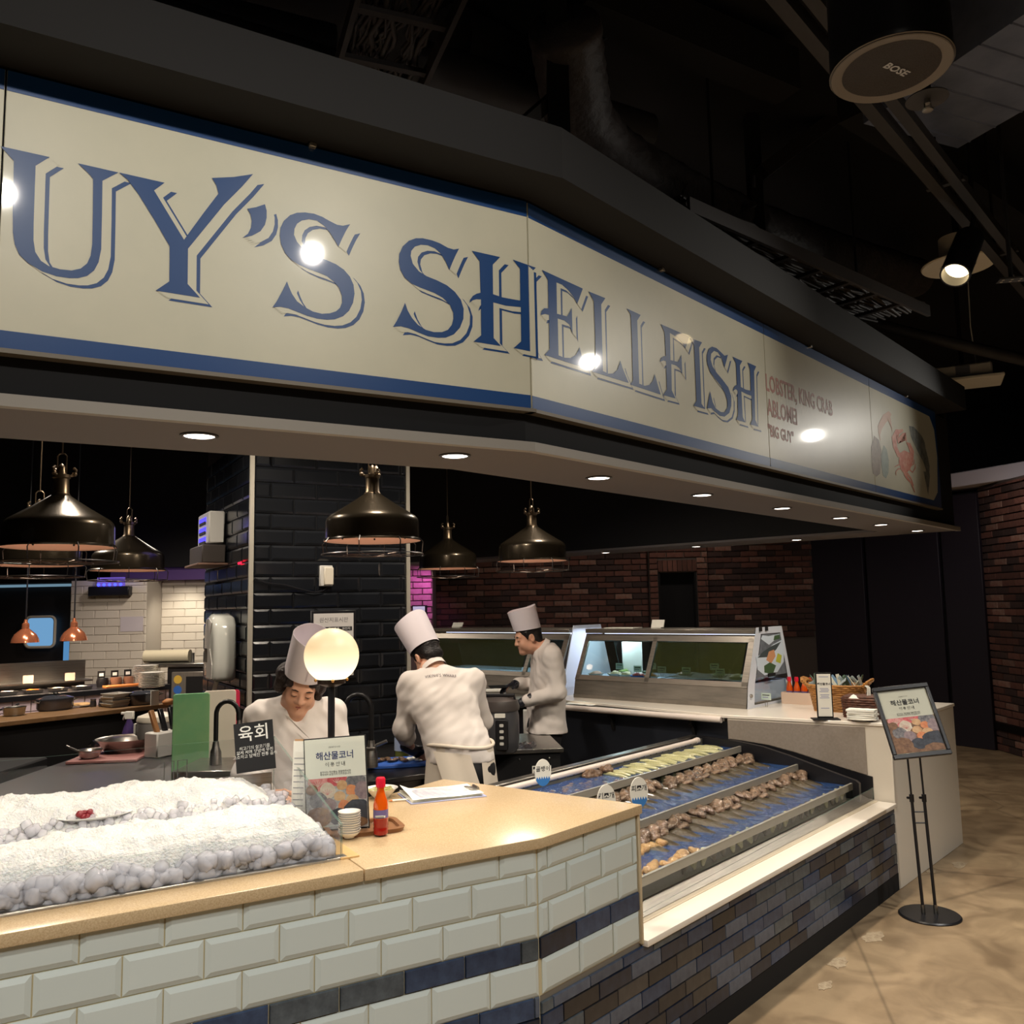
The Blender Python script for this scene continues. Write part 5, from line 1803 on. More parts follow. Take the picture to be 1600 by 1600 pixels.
# white board standing inside the case, tray papers and a clip on its roof
wb_ = thing('white_board', 'white board standing upright inside the bright half of the display case', 'board', fb(4.1, 2.36, A_ + .165), ANG_B - math.pi / 2)
MB().box(-.10, .10, 0, .012, 0, .29).build('board', m_paper, wb_, bevel=.002)
tg = thing('card_holder', 'small white tilted card holder standing on the display case roof', 'holder', fb(3.95, 2.0, A_ + .56), ANG_B - math.pi / 2)
MB().box(-.06, .06, -.004, .004, .012, .075, R=Matrix.Rotation(-.35, 3, 'X')).build('card', m_paper, tg)
MB().box(-.05, .05, -.02, .03, 0, .014).build('base', m_paper, tg, bevel=.002)
pt = thing('paper_sheets', 'flat white sheets lying on the display case roof', 'paper', fb(3.92, 2.32, A_ + .56), ANG_B)
MB().box(-.07, .07, -.15, .15, 0, .01).build('sheet', m_paper, pt, bevel=.002)
tg2 = thing('card_holder', 'small white card holder on the farther display case roof', 'holder', fb(3.95, 4.35, A_ + .56), ANG_B - math.pi / 2)
MB().box(-.07, .07, -.004, .004, .012, .06, R=Matrix.Rotation(-.5, 3, 'X')).build('card', m_paper, tg2)
MB().box(-.05, .05, -.02, .03, 0, .014).build('base', m_paper, tg2, bevel=.002)
ep = thing('end_plate', 'white framed end plate between the two display cases', 'panel', fb(0, 0, 0), ANG_B)
MB(Matrix.Translation((0, 2.76, A_)) @ RXZ).prism([(3.66, 0), (4.34, 0), (4.34, .14), (4.2, .59), (3.80, .59), (3.66, .16)], 0, .008).build('plate', _mats['translucent_white_frame'], ep)
fl_ = thing('folded_cloth', 'flat white cloth lying on the bullnose counter edge', 'cloth', fb(3.36, 2.35, .966), ANG_B)
MB().grid([[(-.06 + .12 * i / 6, -.14 + .28 * j / 8, .006 + .006 * mn.noise(Vector((i, j, 3)) * .7)) for i in range(7)] for j in range(9)]).build('cloth', m_paper, fl_)

# ------------------------------------------------------------------ things on the white block
zb = .987
bx_ = PZ(1258, 1100, zb)
box = thing('sauce_box', 'low pale wooden box holding the sauce bottles beside the display case', 'box', (bx_.x, bx_.y, zb), ANG_B - math.pi / 2 + .1)
m_pale = mat('pale_wood', (226, 200, 180), .5)
b = MB().box(-.16, .16, -.05, .05, 0, .01)
b.box(-.16, .16, -.05, -.042, .01, .085).box(-.16, .16, .042, .05, .01, .085).box(-.16, -.152, -.042, .042, .01, .085).box(.152, .16, -.042, .042, .01, .085)
b.build('box_body', m_pale, box)
ca = math.cos(ANG_B - math.pi / 2 + .1), math.sin(ANG_B - math.pi / 2 + .1)
for i, (d, lb) in enumerate(((-.11, 'red capped sauce bottle at the display case end of the box'), (-.055, 'second red capped sauce bottle in the box'), (.0, 'third red capped sauce bottle in the box'), (.055, 'red capped bottle behind the packets in the box'), (.115, 'red capped bottle at the far end of the box'))):
    sauce_bottle((bx_.x + ca[0] * d, bx_.y + ca[1] * d, zb + .012), lb, 1.05, full=False, group='sauce bottles in the box')
# wicker baskets
m_wick = mat('honey_wicker', (196, 140, 72), .5, var=(30, (140, 92, 44), .3), objvar=.05)
m_wickd = mat('dark_wicker', (104, 62, 44), .5, var=(40, (66, 40, 30), .3))
m_tanbox = mat('tan_woven_box', (176, 128, 74), .6, var=(60, (140, 98, 52), .35, (1, 1, 4)))


def woven(L_, W_, H_, rows, r_, m, parent, name='weave', flare=1.12, n=44, z0=0.0):
    b = MB()
    for k in range(rows):
        t = k / (rows - 1)
        f = 1 + (flare - 1) * t
        pts = []
        for i in range(n):
            a = 2 * math.pi * i / n
            ex = 3.2
            c, s_ = math.cos(a), math.sin(a)
            x = math.copysign(abs(c) ** (2 / ex), c) * L_ / 2 * f
            y = math.copysign(abs(s_) ** (2 / ex), s_) * W_ / 2 * f
            wv = r_ * .55 * (1 if (i + k) % 2 else -1)
            pts.append((x + wv * c, y + wv * s_, z0 + H_ * t))
        b.tube(pts, r_, 5, closed=True)
    o = b.build(name, m, parent, sharp=80)
    st_ = MB()
    for i in range(0, n, 2):
        a = 2 * math.pi * i / n
        ex = 3.2
        c, s_ = math.cos(a), math.sin(a)
        x, y = math.copysign(abs(c) ** (2 / ex), c) * L_ / 2, math.copysign(abs(s_) ** (2 / ex), s_) * W_ / 2
        st_.tube([(x, y, z0), (x * flare, y * flare, z0 + H_)], r_ * .7, 5)
    tag(st_.build('stakes', m, parent), kind='stuff')
    MB().box(-L_ * .46, L_ * .46, -W_ * .46, W_ * .46, z0, z0 + .006).build('bottom', m, parent)
    return o


q = PZ(1315, 1112, zb)
az = ANG_B - math.pi / 2 + .12
bk1 = thing('woven_box', 'tan woven box under the honey coloured wicker basket', 'basket', (q.x, q.y + .06, zb), az)
woven(.30, .20, .105, 12, .0055, m_tanbox, bk1, flare=1.14)
bk2 = thing('wicker_basket', 'honey coloured wicker basket of wrapped packets with a rolled rim', 'basket', (q.x, q.y + .06, zb + .108), az)
woven(.33, .21, .07, 6, .0085, m_wick, bk2, flare=1.2)
b = MB()
for sgn_ in (1, -1):
    for k in range(3):
        b.tube([(sgn_ * (.19 + .012 * k), -.09, .07 + .012 * k), (sgn_ * (.21 + .012 * k), -.03, .095 + .008 * k), (sgn_ * (.21 + .012 * k), .03, .095 + .008 * k), (sgn_ * (.19 + .012 * k), .09, .07 + .012 * k)], .010, 7)
b.build('rolled_rim', m_wick, bk2, sharp=80)
m_pack = [mat('packet_silver', (176, 190, 196), .3, .3), mat('packet_green', (92, 120, 104), .4), mat('packet_blue', (96, 130, 160), .4), mat('packet_pale', (206, 206, 190), .4)]
pk = MB().box(-.012, .012, -.003, .003, -.055, .055).box(-.014, .014, -.001, .001, .05, .066)
pm = []
for m in m_pack:
    me = pk.mesh('wrapped_packet', bevel=.001)
    me.materials.append(m)
    pm.append(me)
for i in range(26):
    M_ = Matrix.Translation((q.x, q.y + .06, zb + .108)) @ Matrix.Rotation(az, 4, 'Z')
    o = link('wrapped_packet', pm[i % 4])
    xx = -.16 + .32 * (i % 13) / 12 + r.uniform(-.01, .01)
    o.matrix_world = M_ @ Matrix.Translation((xx, r.uniform(-.06, .06), .08)) @ Euler((r.uniform(-.7, .7), r.uniform(-.9, .9) - xx * 2, r.uniform(0, 3))).to_matrix().to_4x4()
    tag(o, 'small wrapped condiment packet standing in the honey wicker basket', 'packet', 'wrapped packets in the wicker basket')
rb = thing('ribbon', 'white ribbon tied to the rolled rim of the wicker basket', 'ribbon', PZ(1350, 1078, zb + .17) + Vector((0, -.02, 0)), 0)
b = MB()
for k in range(3):
    b.tube([(.0 + .008 * k, 0, .03), (.012 + .008 * k, -.01, .015), (.008 + .009 * k, -.012, -.035 - .01 * k)], .0035, 5)
b.build('loop', m_paper, rb)
q2 = PZ(1366, 1126, zb)
bk3 = thing('dark_basket', 'dark brown wicker basket behind the folded napkins', 'basket', (q2.x + .03, q2.y + .18, zb), az)
woven(.27, .20, .12, 9, .0075, m_wickd, bk3, flare=1.08)
nb = thing('napkin', 'white napkin peeping over the rim of the dark wicker basket', 'napkin', (q2.x - .06, q2.y + .16, zb + .10), az)
MB().lathe([(0, .05), (.015, .042), (.05, .01), (.06, 0), (0, 0)], 16, sy=.6).build('fold', m_paper, nb)
lid = thing('woven_mat', 'dark brown wicker mat laid on the dark basket', 'mat', (q2.x + .04, q2.y + .20, zb + .128), az)
b = MB()
for k in range(9):
    b.tube([(-.13, -.09 + .0225 * k, .004 * (k % 2)), (.13, -.09 + .0225 * k, .004 * ((k + 1) % 2))], .008, 6)
b.build('weave', m_wickd, lid, sharp=80)
q3 = PZ(1353, 1128, zb)
npl = thing('plate', 'white side plate under the folded napkins on the block', 'plate', (q3.x, q3.y + .05, zb))
MB().lathe([(0, .003), (.06, .003), (.095, .013), (.097, .016), (.09, .015), (.058, .008), (0, .008)], 30).build('dish', m_por, npl)
for k in range(5):
    t = thing('folded_napkin', 'folded white napkin, %s from the bottom of the pile on the side plate' % ORD[k], 'napkin', (q3.x + r.uniform(-.004, .004), q3.y + .05, zb + .012 + .0125 * k), az + r.uniform(-.12, .12), 'folded napkins on the side plate')
    pts_u = [[(-.085 + .17 * i / 8, -.055 + .11 * j / 5, .011 + .004 * mn.noise(Vector((i * .6, j * .6, k * 3)))) for i in range(9)] for j in range(6)]
    b = MB().grid(pts_u)
    b.box(-.085, .085, -.055, .055, 0, .0095)
    b.build('cloth', m_paper, t, sharp=80)
q4 = PZ(1290, 1124, zb)
ms = thing('menu_stand', 'slim black framed menu stand upright on the white block', 'sign', (q4.x, q4.y, zb), math.radians(-8))
MB().box(-.085, .085, -.05, .05, 0, .006).build('base', m_black, ms)
MB().box(-.050, .050, -.006, .006, .006, .30).build('frame', m_black, ms)
mp_ = MB().box(-.043, .043, -.0075, -.006, .02, .29).build('poster', m_paper, ms)
text('해산물코너', .018, m_ink, mp_, Matrix.Translation((0, -.008, .225)) @ RXZ, bold=.0005, res=1)
for k, z in enumerate((.27, .195, .185, .175, .155, .145, .135, .07)):
    MB().box(-.03 + .004 * (k % 3), .03 - .004 * (k % 2), -.0082, -.0076, z, z + .004).build('print_line', m_lilacink, mp_)
q5 = PZ(1360, 1098, zb)
gc = thing('glass_cup', 'dark blue glass cup behind the wicker basket', 'cup', (q5.x + .0, q5.y + .25, zb))
MB().lathe([(0, 0), (.035, 0), (.045, .10), (.042, .10), (.032, .006), (0, .006)], 22).build('cup', glass('smoky_glass', (60, 66, 90)), gc)
for i, (px, py, lb) in enumerate(((1208, 1090, 'pale lidded tub standing behind the case end plate'), (1222, 1082, 'white bowl behind the pale lidded tub'))):
    q6 = PZ(px, py, zb)
    t = thing('tub', lb, 'bowl', (q6.x, q6.y + .1, zb))
    MB().lathe([(0, 0), (.07, 0), (.085, .07), (.088, .074), (.088, .085), (.07, .10), (0, .102)], 26).build('tub_body', [m_pale, m_por][i], t)

# ------------------------------------------------------------------ floor standing sign
bs = PZ(1453, 1431, 0)
ss = thing('floor_sign', 'black twin post floor sign with a tilted seafood poster in front of the white block', 'sign', (bs.x, bs.y, 0), math.radians(-4))
MB().lathe([(0, .012), (.155, .012), (.162, .006), (.162, 0), (0, 0)], 40).build('base', m_blackgloss, ss)
lean = -.035
for sx_ in (-1, 1):
    x = .034 * sx_
    MB().tube([(x, 0, .01), (x + lean * .62, 0, .62)], .0085, 10).tube([(x + lean * .6, 0, .60), (x + lean * .95, 0, .96)], .0055, 10).build('post', m_blackgloss, ss)
    MB().tube([(x, 0, .01), (x + lean * .05, 0, .06)], .011, 10).build('socket', m_steel, ss)
    kb = MB().tube([(x + lean * .62, -.0, .615), (x + lean * .63, 0, .655)], .0125, 10)
    kb.tube([(x + lean * .63, 0, .635), (x + lean * .63 - .028, -.012, .64)], .007, 8)
    kb.build('clamp_knob', m_blackgloss, ss)
for z in (.50, .56):
    MB().tube([(-.034 + lean * z, 0, z), (.034 + lean * z, 0, z)], .004, 6).build('crossbar', m_blackgloss, ss)
Wp, Hp = .27, .36
Mf = Matrix.Translation((lean * 1.0 - .0, -.01, 1.065)) @ Matrix.Rotation(math.radians(-5.5), 4, 'Y') @ Matrix.Rotation(math.radians(-27), 4, 'X') @ RXZ
fr2 = MB(Mf)
for x0, x1, y0, y1 in ((-.5, .5, -.5, -.44), (-.5, .5, .44, .5), (-.5, -.435, -.44, .44), (.435, .5, -.44, .44)):
    fr2.box(x0 * (Wp + .045), x1 * (Wp + .045), y0 * (Hp + .06), y1 * (Hp + .06), -.012, .012)
fr2.build('frame', m_blackgloss, ss, bevel=.003)
fp_ = MB(Mf).box(-Wp * .51, Wp * .51, -Hp * .515, Hp * .515, -.010, -.001).build('poster', mat('sign_cream', (206, 206, 188), .4), ss)
seafood_print(fp_, Mf, Wp, Hp, dark=True, seed=5)
MB(Mf).box(-Wp * .51, Wp * .51, -Hp * .515, Hp * .515, .0045, .006).build('cover_sheet', glass('cover_sheet', (250, 250, 250), 1.8, .015), ss)
# ------------------------------------------------------------------ black enamel pendant lamps
m_enamel = mat('black_gold_enamel', (62, 54, 42), .26, .75, coat=.3)
m_lampin = mat('pale_pink_enamel', (226, 186, 168), .6)
m_oldsteel = mat('aged_steel', (120, 104, 84), .35, .9)


def pendant_proto():
    t = thing('pendant_lamp', '', 'pendant lamp', (0, 0, 0), 0, 'black dome pendants over the kitchen')
    sd_ = MB().lathe([(.252, .0), (.254, .006), (.243, .014), (.241, .10), (.235, .118), (.222, .132), (.20, .146), (.13, .19), (.07, .23), (.042, .25), (.042, .255)], 40).build('shade', m_enamel, t, sharp=50)
    MB().lathe([(.036, .25), (.036, .255)][:0] + [(.25, .002), (.238, .012), (.236, .10), (.215, .128), (.12, .18), (.05, .22), (0, .222)], 40).build('inner_shade', m_lampin, t, sharp=50)
    MB().lathe([(.044, .25), (.036, .262), (.034, .33), (.04, .335), (.04, .35), (.0, .352)], 20).build('neck', m_oldsteel, t)
    b = MB()
    for k in range(3):
        a = 2 * math.pi * k / 3 + .4
        c, s = math.cos(a), math.sin(a)
        b.tube([(.03 * c, .03 * s, .345), (.058 * c, .058 * s, .35), (.062 * c, .062 * s, .375), (.05 * c, .05 * s, .385)], .007, 7)
        b.ball((.056 * c, .056 * s, .355), .012, 8, 6)
    b.lathe([(0, .35), (.022, .352), (.018, .385), (.008, .40), (0, .405)], 12)
    b.build('clamp', m_oldsteel, t)
    b = MB()
    for k in (-1, 1):
        b.tube([(.022 * k, 0, .36), (.022 * k, 0, .44), (.012 * k, 0, .452), (0, 0, .454)], .0035, 6)
    b.tube([(0, 0, .45), (0, 0, 2.52)], .004, 6)
    b.build('hanger', m_oldsteel, t)
    b = MB()
    ring = [(.262 * math.cos(a), .262 * math.sin(a), -.068) for a in np.linspace(0, 2 * math.pi, 37)[:-1]]
    b.tube(ring, .003, 5, closed=True)
    b.tube([(.15 * math.cos(a), .15 * math.sin(a), -.074) for a in np.linspace(0, 2 * math.pi, 25)[:-1]], .0028, 5, closed=True)
    for k in range(8):
        a = 2 * math.pi * k / 8
        c, s = math.cos(a), math.sin(a)
        b.tube([(.25 * c, .25 * s, .012), (.268 * c, .268 * s, -.01), (.262 * c, .262 * s, -.068)], .003, 5)
    for k in range(4):
        a = math.pi * k / 4
        c, s = math.cos(a), math.sin(a)
        b.tube([(.262 * c, .262 * s, -.068), (0, 0, -.08), (-.262 * c, -.262 * s, -.068)], .0024, 5)
    b.build('wire_guard', m_steeld, t)
    b = MB()
    for k in range(8):
        a = 2 * math.pi * k / 8 + .2
        b.ball((.236 * math.cos(a), .236 * math.sin(a), .03), .006, 6, 4)
    b.build('bolt', m_black, sd_)
    MB().ball((0, 0, .09), (.04, .04, .05), 14, 9).build('bulb', mat('unlit_bulb', (236, 214, 196), .3), t)
    return t


pp0 = pendant_proto()
LAMPS = [((92, 856), 4.1, 'largest black dome pendant hanging above the ice display'), ((582, 846), 4.5, 'black dome pendant hanging before the tiled pillar'), ((700, 889), 7.3, 'small distant black dome pendant beside the tiled pillar'),
         ((832, 877), 6.2, 'black dome pendant hanging above the chef by the display cases'), ((200, 892), 6.2, 'black dome pendant over the insect trap on the white wall'), ((58, 884), 5.2, 'black dome pendant mostly hidden behind the largest one')]
for i, ((x, y), d, lb) in enumerate(LAMPS):
    p = EYE + ray(x, y) * d
    if i == 0:
        pp0.location = p
        pp0['label'] = lb
    else:
        copy_thing(pp0, p, rz=i * .7, label=lb)
    point('pendant_fill', p + Vector((0, 0, .02)), .8, (1, .72, .5), .03)  # weak light added to warm the inside of each shade; the bulb is unlit
# copper heat lamps over the hot buffet
m_copper = mat('polished_copper', (224, 138, 100), .16, .75)
ch0 = thing('heat_lamp', 'polished copper heat lamp in front of the blue porthole', 'heat lamp', (0, 0, 0), 0, 'copper heat lamps over the buffet')
MB().lathe([(.118, 0), (.112, .03), (.09, .075), (.05, .11), (.032, .125), (.03, .17), (.018, .18), (.012, .21), (0, .212)], 28).build('shade', m_copper, ch0)
MB().lathe([(.116, .001), (.10, .04), (.05, .10), (0, .11)], 24).build('inner_shade', m_lampin, ch0)
MB().tube([(0, 0, .2), (0, 0, 3.12)], .007, 8).build('cord', m_blackgloss, ch0)
for i, ((x, y), d) in enumerate((((39, 1004), 7.9), ((115, 1001), 8.1))):
    p = EYE + ray(x, y) * d
    if i == 0:
        ch0.location = p
    else:
        copy_thing(ch0, p, label='polished copper heat lamp in front of the white brick wall')
    spot('heat_lamp_beam', p + Vector((0, 0, .03)), p + Vector((0, 0, -1)), 45, 130, (1, .72, .48), .6, .03)

# ------------------------------------------------------------------ things fixed to the black pillar
PN = K + NA * PO
m_grayplastic = mat('pale_grey_plastic', (206, 204, 198), .4)
m_uv = emis('violet_uv_glow', (90, 80, 255), 1.6)
pa = PP(508, 900, K + NA * (PO - .015), NA)
so = thing('socket_box', 'white surface socket box on the black tiled pillar', 'socket', pa, ANG_A)
MB().box(-.042, .042, -.03, 0, -.068, .068).build('box', m_grayplastic, so, bevel=.004)
MB().box(-.02, .042, -.05, -.03, -.06, .055).build('cover', mat('ivory_plastic', (222, 214, 196), .4), so, bevel=.004)
cab = thing('power_cord', 'black power cord looping from the white socket box round the pillar edge', 'cord', (0, 0, 0))
pts = [PP(x, y, K + NA * (PO - .03), NA) for x, y in ((512, 916), (505, 923), (492, 926), (470, 921), (445, 914), (415, 911), (397, 904))]
MB().tube(pts, .006, 7).build('cable', m_blackgloss, cab)
pn = PP(520, 1006, K + NA * (PO - .012), NA)
no = thing('notice_frame', 'black framed printed origin notice on the tiled pillar behind the globe lamp', 'notice', pn, ANG_A)
MB().box(-.155, .155, -.018, 0, -.23, .22).build('frame', m_blackgloss, no, bevel=.004)
np_ = MB().box(-.136, .136, -.0195, -.018, -.21, .20).build('poster', mat('grey_white_paper', (214, 210, 206), .5), no)
text('원산지표시판', .036, mat('grey_ink', (120, 118, 120), .6), np_, Matrix.Translation((0, -.020, .155)) @ RXZ, res=1)
MB().box(-.125, .125, -.0205, -.0195, .085, .112).build('header_band', m_ink, np_)
for x, s_ in ((-.085, '메뉴명'), (0, '표시품목'), (.085, '원산지')):
    text(s_, .021, m_whiteprint, np_, Matrix.Translation((x, -.021, .098)) @ RXZ, res=1)
for k in range(7):
    for x in (-.085, 0, .085):
        text(['바지락', '낙지', '중국산', '새우', '연어', '국내산', '베트남'][(k * 3 + int(x * 20)) % 7], .018, _mats['grey_ink'], np_, Matrix.Translation((x, -.0202, .062 - .032 * k)) @ RXZ, res=1)
# left face devices
PLN = K + DA * PX0
MLF = Matrix.Rotation(ANG_A - math.pi / 2, 4, 'Z')       # local -y looks along -DA


def onleft(px, py, out=.02):
    return PP(px, py, PLN - DA * out, DA)


iz = thing('insect_trap', 'white louvred insect trap with violet glow on a dark tray on the pillar side', 'insect trap', onleft(342, 848), ANG_A - math.pi / 2)
MB().box(-.20, .20, -.11, 0, -.02, .21).build('housing', m_grayplastic, iz, bevel=.01)
for k in range(3):
    MB().box(-.15, .10, -.113, -.108, .14 - .07 * k, .175 - .07 * k).build('slot_glow', m_uv, iz)
    MB().box(-.13, .09, -.115, -.11, .125 - .07 * k, .145 - .07 * k).build('louvre', m_black, iz)
MB().box(-.24, .24, -.16, .0, -.16, -.03).build('tray', mat('dark_grey_plastic', (66, 60, 56), .5), iz, bevel=.008)
MB().box(-.26, .26, -.19, .02, -.175, -.16).build('shelf', mat('brown_shelf', (120, 92, 78), .6), iz, bevel=.003)
point('trap_glow', iz.location - DA * .3 + Vector((0, 0, .1)), .5, (.35, .3, 1), .1)
rl = thing('indicator_light', 'pair of small red indicator lights on the pillar side', 'light', onleft(376, 880, .012), ANG_A - math.pi / 2)
for k in (-.03, .03):
    MB().ball((k * .8, -.006, 0), .008, 10, 7).build('led', emis('red_led', (255, 30, 60), 3), rl)
pd = thing('towel_dispenser', 'glossy white rounded paper towel dispenser on the pillar side with a sheet hanging out', 'dispenser', onleft(362, 1012), ANG_A - math.pi / 2)
b = MB(Matrix.Rotation(0, 4, 'Z'))
prof = [(-.155, -.21), (.155, -.21), (.17, -.12), (.17, .08), (.15, .16), (.10, .21), (0, .228), (-.10, .21), (-.15, .16), (-.17, .08), (-.17, -.12)]
MB(RXZ).prism(prof, 0, .15).build('cover', mat('white_gloss_plastic', (214, 216, 208), .12, coat=.6), pd, bevel=.03, seg=3)
MB(RXZ).prism([(-.03, -.19), (.13, -.19), (.14, -.1), (.06, .0), (.07, .1), (.11, .17), (.02, .2), (-.03, .1)], .15, .156).build('side_panel', m_grayplastic, pd)
MB().box(-.1, .0, -.157, -.151, -.09, .0).build('window', mat('dark_window', (110, 104, 96), .15), pd)
MB().add([(-.08, -.09, -.2), (.06, -.09, -.2), (.03, -.12, -.34), (-.10, -.11, -.31)], [(0, 1, 2, 3)]).add([(-.08, -.085, -.2), (.06, -.085, -.2), (.03, -.115, -.34), (-.10, -.105, -.31)], [(3, 2, 1, 0)]).build('paper_sheet', m_paper, pd)

# insect trap and dispenser on the white wall
z_ = PY(172, 920, YW - .08)
it = thing('insect_trap', 'black insect trap with blue lights on the white tiled kitchen wall', 'insect trap', z_)
MB().box(-.25, .25, -.05, .06, -.085, .03).build('tray', m_blackgloss, it, bevel=.01)
for k in range(5):
    MB().ball((-.13 + .068 * k, -.03, .05), .018, 10, 6).build('led', emis('blue_led', (50, 60, 255), 5), it)
MB().box(-.16, .16, .0, .05, .03, .14).build('glow_panel', emis('violet_panel', (150, 120, 255), .5), it)
point('trap_glow', z_ + Vector((0, -.15, .15)), 1.2, (.35, .35, 1), .1)
wd_ = PY(234, 978, YW + .40)
hd = thing('soap_dispenser', 'grey wall dispenser at the corner of the white tiled wall', 'dispenser', wd_)
MB().box(-.05, .055, -.05, .05, -.14, .14).build('case', m_grayplastic, hd, bevel=.012)
MB().box(-.02, .03, -.07, -.05, -.13, -.09).build('lever', m_steeld, hd, bevel=.004)
spot('wall_downlight', PY(283, 905, YW - .1) + Vector((0, 0, .12)), PY(283, 1010, YW + .42), 34, 80, (1, .9, .72), .8, .05)
ps = PY(206, 975, YW - .012)
pst = thing('wall_notice', 'sheet of crumpled clear film taped to the white tiled wall', 'notice', ps)
MB().box(-.14, .14, -.003, .0, -.09, .09).build('sheet', mat('pale_lilac_film', (206, 198, 204), .25), pst)

# ------------------------------------------------------------------ hot buffet line at the far left
def line_frame(pa, pb, z):
    a, b_ = PZ(pa[0], pa[1], z), PZ(pb[0], pb[1], z)
    ang = math.atan2(b_.y - a.y, b_.x - a.x)
    return Matrix.Translation((a.x, a.y, 0)) @ Matrix.Rotation(ang, 4, 'Z'), (b_ - a).length, ang


m_lilac = mat('lilac_square_tile', (196, 178, 186), .4, objvar=.04)
M1, L1, a1 = line_frame((0, 1089), (265, 1069), 1.05)
bf1 = thing('buffet_counter', 'hot buffet counter with lilac tiled front and steel back shelf', 'counter', M=M1)
MB().box(-.8, L1, .012, .75, 0, 1.0).build('body', m_core, bf1)
tiles(bf1, Matrix.Translation((0, .012, 0)), -.8, L1, [(.60 + .15 * k, .75 + .15 * k, [m_lilac], 0) for k in range(3)], .15, .006, .004, .01, seed=9)
MB().box(-.8, L1 + .01, -.02, .75, 1.0, 1.05).build('top', m_blackgloss, bf1, bevel=.004)
MB().box(-.8, L1 * .62, .75, .78, 1.0, 1.30).box(-.8, L1 * .62, .50, .75, 1.10, 1.115).build('back_shelf', m_steel, bf1)
for k in range(5):
    t = thing('food_tray', ['steel tray at the frame edge of the hot buffet', 'second steel tray along the hot buffet', 'third steel tray along the hot buffet', 'fourth steel tray along the hot buffet', 'pale tray next to the orange cutting board'][k], 'tray', M1 @ Vector((-.12 + .21 * k, .16, 1.05)), a1, 'trays on the hot buffet')
    MB().lathe([(0, .004), (.09, .004), (.10, .03), (.107, .033), (.10, .035)], 4).build('pan', m_steel, t, M=Matrix.Rotation(math.pi / 4, 4, 'Z'))
    lumpy(70 + k, (.06, .06, .016), 1, .5).build('food', [food[3], food[0], food[2], food[3], m_paper][k], t, M=Matrix.Translation((0, 0, .02)), sharp=80)
for k, x in enumerate((.33, .68)):
    t = thing('price_tag', ['small pale sign on the hot buffet shelf below the porthole', 'small pale sign on the hot buffet shelf below the copper lamps'][k], 'tag', M1 @ Vector((x * 1.05, .52, 1.115)), a1)
    MB().box(-.045, .045, 0, .006, 0, .075).build('card', mat('warm_card', (222, 196, 176), .6), t)
xb_ = L1 * .60
for k in range(3):
    t = thing('condiment_jar', ['dark lidded jar with a black tag on the buffet', 'dark lidded jar in the middle of the buffet trio', 'dark lidded jar nearest the plates on the buffet'][k], 'jar', M1 @ Vector((xb_ + .05 + .125 * k, .28, 1.05)), a1)
    MB().lathe([(0, 0), (.05, 0), (.058, .05), (.05, .085), (0, .085)], 20).build('jar', [m_blackgloss, mat('brown_jar', (120, 84, 66), .3), mat('brown_jar', (120, 84, 66), .3)][k], t)
    MB().box(-.035, .035, .04, .045, .07, .15).build('black_tag', m_blackcard, t)
    MB().box(-.02, .02, .037, .04, .10, .13).build('tag_print', m_whiteprint, t)
t = thing('cutting_board', 'orange wooden cutting board on the buffet before the jars', 'board', M1 @ Vector((xb_ + .18, .10, 1.05)), a1)
MB().box(-.17, .17, -.06, .06, 0, .022).build('board', mat('orange_wood', (206, 128, 66), .45, var=(4, (180, 104, 50), .3, (1, 16, 1))), t, bevel=.004)
t = thing('tongs', 'dark serving tongs lying between the orange board and the plates', 'tongs', M1 @ Vector((xb_ + .44, .06, 1.06)), a1 + .2)
MB().tube([(-.1, -.012, 0), (.08, -.004, .006), (.1, 0, .006), (.08, .004, .012), (-.1, .014, .02)], .006, 6).build('arms', m_blackgloss, t)
for (px, n, top, nm) in ((227, 13, 0, 'rear'), (237, 10, 0, 'front')):
    q_ = PZ(px, 1074 if nm == 'front' else 1069, 1.05)
    for k in range(n):
        t = thing('plate', ('%s white plate of the %s stack on the hot buffet' % ('lowest' if k == 0 else 'top', 'taller rear' if nm == 'rear' else 'shorter front')) if k in (0, n - 1) else 'white plate, %s from the bottom of the %s stack on the hot buffet' % (ORD[k], 'taller rear' if nm == 'rear' else 'shorter front'), 'plate', (q_.x, q_.y, 1.05 + .0145 * k), 0, 'plates stacked on the hot buffet')
        MB().lathe([(0, 0), (.07, 0), (.118, .010), (.12, .013), (.112, .013), (.065, .005), (0, .005)], 26).build('dish', m_por, t)
# steel fridge and sink by the pillar
fq = PY(296, 1045, 9.5)
fr = thing('steel_fridge', 'under counter steel fridge with round yellow and blue stickers beside the pillar', 'fridge', (fq.x, fq.y, 0))
zf = PY(296, 1042, 9.5).z
MB().box(-.24, .34, 0, .6, .1, zf).box(-.22, .32, .04, .58, 0, .1).build('cabinet', m_steeld, fr, bevel=.008)
MB().box(-.52, .36, -.03, .62, zf, zf + .04).build('worktop', m_steel, fr, bevel=.005)
dr = MB().box(-.18, .32, -.035, 0, .2, zf - .05).build('door', m_case, fr, bevel=.006)
MB().box(-.02, .26, -.04, -.034, zf - .42, zf - .10).build('door_recess', m_black, dr)
for z, m in ((zf - .13, mat('yellow_sticker', (206, 170, 70), .5)), (zf - .24, mat('blue_sticker', (50, 100, 180), .5))):
    MB(Matrix.Translation((-.11, -.036, z)) @ RXZ).disc(.045, 20).build('sticker', m, dr)
t = thing('towel_roll', 'pale roll lying along the sink back beside the tap', 'roll', (fq.x - .32, fq.y + .2, zf + .04 + .07))
MB().tube([(-.25, 0, 0), (.25, 0, 0)], .07, 18).build('roll', mat('cream_roll', (214, 204, 176), .6), t)
t = thing('steel_tap', 'tall steel tap rising from the sink worktop by the pillar', 'tap', (fq.x + .1, fq.y + .25, zf + .04))
MB().tube([(0, 0, 0), (0, 0, .23), (0, -.02, .25), (0, -.10, .25)], .012, 10).build('spout', m_steel, t)
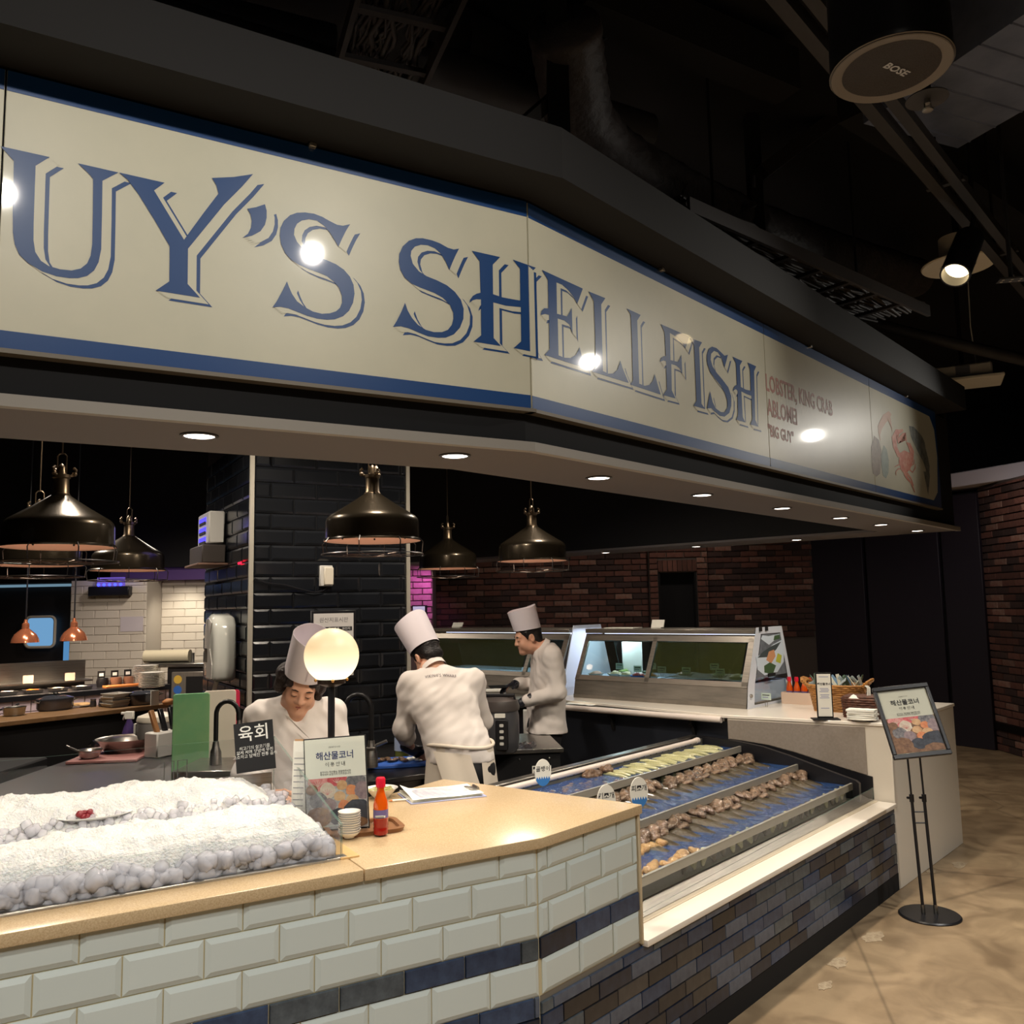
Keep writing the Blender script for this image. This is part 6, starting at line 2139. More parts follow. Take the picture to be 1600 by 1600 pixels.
MB().tube([(-.16, 0, 0), (-.16, 0, .10)], .02, 10).build('valve', m_steel, t)

# ------------------------------------------------------------------ wooden pass shelf with pans
M2, L2, a2 = line_frame((0, 1128), (262, 1099), 1.0)
sh = thing('pass_shelf', 'dark kitchen pass with a wooden top carrying pans', 'counter', M=M2)
MB().box(-.9, L2, -.02, .42, .965, 1.0).build('top', mat('worn_oak', (150, 116, 80), .45, var=(5, (112, 84, 56), .4, (1, 14, 1))), sh, bevel=.004)
MB().box(-.9, L2 - .02, .05, .4, 0, .965).build('body', m_black, sh)
m_pan = mat('grey_enamel_pan', (92, 90, 94), .22, .6)


def pan(px, py, label, w_):
    q_ = PZ(px, py, 1.0)
    t = thing('casserole', label, 'pan', (q_.x, q_.y + .16, 1.0), a2, 'lidded pans on the wooden pass')
    MB().lathe([(0, 0), (w_ * .9, 0), (w_, .02), (w_, .085), (w_ * .96, .088)], 28, sy=.75).build('pot', m_pan, t)
    li_ = MB().lathe([(w_ * 1.03, .086), (w_ * 1.02, .094), (w_ * .6, .112), (0, .118)], 28, sy=.75).build('lid', mat('glass_lid', (70, 72, 80), .08, .3), t)
    MB().lathe([(.006, .116), (.012, .125), (.022, .13), (.02, .14), (0, .142)], 14).build('knob', m_steel, li_)
    b = MB()
    for sg in (-1, 1):
        b.tube([(sg * w_ * .98, -.03, .07), (sg * (w_ + .03), -.025, .075), (sg * (w_ + .03), .025, .075), (sg * w_ * .98, .03, .07)], .006, 6)
    b.build('handle', m_steel, t)


pan(69, 1113, 'grey lidded pan on the wooden pass beside the pale plate', .14)
pan(210, 1104, 'grey lidded pan on the wooden pass beside the clear trays', .135)
q_ = PZ(117, 1106, 1.0)
t = thing('plate', 'cream plate with flat bread on the wooden pass', 'plate', (q_.x, q_.y + .1, 1.0), a2)
MB().lathe([(0, 0), (.07, 0), (.11, .012), (.11, .016), (.06, .008), (0, .008)], 26).build('dish', m_por, t)
MB().lathe([(0, .03), (.06, .028), (.085, .018), (.06, .008), (0, .008)], 22).build('bread', mat('flat_bread', (214, 178, 126), .7, var=(30, (186, 140, 90), .3)), t)
q_ = PZ(168, 1107, 1.0)
for k in range(4):
    t = thing('clear_tray', ['lowest clear tray of the pile on the wooden pass', 'clear tray inside the pile on the wooden pass', 'clear tray inside the pile on the wooden pass', 'topmost clear tray of the pile on the wooden pass'][k], 'tray', (q_.x + .01 * (k % 2), q_.y + .13, 1.0 + .026 * k), a2 + .05 * k, 'clear trays piled on the wooden pass')
    b = MB()
    b.lathe([(.0, .004), (.10, .004), (.115, .028), (.122, .030), (.118, .032), (.11, .030), (.096, .008), (0, .008)], 4)
    b.build('tray', mat('milky_plastic', (206, 200, 190), .3, trans=.3), t, M=Matrix.Rotation(math.pi / 4, 4, 'Z'))
q_ = PZ(140, 1107, 1.0)
for k in range(2):
    t = thing('spice_jar', ['small glass jar on the wooden pass', 'second small glass jar on the wooden pass beside the trays'][k], 'jar', (q_.x + .07 * k - .03, q_.y + .12, 1.0))
    MB().lathe([(0, 0), (.024, 0), (.026, .02), (.022, .05), (.0, .05)], 14).build('jar', m_pan, t)
    MB().lathe([(.022, .05), (.022, .065), (0, .066)], 14).build('cap', m_steel, t)
q_ = PZ(238, 1103, 1.0)
t = thing('white_card', 'white folded card standing at the end of the wooden pass', 'card', (q_.x, q_.y + .05, 1.0), a2)
MB().box(-.035, .035, 0, .008, 0, .12).build('card', m_paper, t)
for k in range(2):
    t = thing('bread_roll', ['brown bread roll at the end of the wooden pass', 'second brown bread roll behind the white card'][k], 'bread', (q_.x + .09 + .04 * k, q_.y + .1 + .1 * k, 1.02))
    lumpy(90 + k, (.05, .04, .028), 1, .15).build('roll', mat('bread_crust', (176, 110, 66), .6, var=(20, (206, 150, 96), .3)), t, sharp=80)
t = thing('utensil', 'dark spoon handle at the frame edge of the wooden pass', 'spoon', PZ(8, 1112, 1.02), a2)
MB().tube([(-.1, 0, .01), (.06, 0, .03), (.1, 0, .05)], .008, 7).build('handle', m_blackgloss, t)
t = thing('ladle_pot', 'small steel pot at the frame edge of the wooden pass', 'pot', PZ(22, 1118, 1.0), a2)
MB().lathe([(0, 0), (.07, 0), (.08, .06), (.083, .065), (.075, .06), (.065, .006), (0, .006)], 22).build('pot', m_steel, t)

# ------------------------------------------------------------------ prep table behind the ice display
zt_ = .88
ta, tb = PZ(88, 1215, zt_), PZ(390, 1165, zt_)
prep = thing('prep_table', 'low steel preparation table behind the ice display', 'table', (-2.14, 5.15, 0), 0)
MB().box(-.58, .36, -.85, .85, .84, .88).build('top', m_steeld, prep, bevel=.004)
MB().box(-.56, .34, -.83, .83, .40, .42).build('under_shelf', m_steeld, prep)
for x in (-.54, .32):
    for y in (-.80, .80):
        MB().box(x - .02, x + .02, y - .02, y + .02, 0, .84).build('leg', m_steeld, prep)


def on_t(px, py, z=zt_):
    return PZ(px, py, z)


q_ = on_t(158, 1178)
t = thing('cutting_board', 'pink plastic cutting board lying flat on the preparation table', 'board', (-2.49, 5.55, zt_), .12)
MB().box(-.20, .20, -.34, .34, 0, .018).build('board', mat('dusty_pink_plastic', (176, 122, 116), .5), t, bevel=.004)
q_ = on_t(201, 1168)
t = thing('spray_bottle', 'violet spray bottle with white trigger head on the preparation table', 'bottle', (q_.x, q_.y, zt_ + .018))
MB().lathe([(0, 0), (.05, 0), (.055, .01), (.05, .05), (.035, .11), (.02, .15), (.017, .165), (0, .165)], 22).build('bottle', mat('violet_clear_plastic', (104, 84, 150), .12, trans=.5), t)
b = MB().box(-.028, .028, -.014, .014, .165, .215)
b.box(-.055, -.02, -.008, .008, .195, .212).tube([(-.03, 0, .195), (-.042, 0, .16)], .006, 6)
b.build('trigger_head', m_paper, t, bevel=.004)
q_ = on_t(234, 1172)
t = thing('rice_warmer', 'round grey rice tub with white lid on the preparation table', 'tub', (q_.x, q_.y + .1, zt_))
MB().lathe([(0, 0), (.115, 0), (.12, .01), (.12, .17), (0, .17)], 30).build('body', mat('grey_plastic_tub', (140, 136, 132), .4), t)
MB().lathe([(.122, .17), (.125, .18), (.118, .205), (.06, .225), (0, .228)], 30).build('lid', mat('ivory_lid', (226, 218, 200), .35), t)
MB().box(-.13, -.118, -.05, -.01, .03, .16).build('paper_label', m_paper, t)
q_ = on_t(228, 1183, zt_)
t = thing('steel_basin', 'wide steel basin with a lid rim on the preparation table', 'basin', (-2.46, 5.56, zt_ + .019))
MB().lathe([(0, 0), (.12, 0), (.155, .06), (.175, .075), (.178, .08), (.168, .078), (.148, .062), (.11, .008), (0, .008)], 34).build('basin', m_steel, t)
q_ = on_t(172, 1186)
t = thing('ladle', 'steel scoop with bent handle in front of the basin', 'scoop', (-2.56, 5.30, zt_ + .019), .3)
MB().lathe([(0, 0), (.05, .004), (.07, .045), (.072, .05), (.066, .046), (.048, .01), (0, .006)], 22).build('bowl', m_steel, t)
MB().tube([(-.06, 0, .045), (-.11, 0, .07), (-.13, .03, .075)], .006, 7).build('handle', m_steel, t)
t = thing('plastic_wrap', 'crumpled clear plastic wrap lying at the edge of the pink board', 'wrap', (-2.62, 5.7, zt_ + .02))
b = MB()
for k in range(5):
    b.v and None
    b.ball((.05 * k - .1, .02 * (k % 2), .02), (.04, .03, .025), 10, 7)
for i, v in enumerate(b.v):
    p = Vector(v)
    b.v[i] = tuple(p + Vector((1, .5, 1)) * .02 * mn.noise(p * 40))
b.build('film', glass('film', (240, 240, 245), 2.5, .1), t, sharp=20)
q_ = on_t(268, 1178)
t = thing('knife_rack', 'white knife rack holding three handled knives beside the green board', 'rack', (q_.x - .02, q_.y - .05, zt_), -.5)
MB().box(-.06, .06, -.11, .11, 0, .15).build('rack_body', m_grayplastic, t, bevel=.008)
for k, (m, ang) in enumerate(((mat('tan_handle', (150, 106, 66), .5), -.45), (m_blackgloss, -.4), (m_blackgloss, -.25))):
    o = MB().box(-.012, .012, -.016, .016, 0, .15).build('knife_handle', m, t, bevel=.004)
    o.matrix_local = Matrix.Translation((0, -.06 + .06 * k, .14)) @ Matrix.Rotation(ang, 4, 'Y')
t = thing('scissors', 'black handled scissors standing in the knife rack', 'scissors', (q_.x + .05, q_.y + .05, zt_ + .24))
b = MB()
for sg in (-1, 1):
    b.tube([(.025 * sg + .022 * math.cos(a), 0, .03 + .03 * math.sin(a)) for a in np.linspace(0, 2 * math.pi, 13)[:-1]], .006, 6, closed=True)
b.tube([(0, 0, 0), (0, 0, -.1)], .006, 6)
b.build('handles', m_blackgloss, t)


def board(px, py_top, py_bot, d, w_, rz, lean_, m, label, th=.02):
    p1_ = EYE + ray(px, py_bot) * d
    p1_.z = zt_
    h = (EYE + ray(px, py_top) * d).z - zt_
    t = thing('cutting_board', label, 'board', p1_, rz)
    t.rotation_euler = (lean_, 0, rz)
    MB(RXZ).prism(rrect(-w_ / 2, w_ / 2, 0, h, .015), -th / 2, th / 2).build('board', m, t, bevel=.003)
    return t


m_green = mat('green_cutting_plastic', (96, 168, 120), .45, var=(3, (150, 190, 130), .2), sss=.1)
bg = board(297, 1085, 1205, 4.55, .185, math.radians(20), math.radians(-7), m_green, 'green plastic cutting board standing upright on the preparation table', .022)
board(343, 1080, 1200, 4.75, .17, math.radians(22), math.radians(-8), mat('cream_cutting_plastic', (222, 212, 196), .5), 'cream plastic cutting board standing upright beside the green one')
board(348, 1080, 1200, 4.83, .18, math.radians(22), math.radians(-8), mat('red_cutting_plastic', (206, 40, 78), .45), 'red plastic cutting board standing behind the cream one')
# gooseneck taps
m_rub = mat('black_rubber_hose', (26, 26, 28), .35)


def goose(base, label, s=1.0, rz=0.0):
    t = thing('sprayer_tap', label, 'tap', base, rz)
    pts = [(0, 0, 0), (0, 0, .16)] + [(.055 - .055 * math.cos(a), 0, .16 + .062 * math.sin(a)) for a in np.linspace(.2, math.pi - .1, 9)] + [(.112, 0, .13)]
    MB(Matrix.Scale(s, 4)).tube(pts, .0115, 10).build('hose', m_rub, t, sharp=80)
    MB(Matrix.Scale(s, 4)).tube([(.112, 0, .135), (.114, 0, .10), (.116, 0, .06), (.118, 0, .015)], [.010, .012, .016, .02], 12).build('spray_head', m_steel, t)
    MB(Matrix.Scale(s, 4)).lathe([(0, -.08), (.03, -.08), (.026, -.02), (.018, 0), (.014, .03), (0, .03)], 16).build('tap_body', m_steel, t)
    return t


g1 = EYE + ray(337, 1168) * 4.25
sk = thing('sink_cabinet', 'steel sink cabinet between the ice display and the cutting boards', 'cabinet', (g1.x + .06, g1.y, 0))
MB().box(-.20, .20, -.16, .20, 0, g1.z - .12).build('cabinet', m_steeld, sk)
MB().box(-.21, .21, -.17, .21, g1.z - .12, g1.z - .082).build('sink_top', m_steel, sk, bevel=.004)
goose(g1, 'black hose gooseneck tap behind the black price card', 1.0, .0)
g2 = EYE + ray(580, 1168) * 4.95
t = goose(g2, 'black gooseneck tap with lever on the back counter by the pillar', 1.35, math.pi)
MB().tube([(-.0, 0, .0), (-.09, 0, .035)], .009, 8).lathe([(.0, -.03), (.03, -.03), (.032, 0), (.0, .02)], 14).build('lever', m_steel, t)

# ------------------------------------------------------------------ back counter at the pillar foot
bc = thing('back_counter', 'dark back counter along the foot of the black tiled pillar', 'counter', K, ANG_A)
MB().box(PX0 - .02, PX1 + .0, 2.10, 3.08, 0, .80).build('body', m_steeld, bc)
MB().box(PX0 - .04, PX1 + .02, 2.06, 3.085, .80, .83).build('top', m_steeld, bc, bevel=.004)
q_ = PZ(620, 1194, .83)
t = thing('cutting_board', 'blue cutting board with shucked oysters on the back counter', 'board', (q_.x, q_.y, .83), ANG_A - .3)
MB().box(-.21, .21, -.14, .14, 0, .02).build('board', mat('blue_cutting_plastic', (58, 104, 196), .4), t, bevel=.004)
oy = []
for k in range(10):
    o = lumpy(110 + k % 3, (.024, .018, .010), 1, .5)
    me = o.mesh('oyster', sharp=80)
    me.materials.append(m_conch if k < 7 else m_paper)
    ob = link('oyster', me)
    ob.matrix_world = Matrix.Translation((q_.x - .11 + .027 * k, q_.y - .02 + .03 * ((k * 7) % 3 - 1), .862)) @ Matrix.Rotation(k, 4, 'Z')
    tag(ob, 'shucked oyster lying on the blue cutting board' if k < 7 else 'pale oyster meat at the chef end of the blue cutting board', 'shellfish', 'oysters on the blue board')
q_ = PZ(627, 1183, .83)
t = thing('cider_bottle', 'clear bottle with pale label and yellow liquid behind the bending chef', 'bottle', (q_.x, q_.y + .02, .83))
MB().lathe([(0, 0), (.042, 0), (.045, .005), (.045, .06), (.044, .14), (.03, .175), (.015, .20), (.014, .225), (0, .225)], 22).build('bottle', glass('clear_bottle', (205, 215, 225), 1.5), t)
MB().lathe([(0, .003), (.042, .003), (.042, .035), (0, .035)], 20).build('liquid', mat('yellow_liquid', (190, 180, 80), .2), t)
MB().lathe([(.0458, .04), (.0458, .12)], 20).build('paper_label', mat('blue_white_label', (186, 200, 224), .5), t)
MB().lathe([(.016, .22), (.016, .24), (0, .241)], 14).build('cap', m_paper, t)

# ------------------------------------------------------------------ steel work table with the rice cooker
wt = PZ(825, 1160, .86)
wt_t = thing('work_table', 'black fronted steel work table carrying the rice cooker', 'table', (wt.x - .19, wt.y, 0), ANG_A - .42)
MB().box(-.36, .38, -.30, .38, .835, .86).build('top', m_steel, wt_t, bevel=.003)
MB().box(-.34, .36, -.28, .36, .0, .835).build('body', m_black, wt_t)
for k in range(4):
    MB().ball((-.28 + .19 * k, -.285, .80), .007, 8, 5).build('bolt', m_steel, wt_t)
nt_ = thing('safety_notice', 'small white printed notice stuck to the black work table front', 'notice', wt_t.matrix_basis @ Vector((.24, -.283, .68)), ANG_A - .42)
MB().box(-.06, .06, -.003, 0, -.08, .075).build('sheet', m_paper, nt_)
MB().box(-.054, .054, -.0045, -.003, .055, .07).build('header_band', m_ink, nt_)
for k in range(6):
    MB().box(-.05, .045 - .02 * (k % 2), -.0045, -.003, .035 - .02 * k, .041 - .02 * k).build('print_line', m_ink, nt_)
q_ = PZ(780, 1180, .86)
rc = thing('rice_cooker', 'dark grey electric rice cooker with control strip on the steel work table', 'rice cooker', (q_.x + .0, q_.y + .12, .86), -.15)
MB().lathe([(0, 0), (.10, 0), (.118, .02), (.125, .08), (.125, .22), (.115, .27), (0, .27)], 30).build('body', mat('graphite_plastic', (84, 84, 88), .35, .3), rc)
MB().lathe([(.127, .255), (.13, .275), (.118, .315), (.07, .335), (0, .338)], 30).build('lid', mat('dark_taupe_plastic', (72, 66, 64), .35), rc)
MB().tube([(-.11, 0, .27), (-.10, -.02, .345), (.10, -.02, .345), (.11, 0, .27)], .012, 8).build('handle', m_blackgloss, rc)
MB(RXZ).prism(rrect(.0, .075, .03, .21, .012), .105, .132).build('control_strip', m_blackgloss, rc, bevel=.003)
MB(RXZ).prism(rrect(-.005, .06, .222, .247, .004), .118, .130).build('display_sticker', m_paper, rc)
for k in range(4):
    MB(RXZ).prism(rrect(.025, .05, .06 + .036 * k, .078 + .036 * k, .005), .131, .135).build('button', m_grayplastic, rc)
t = thing('plastic_bag', 'crumpled clear plastic on the steel work table beside the rice cooker', 'bag', PZ(815, 1168, .87), 0)
b = MB()
for k in range(4):
    b.ball((.04 * k - .06, 0, .012), (.04, .05, .018), 10, 7)
for i, v in enumerate(b.v):
    p = Vector(v)
    b.v[i] = tuple(p + Vector((1, .5, 1)) * .018 * mn.noise(p * 45))
b.build('film', _mats['film'], t, sharp=20)
# white cabinet edge beyond the cooker and a container
q_ = PZ(826, 1172, .5)
t = thing('white_cabinet', 'tall white cabinet side behind the rice cooker', 'cabinet', (EYE + ray(828, 1150) * 6.9) * 1, 0)
t.location.z = 0
MB().box(-.05, .06, 0, .10, 0, .92).build('side', m_grayplastic, t, bevel=.004)
q_ = EYE + ray(772, 1085) * 6.6
t = thing('storage_tub', 'pale lidded storage tub beyond the bending chef', 'tub', (q_.x, q_.y, q_.z - .08))
MB().box(-.09, .09, -.06, .06, 0, .10).build('tub_body', m_grayplastic, t, bevel=.012)
MB().box(-.095, .095, -.065, .065, .10, .118).build('lid', m_paper, t, bevel=.006)
t = thing('shelf_unit', 'grey steel shelf unit under the pale storage tub', 'shelf', (q_.x, q_.y, 0))
MB().box(-.22, .17, -.10, .2, 0, q_.z - .082).build('unit', m_case, t, bevel=.006)
# black bin at the far left behind the ice
q_ = Vector((-3.06, 4.9, 0))
t = thing('black_crate', 'black plastic crate with a bar handle behind the ice display at the frame edge', 'crate', (q_.x, q_.y, 0), 0)
MB().box(-.5, .28, -.15, .35, 0, .92).build('crate_body', m_black, t, bevel=.01)
MB().tube([(-.2, -.17, .90), (.22, -.17, .90)], .016, 8).tube([(-.2, -.17, .90), (-.2, -.13, .90)], .014, 8).build('handle', m_blackgloss, t)
# wall tablet on the pink pilaster
q_ = PY(652, 965, YP - .05)
t = thing('wall_tablet', 'white tablet screen on the pink lit pilaster', 'tablet', q_)
MB().box(-.07, .13, .0, .03, -.14, .16).build('case', m_blackgloss, t, bevel=.006)
MB().box(-.055, .10, -.004, .0, -.12, .145).build('screen', emis('white_screen', (214, 200, 235), .7), t)
spot('pink_wash', PY(655, 900, YP - .45) + Vector((.15, 0, .2)), PY(650, 960, YP), 26, 90, (1, .28, .85), .8, .1)
# ------------------------------------------------------------------ people: each body is one surface grown from a distance field
class Field:
    def __init__(s, lo, hi, h):
        s.lo, s.h = np.array(lo, np.float32), h
        n = np.ceil((np.array(hi) - np.array(lo)) / h).astype(int) + 1
        s.n = n
        s.f = np.full(n, .3, np.float32)
        s.ax = [s.lo[i] + h * np.arange(n[i], dtype=np.float32) for i in range(3)]

    def sub(s, a, b, pad):
        i0 = np.maximum(((np.minimum(a, b) - pad - s.lo) / s.h).astype(int), 0)
        i1 = np.minimum(((np.maximum(a, b) + pad - s.lo) / s.h).astype(int) + 2, s.n)
        sl = tuple(slice(i0[k], max(i1[k], i0[k])) for k in range(3))
        X, Y, Z = np.meshgrid(s.ax[0][sl[0]], s.ax[1][sl[1]], s.ax[2][sl[2]], indexing='ij')
        return sl, X, Y, Z

    def put(s, sl, d, k, op):
        a = s.f[sl]
        if op == 'sub':
            d = -d
            h = np.maximum(k - np.abs(a - d), 0) / k
            s.f[sl] = np.maximum(a, d) + h * h * k / 4
        else:
            h = np.maximum(k - np.abs(a - d), 0) / k
            s.f[sl] = np.minimum(a, d) - h * h * k / 4

    def cap(s, a, b, ra, rb, k=.02, op='add', flat=None):
        a, b = np.array(a, np.float32), np.array(b, np.float32)
        sl, X, Y, Z = s.sub(a, b, max(ra, rb) + k + .02)
        d = b - a
        L2 = float(d @ d) + 1e-9
        t = np.clip(((X - a[0]) * d[0] + (Y - a[1]) * d[1] + (Z - a[2]) * d[2]) / L2, 0, 1)
        q = np.sqrt((X - a[0] - d[0] * t) ** 2 + (Y - a[1] - d[1] * t) ** 2 + (Z - a[2] - d[2] * t) ** 2) - (ra + (rb - ra) * t)
        s.put(sl, q, k, op)
        return s

    def ell(s, c, r, k=.02, op='add', R=None):
        c, r = np.array(c, np.float32), np.array(r, np.float32)
        m = float(r.max())
        sl, X, Y, Z = s.sub(c, c, m + k + .02)
        P = np.stack([X - c[0], Y - c[1], Z - c[2]], -1)
        if R is not None:
            P = P @ np.array(R, np.float32)
        k0 = np.sqrt(((P / r) ** 2).sum(-1)) + 1e-6
        k1 = np.sqrt(((P / (r * r)) ** 2).sum(-1)) + 1e-6
        s.put(sl, k0 * (k0 - 1) / k1, k, op)
        return s

    def plane(s, p, n):
        """keep the side the normal points away from"""
        X, Y, Z = np.meshgrid(*s.ax, indexing='ij')
        s.f = np.maximum(s.f, (X - p[0]) * n[0] + (Y - p[1]) * n[1] + (Z - p[2]) * n[2]).astype(np.float32)
        return s

    def surface(s):
        f = s.f
        n = f < 0
        cs = [(i, j, k) for i in (0, 1) for j in (0, 1) for k in (0, 1)]
        S = [slice(0, -1), slice(1, None)]
        cnt = sum(n[S[i], S[j], S[k]].astype(np.int8) for i, j, k in cs)
        act = (cnt > 0) & (cnt < 8)
        idx = np.argwhere(act)
        val = np.stack([f[idx[:, 0] + i, idx[:, 1] + j, idx[:, 2] + k] for i, j, k in cs], 1)
        pos = np.zeros((len(idx), 3))
        num = np.zeros(len(idx))
        C = np.array(cs, float)
        for a in range(8):
            for b in range(a + 1, 8):
                if np.abs(C[a] - C[b]).sum() == 1:
                    m = (val[:, a] < 0) != (val[:, b] < 0)
                    t = np.where(m, val[:, a] / (val[:, a] - val[:, b] + 1e-12), 0)
                    pos += np.where(m[:, None], C[a] + t[:, None] * (C[b] - C[a]), 0)
                    num += m
        v = (idx + pos / num[:, None]) * s.h + s.lo
        ids = np.full(act.shape, -1, int)
        ids[act] = np.arange(len(idx))
        F = []
        for ax in range(3):
            o1, o2 = (ax + 1) % 3, (ax + 2) % 3
            sl0 = [slice(None)] * 3
            sl1 = [slice(None)] * 3
            sl0[ax], sl1[ax] = slice(0, -1), slice(1, None)
            ch = n[tuple(sl0)] != n[tuple(sl1)]
            e = np.argwhere(ch)
            e = e[(e[:, o1] > 0) & (e[:, o2] > 0) & (e[:, o1] < s.n[o1] - 1) & (e[:, o2] < s.n[o2] - 1)]
            ins = n[tuple(e.T)]
            q = []
            for d1, d2 in ((1, 1), (0, 1), (0, 0), (1, 0)):
                p = e.copy()
                p[:, o1] -= d1
                p[:, o2] -= d2
                q.append(ids[tuple(p.T)])
            q = np.stack(q, 1)
            q[~ins] = q[~ins][:, ::-1]
            F.append(q)
        F = np.concatenate(F)
        F = F[(F >= 0).all(1)]
        return v, F

    def build(s, name, m, parent, disp=None):
        v, F = s.surface()
        me = bpy.data.meshes.new(name)
        me.from_pydata(v.tolist(), [], F.tolist())
        if disp:
            me.update()
            nrm = np.zeros(len(v) * 3)
            me.vertices.foreach_get('normal', nrm)
            nrm = nrm.reshape(-1, 3)
            d = np.array([disp(Vector(p)) for p in v])
            v = v + nrm * d[:, None]
            me.vertices.foreach_set('co', v.ravel())
        me.polygons.foreach_set('use_smooth', [True] * len(me.polygons))
        me.materials.append(m)
        me.update()
        return link(name, me, parent)


m_skin = mat('skin', (224, 172, 144), .5, sss=.12, spec=.35)
m_jacket = mat('white_chef_cloth', (226, 218, 212), .85, bump=(220, .15, .002))
m_hatm = mat('white_paper_hat', (232, 224, 230), .8)
m_hair = mat('black_hair', (24, 20, 20), .45, bump=(90, .8, .004))
m_hairb = mat('dark_brown_curly_hair', (40, 29, 26), .5, bump=(70, 1.0, .01))
m_trous = mat('black_trousers', (22, 22, 25), .8)
m_glove = mat('black_nitrile_glove', (30, 32, 42), .35)
m_shoe = mat('black_shoe', (18, 18, 18), .4)
m_apron = mat('cream_apron_cloth', (214, 202, 186), .88)
m_lip = mat('lip', (176, 98, 92), .45)
m_brow = mat('eyebrow', (56, 40, 34), .8)


def frame(c, pitch, yaw, roll=0.0):
    """head frame: +y forward. pitch>0 looks down, yaw>0 turns to the person's left"""
    return np.array(Matrix.Rotation(yaw, 3, 'Z') @ Matrix.Rotation(-pitch, 3, 'X') @ Matrix.Rotation(roll, 3, 'Y')), np.array(c)


def head_field(F, H):
    R, c = H
    T = lambda p: c + R @ np.array(p, float)
    F.ell(T((0, -.012, .035)), (.074, .092, .082), .02, R=R)
    F.ell(T((0, .025, -.035)), (.060, .066, .082), .03, R=R)
    F.ell(T((0, .072, -.093)), (.026, .022, .02), .03, R=R)
    for s in (-1, 1):
        F.ell(T((s * .036, .058, -.040)), (.026, .024, .028), .025, R=R)
        F.ell(T((s * .050, .01, -.072)), (.02, .034, .026), .03, R=R)
    F.cap(T((-.036, .074, .022)), T((.036, .074, .022)), .012, .012, .015)
    for s in (-1, 1):
        F.ell(T((s * .031, .098, .002)), (.016, .012, .010), .012, 'sub', R=R)
        F.ell(T((s * .031, .078, .0)), (.015, .012, .0125), .004, R=R)
    F.cap(T((0, .084, .012)), T((0, .102, -.026)), .008, .012, .012)
    for s in (-1, 1):
        F.ell(T((s * .013, .093, -.030)), (.009, .010, .008), .008, R=R)
    F.cap(T((-.018, .082, -.058)), T((.018, .082, -.058)), .007, .007, .008)
    F.cap(T((-.015, .081, -.069)), T((.015, .081, -.069)), .0075, .0075, .008)
    F.cap(T((-.021, .092, -.0635)), T((.021, .092, -.0635)), .0022, .0022, .004, 'sub')
    for s in (-1, 1):
        F.ell(T((s * .076, -.008, -.008)), (.009, .019, .031), .008, R=R)
        F.ell(T((s * .082, -.004, -.004)), (.006, .010, .018), .006, 'sub', R=R)


def features(H, t, open_=False):
    R, c = H
    M = Matrix(((R[0][0], R[0][1], R[0][2], c[0]), (R[1][0], R[1][1], R[1][2], c[1]), (R[2][0], R[2][1], R[2][2], c[2]), (0, 0, 0, 1)))
    for s in (-1, 1):
        MB(M).tube([(s * .017, .0885, .022), (s * .032, .0890, .027), (s * .047, .080, .022)], [.002, .0036, .0018], 6).build('eyebrow', m_brow, t)
        MB(M).tube([(s * .0185, .0868, -.003), (s * .031, .0905, -.0055), (s * .0435, .083, -.003)], [.0012, .0022, .0012], 6).build('eyelash', m_brow, t)
    MB(M).tube([(-.021, .0835, -.062), (-.008, .0893, -.0575), (0, .0893, -.0590), (.008, .0893, -.0575), (.021, .0835, -.062)], [.001, .0042, .004, .0042, .001], 8).tube([(-.018, .083, -.066), (0, .0888, -.070), (.018, .083, -.066)], [.001, .0052, .001], 8).build('lips', m_lip, t)
    return M


def hat(M, t, hgt=.19, r0=(.084, .100), r1=(.098, .108), z0=.045, n=36):
    b = MB(M)
    rows = []
    for rr_, zz_, fl in ((0, 0, 1), (.33, .33, 1), (.66, .66, 1), (1, 1, 1), (1, 1, .985), (.7, .7, .985), (.45, .45, .985), (.44, .44, .3)):
        row = []
        for k in range(n):
            a = 2 * math.pi * k / n
            x = (r0[0] + (r1[0] - r0[0]) * rr_) * math.cos(a) * fl
            y = (r0[1] + (r1[1] - r0[1]) * rr_) * math.sin(a) * fl - .012
            row.append((x, y, z0 + hgt * zz_ - .022 * math.sin(a) * (1 - zz_) * (-.6) + (.004 * math.sin(3 * a) if zz_ == 1 else 0)))
        rows.append(row)
    vs = [p for r_ in rows for p in r_]
    fs = [(i * n + k, i * n + (k + 1) % n, (i + 1) * n + (k + 1) % n, (i + 1) * n + k) for i in range(len(rows) - 1) for k in range(n)]
    fs.append(tuple((len(rows) - 1) * n + k for k in range(n)))
    b.add(vs, fs)
    o = b.build('chef_hat', m_hatm, t, sharp=60)
    MB(M).box(-.003, .003, r0[1] - .012, r0[1] - .010, z0 + .03, z0 + hgt * .9).build('hat_seam', mat('hat_seam', (206, 196, 204), .8), o)
    return o


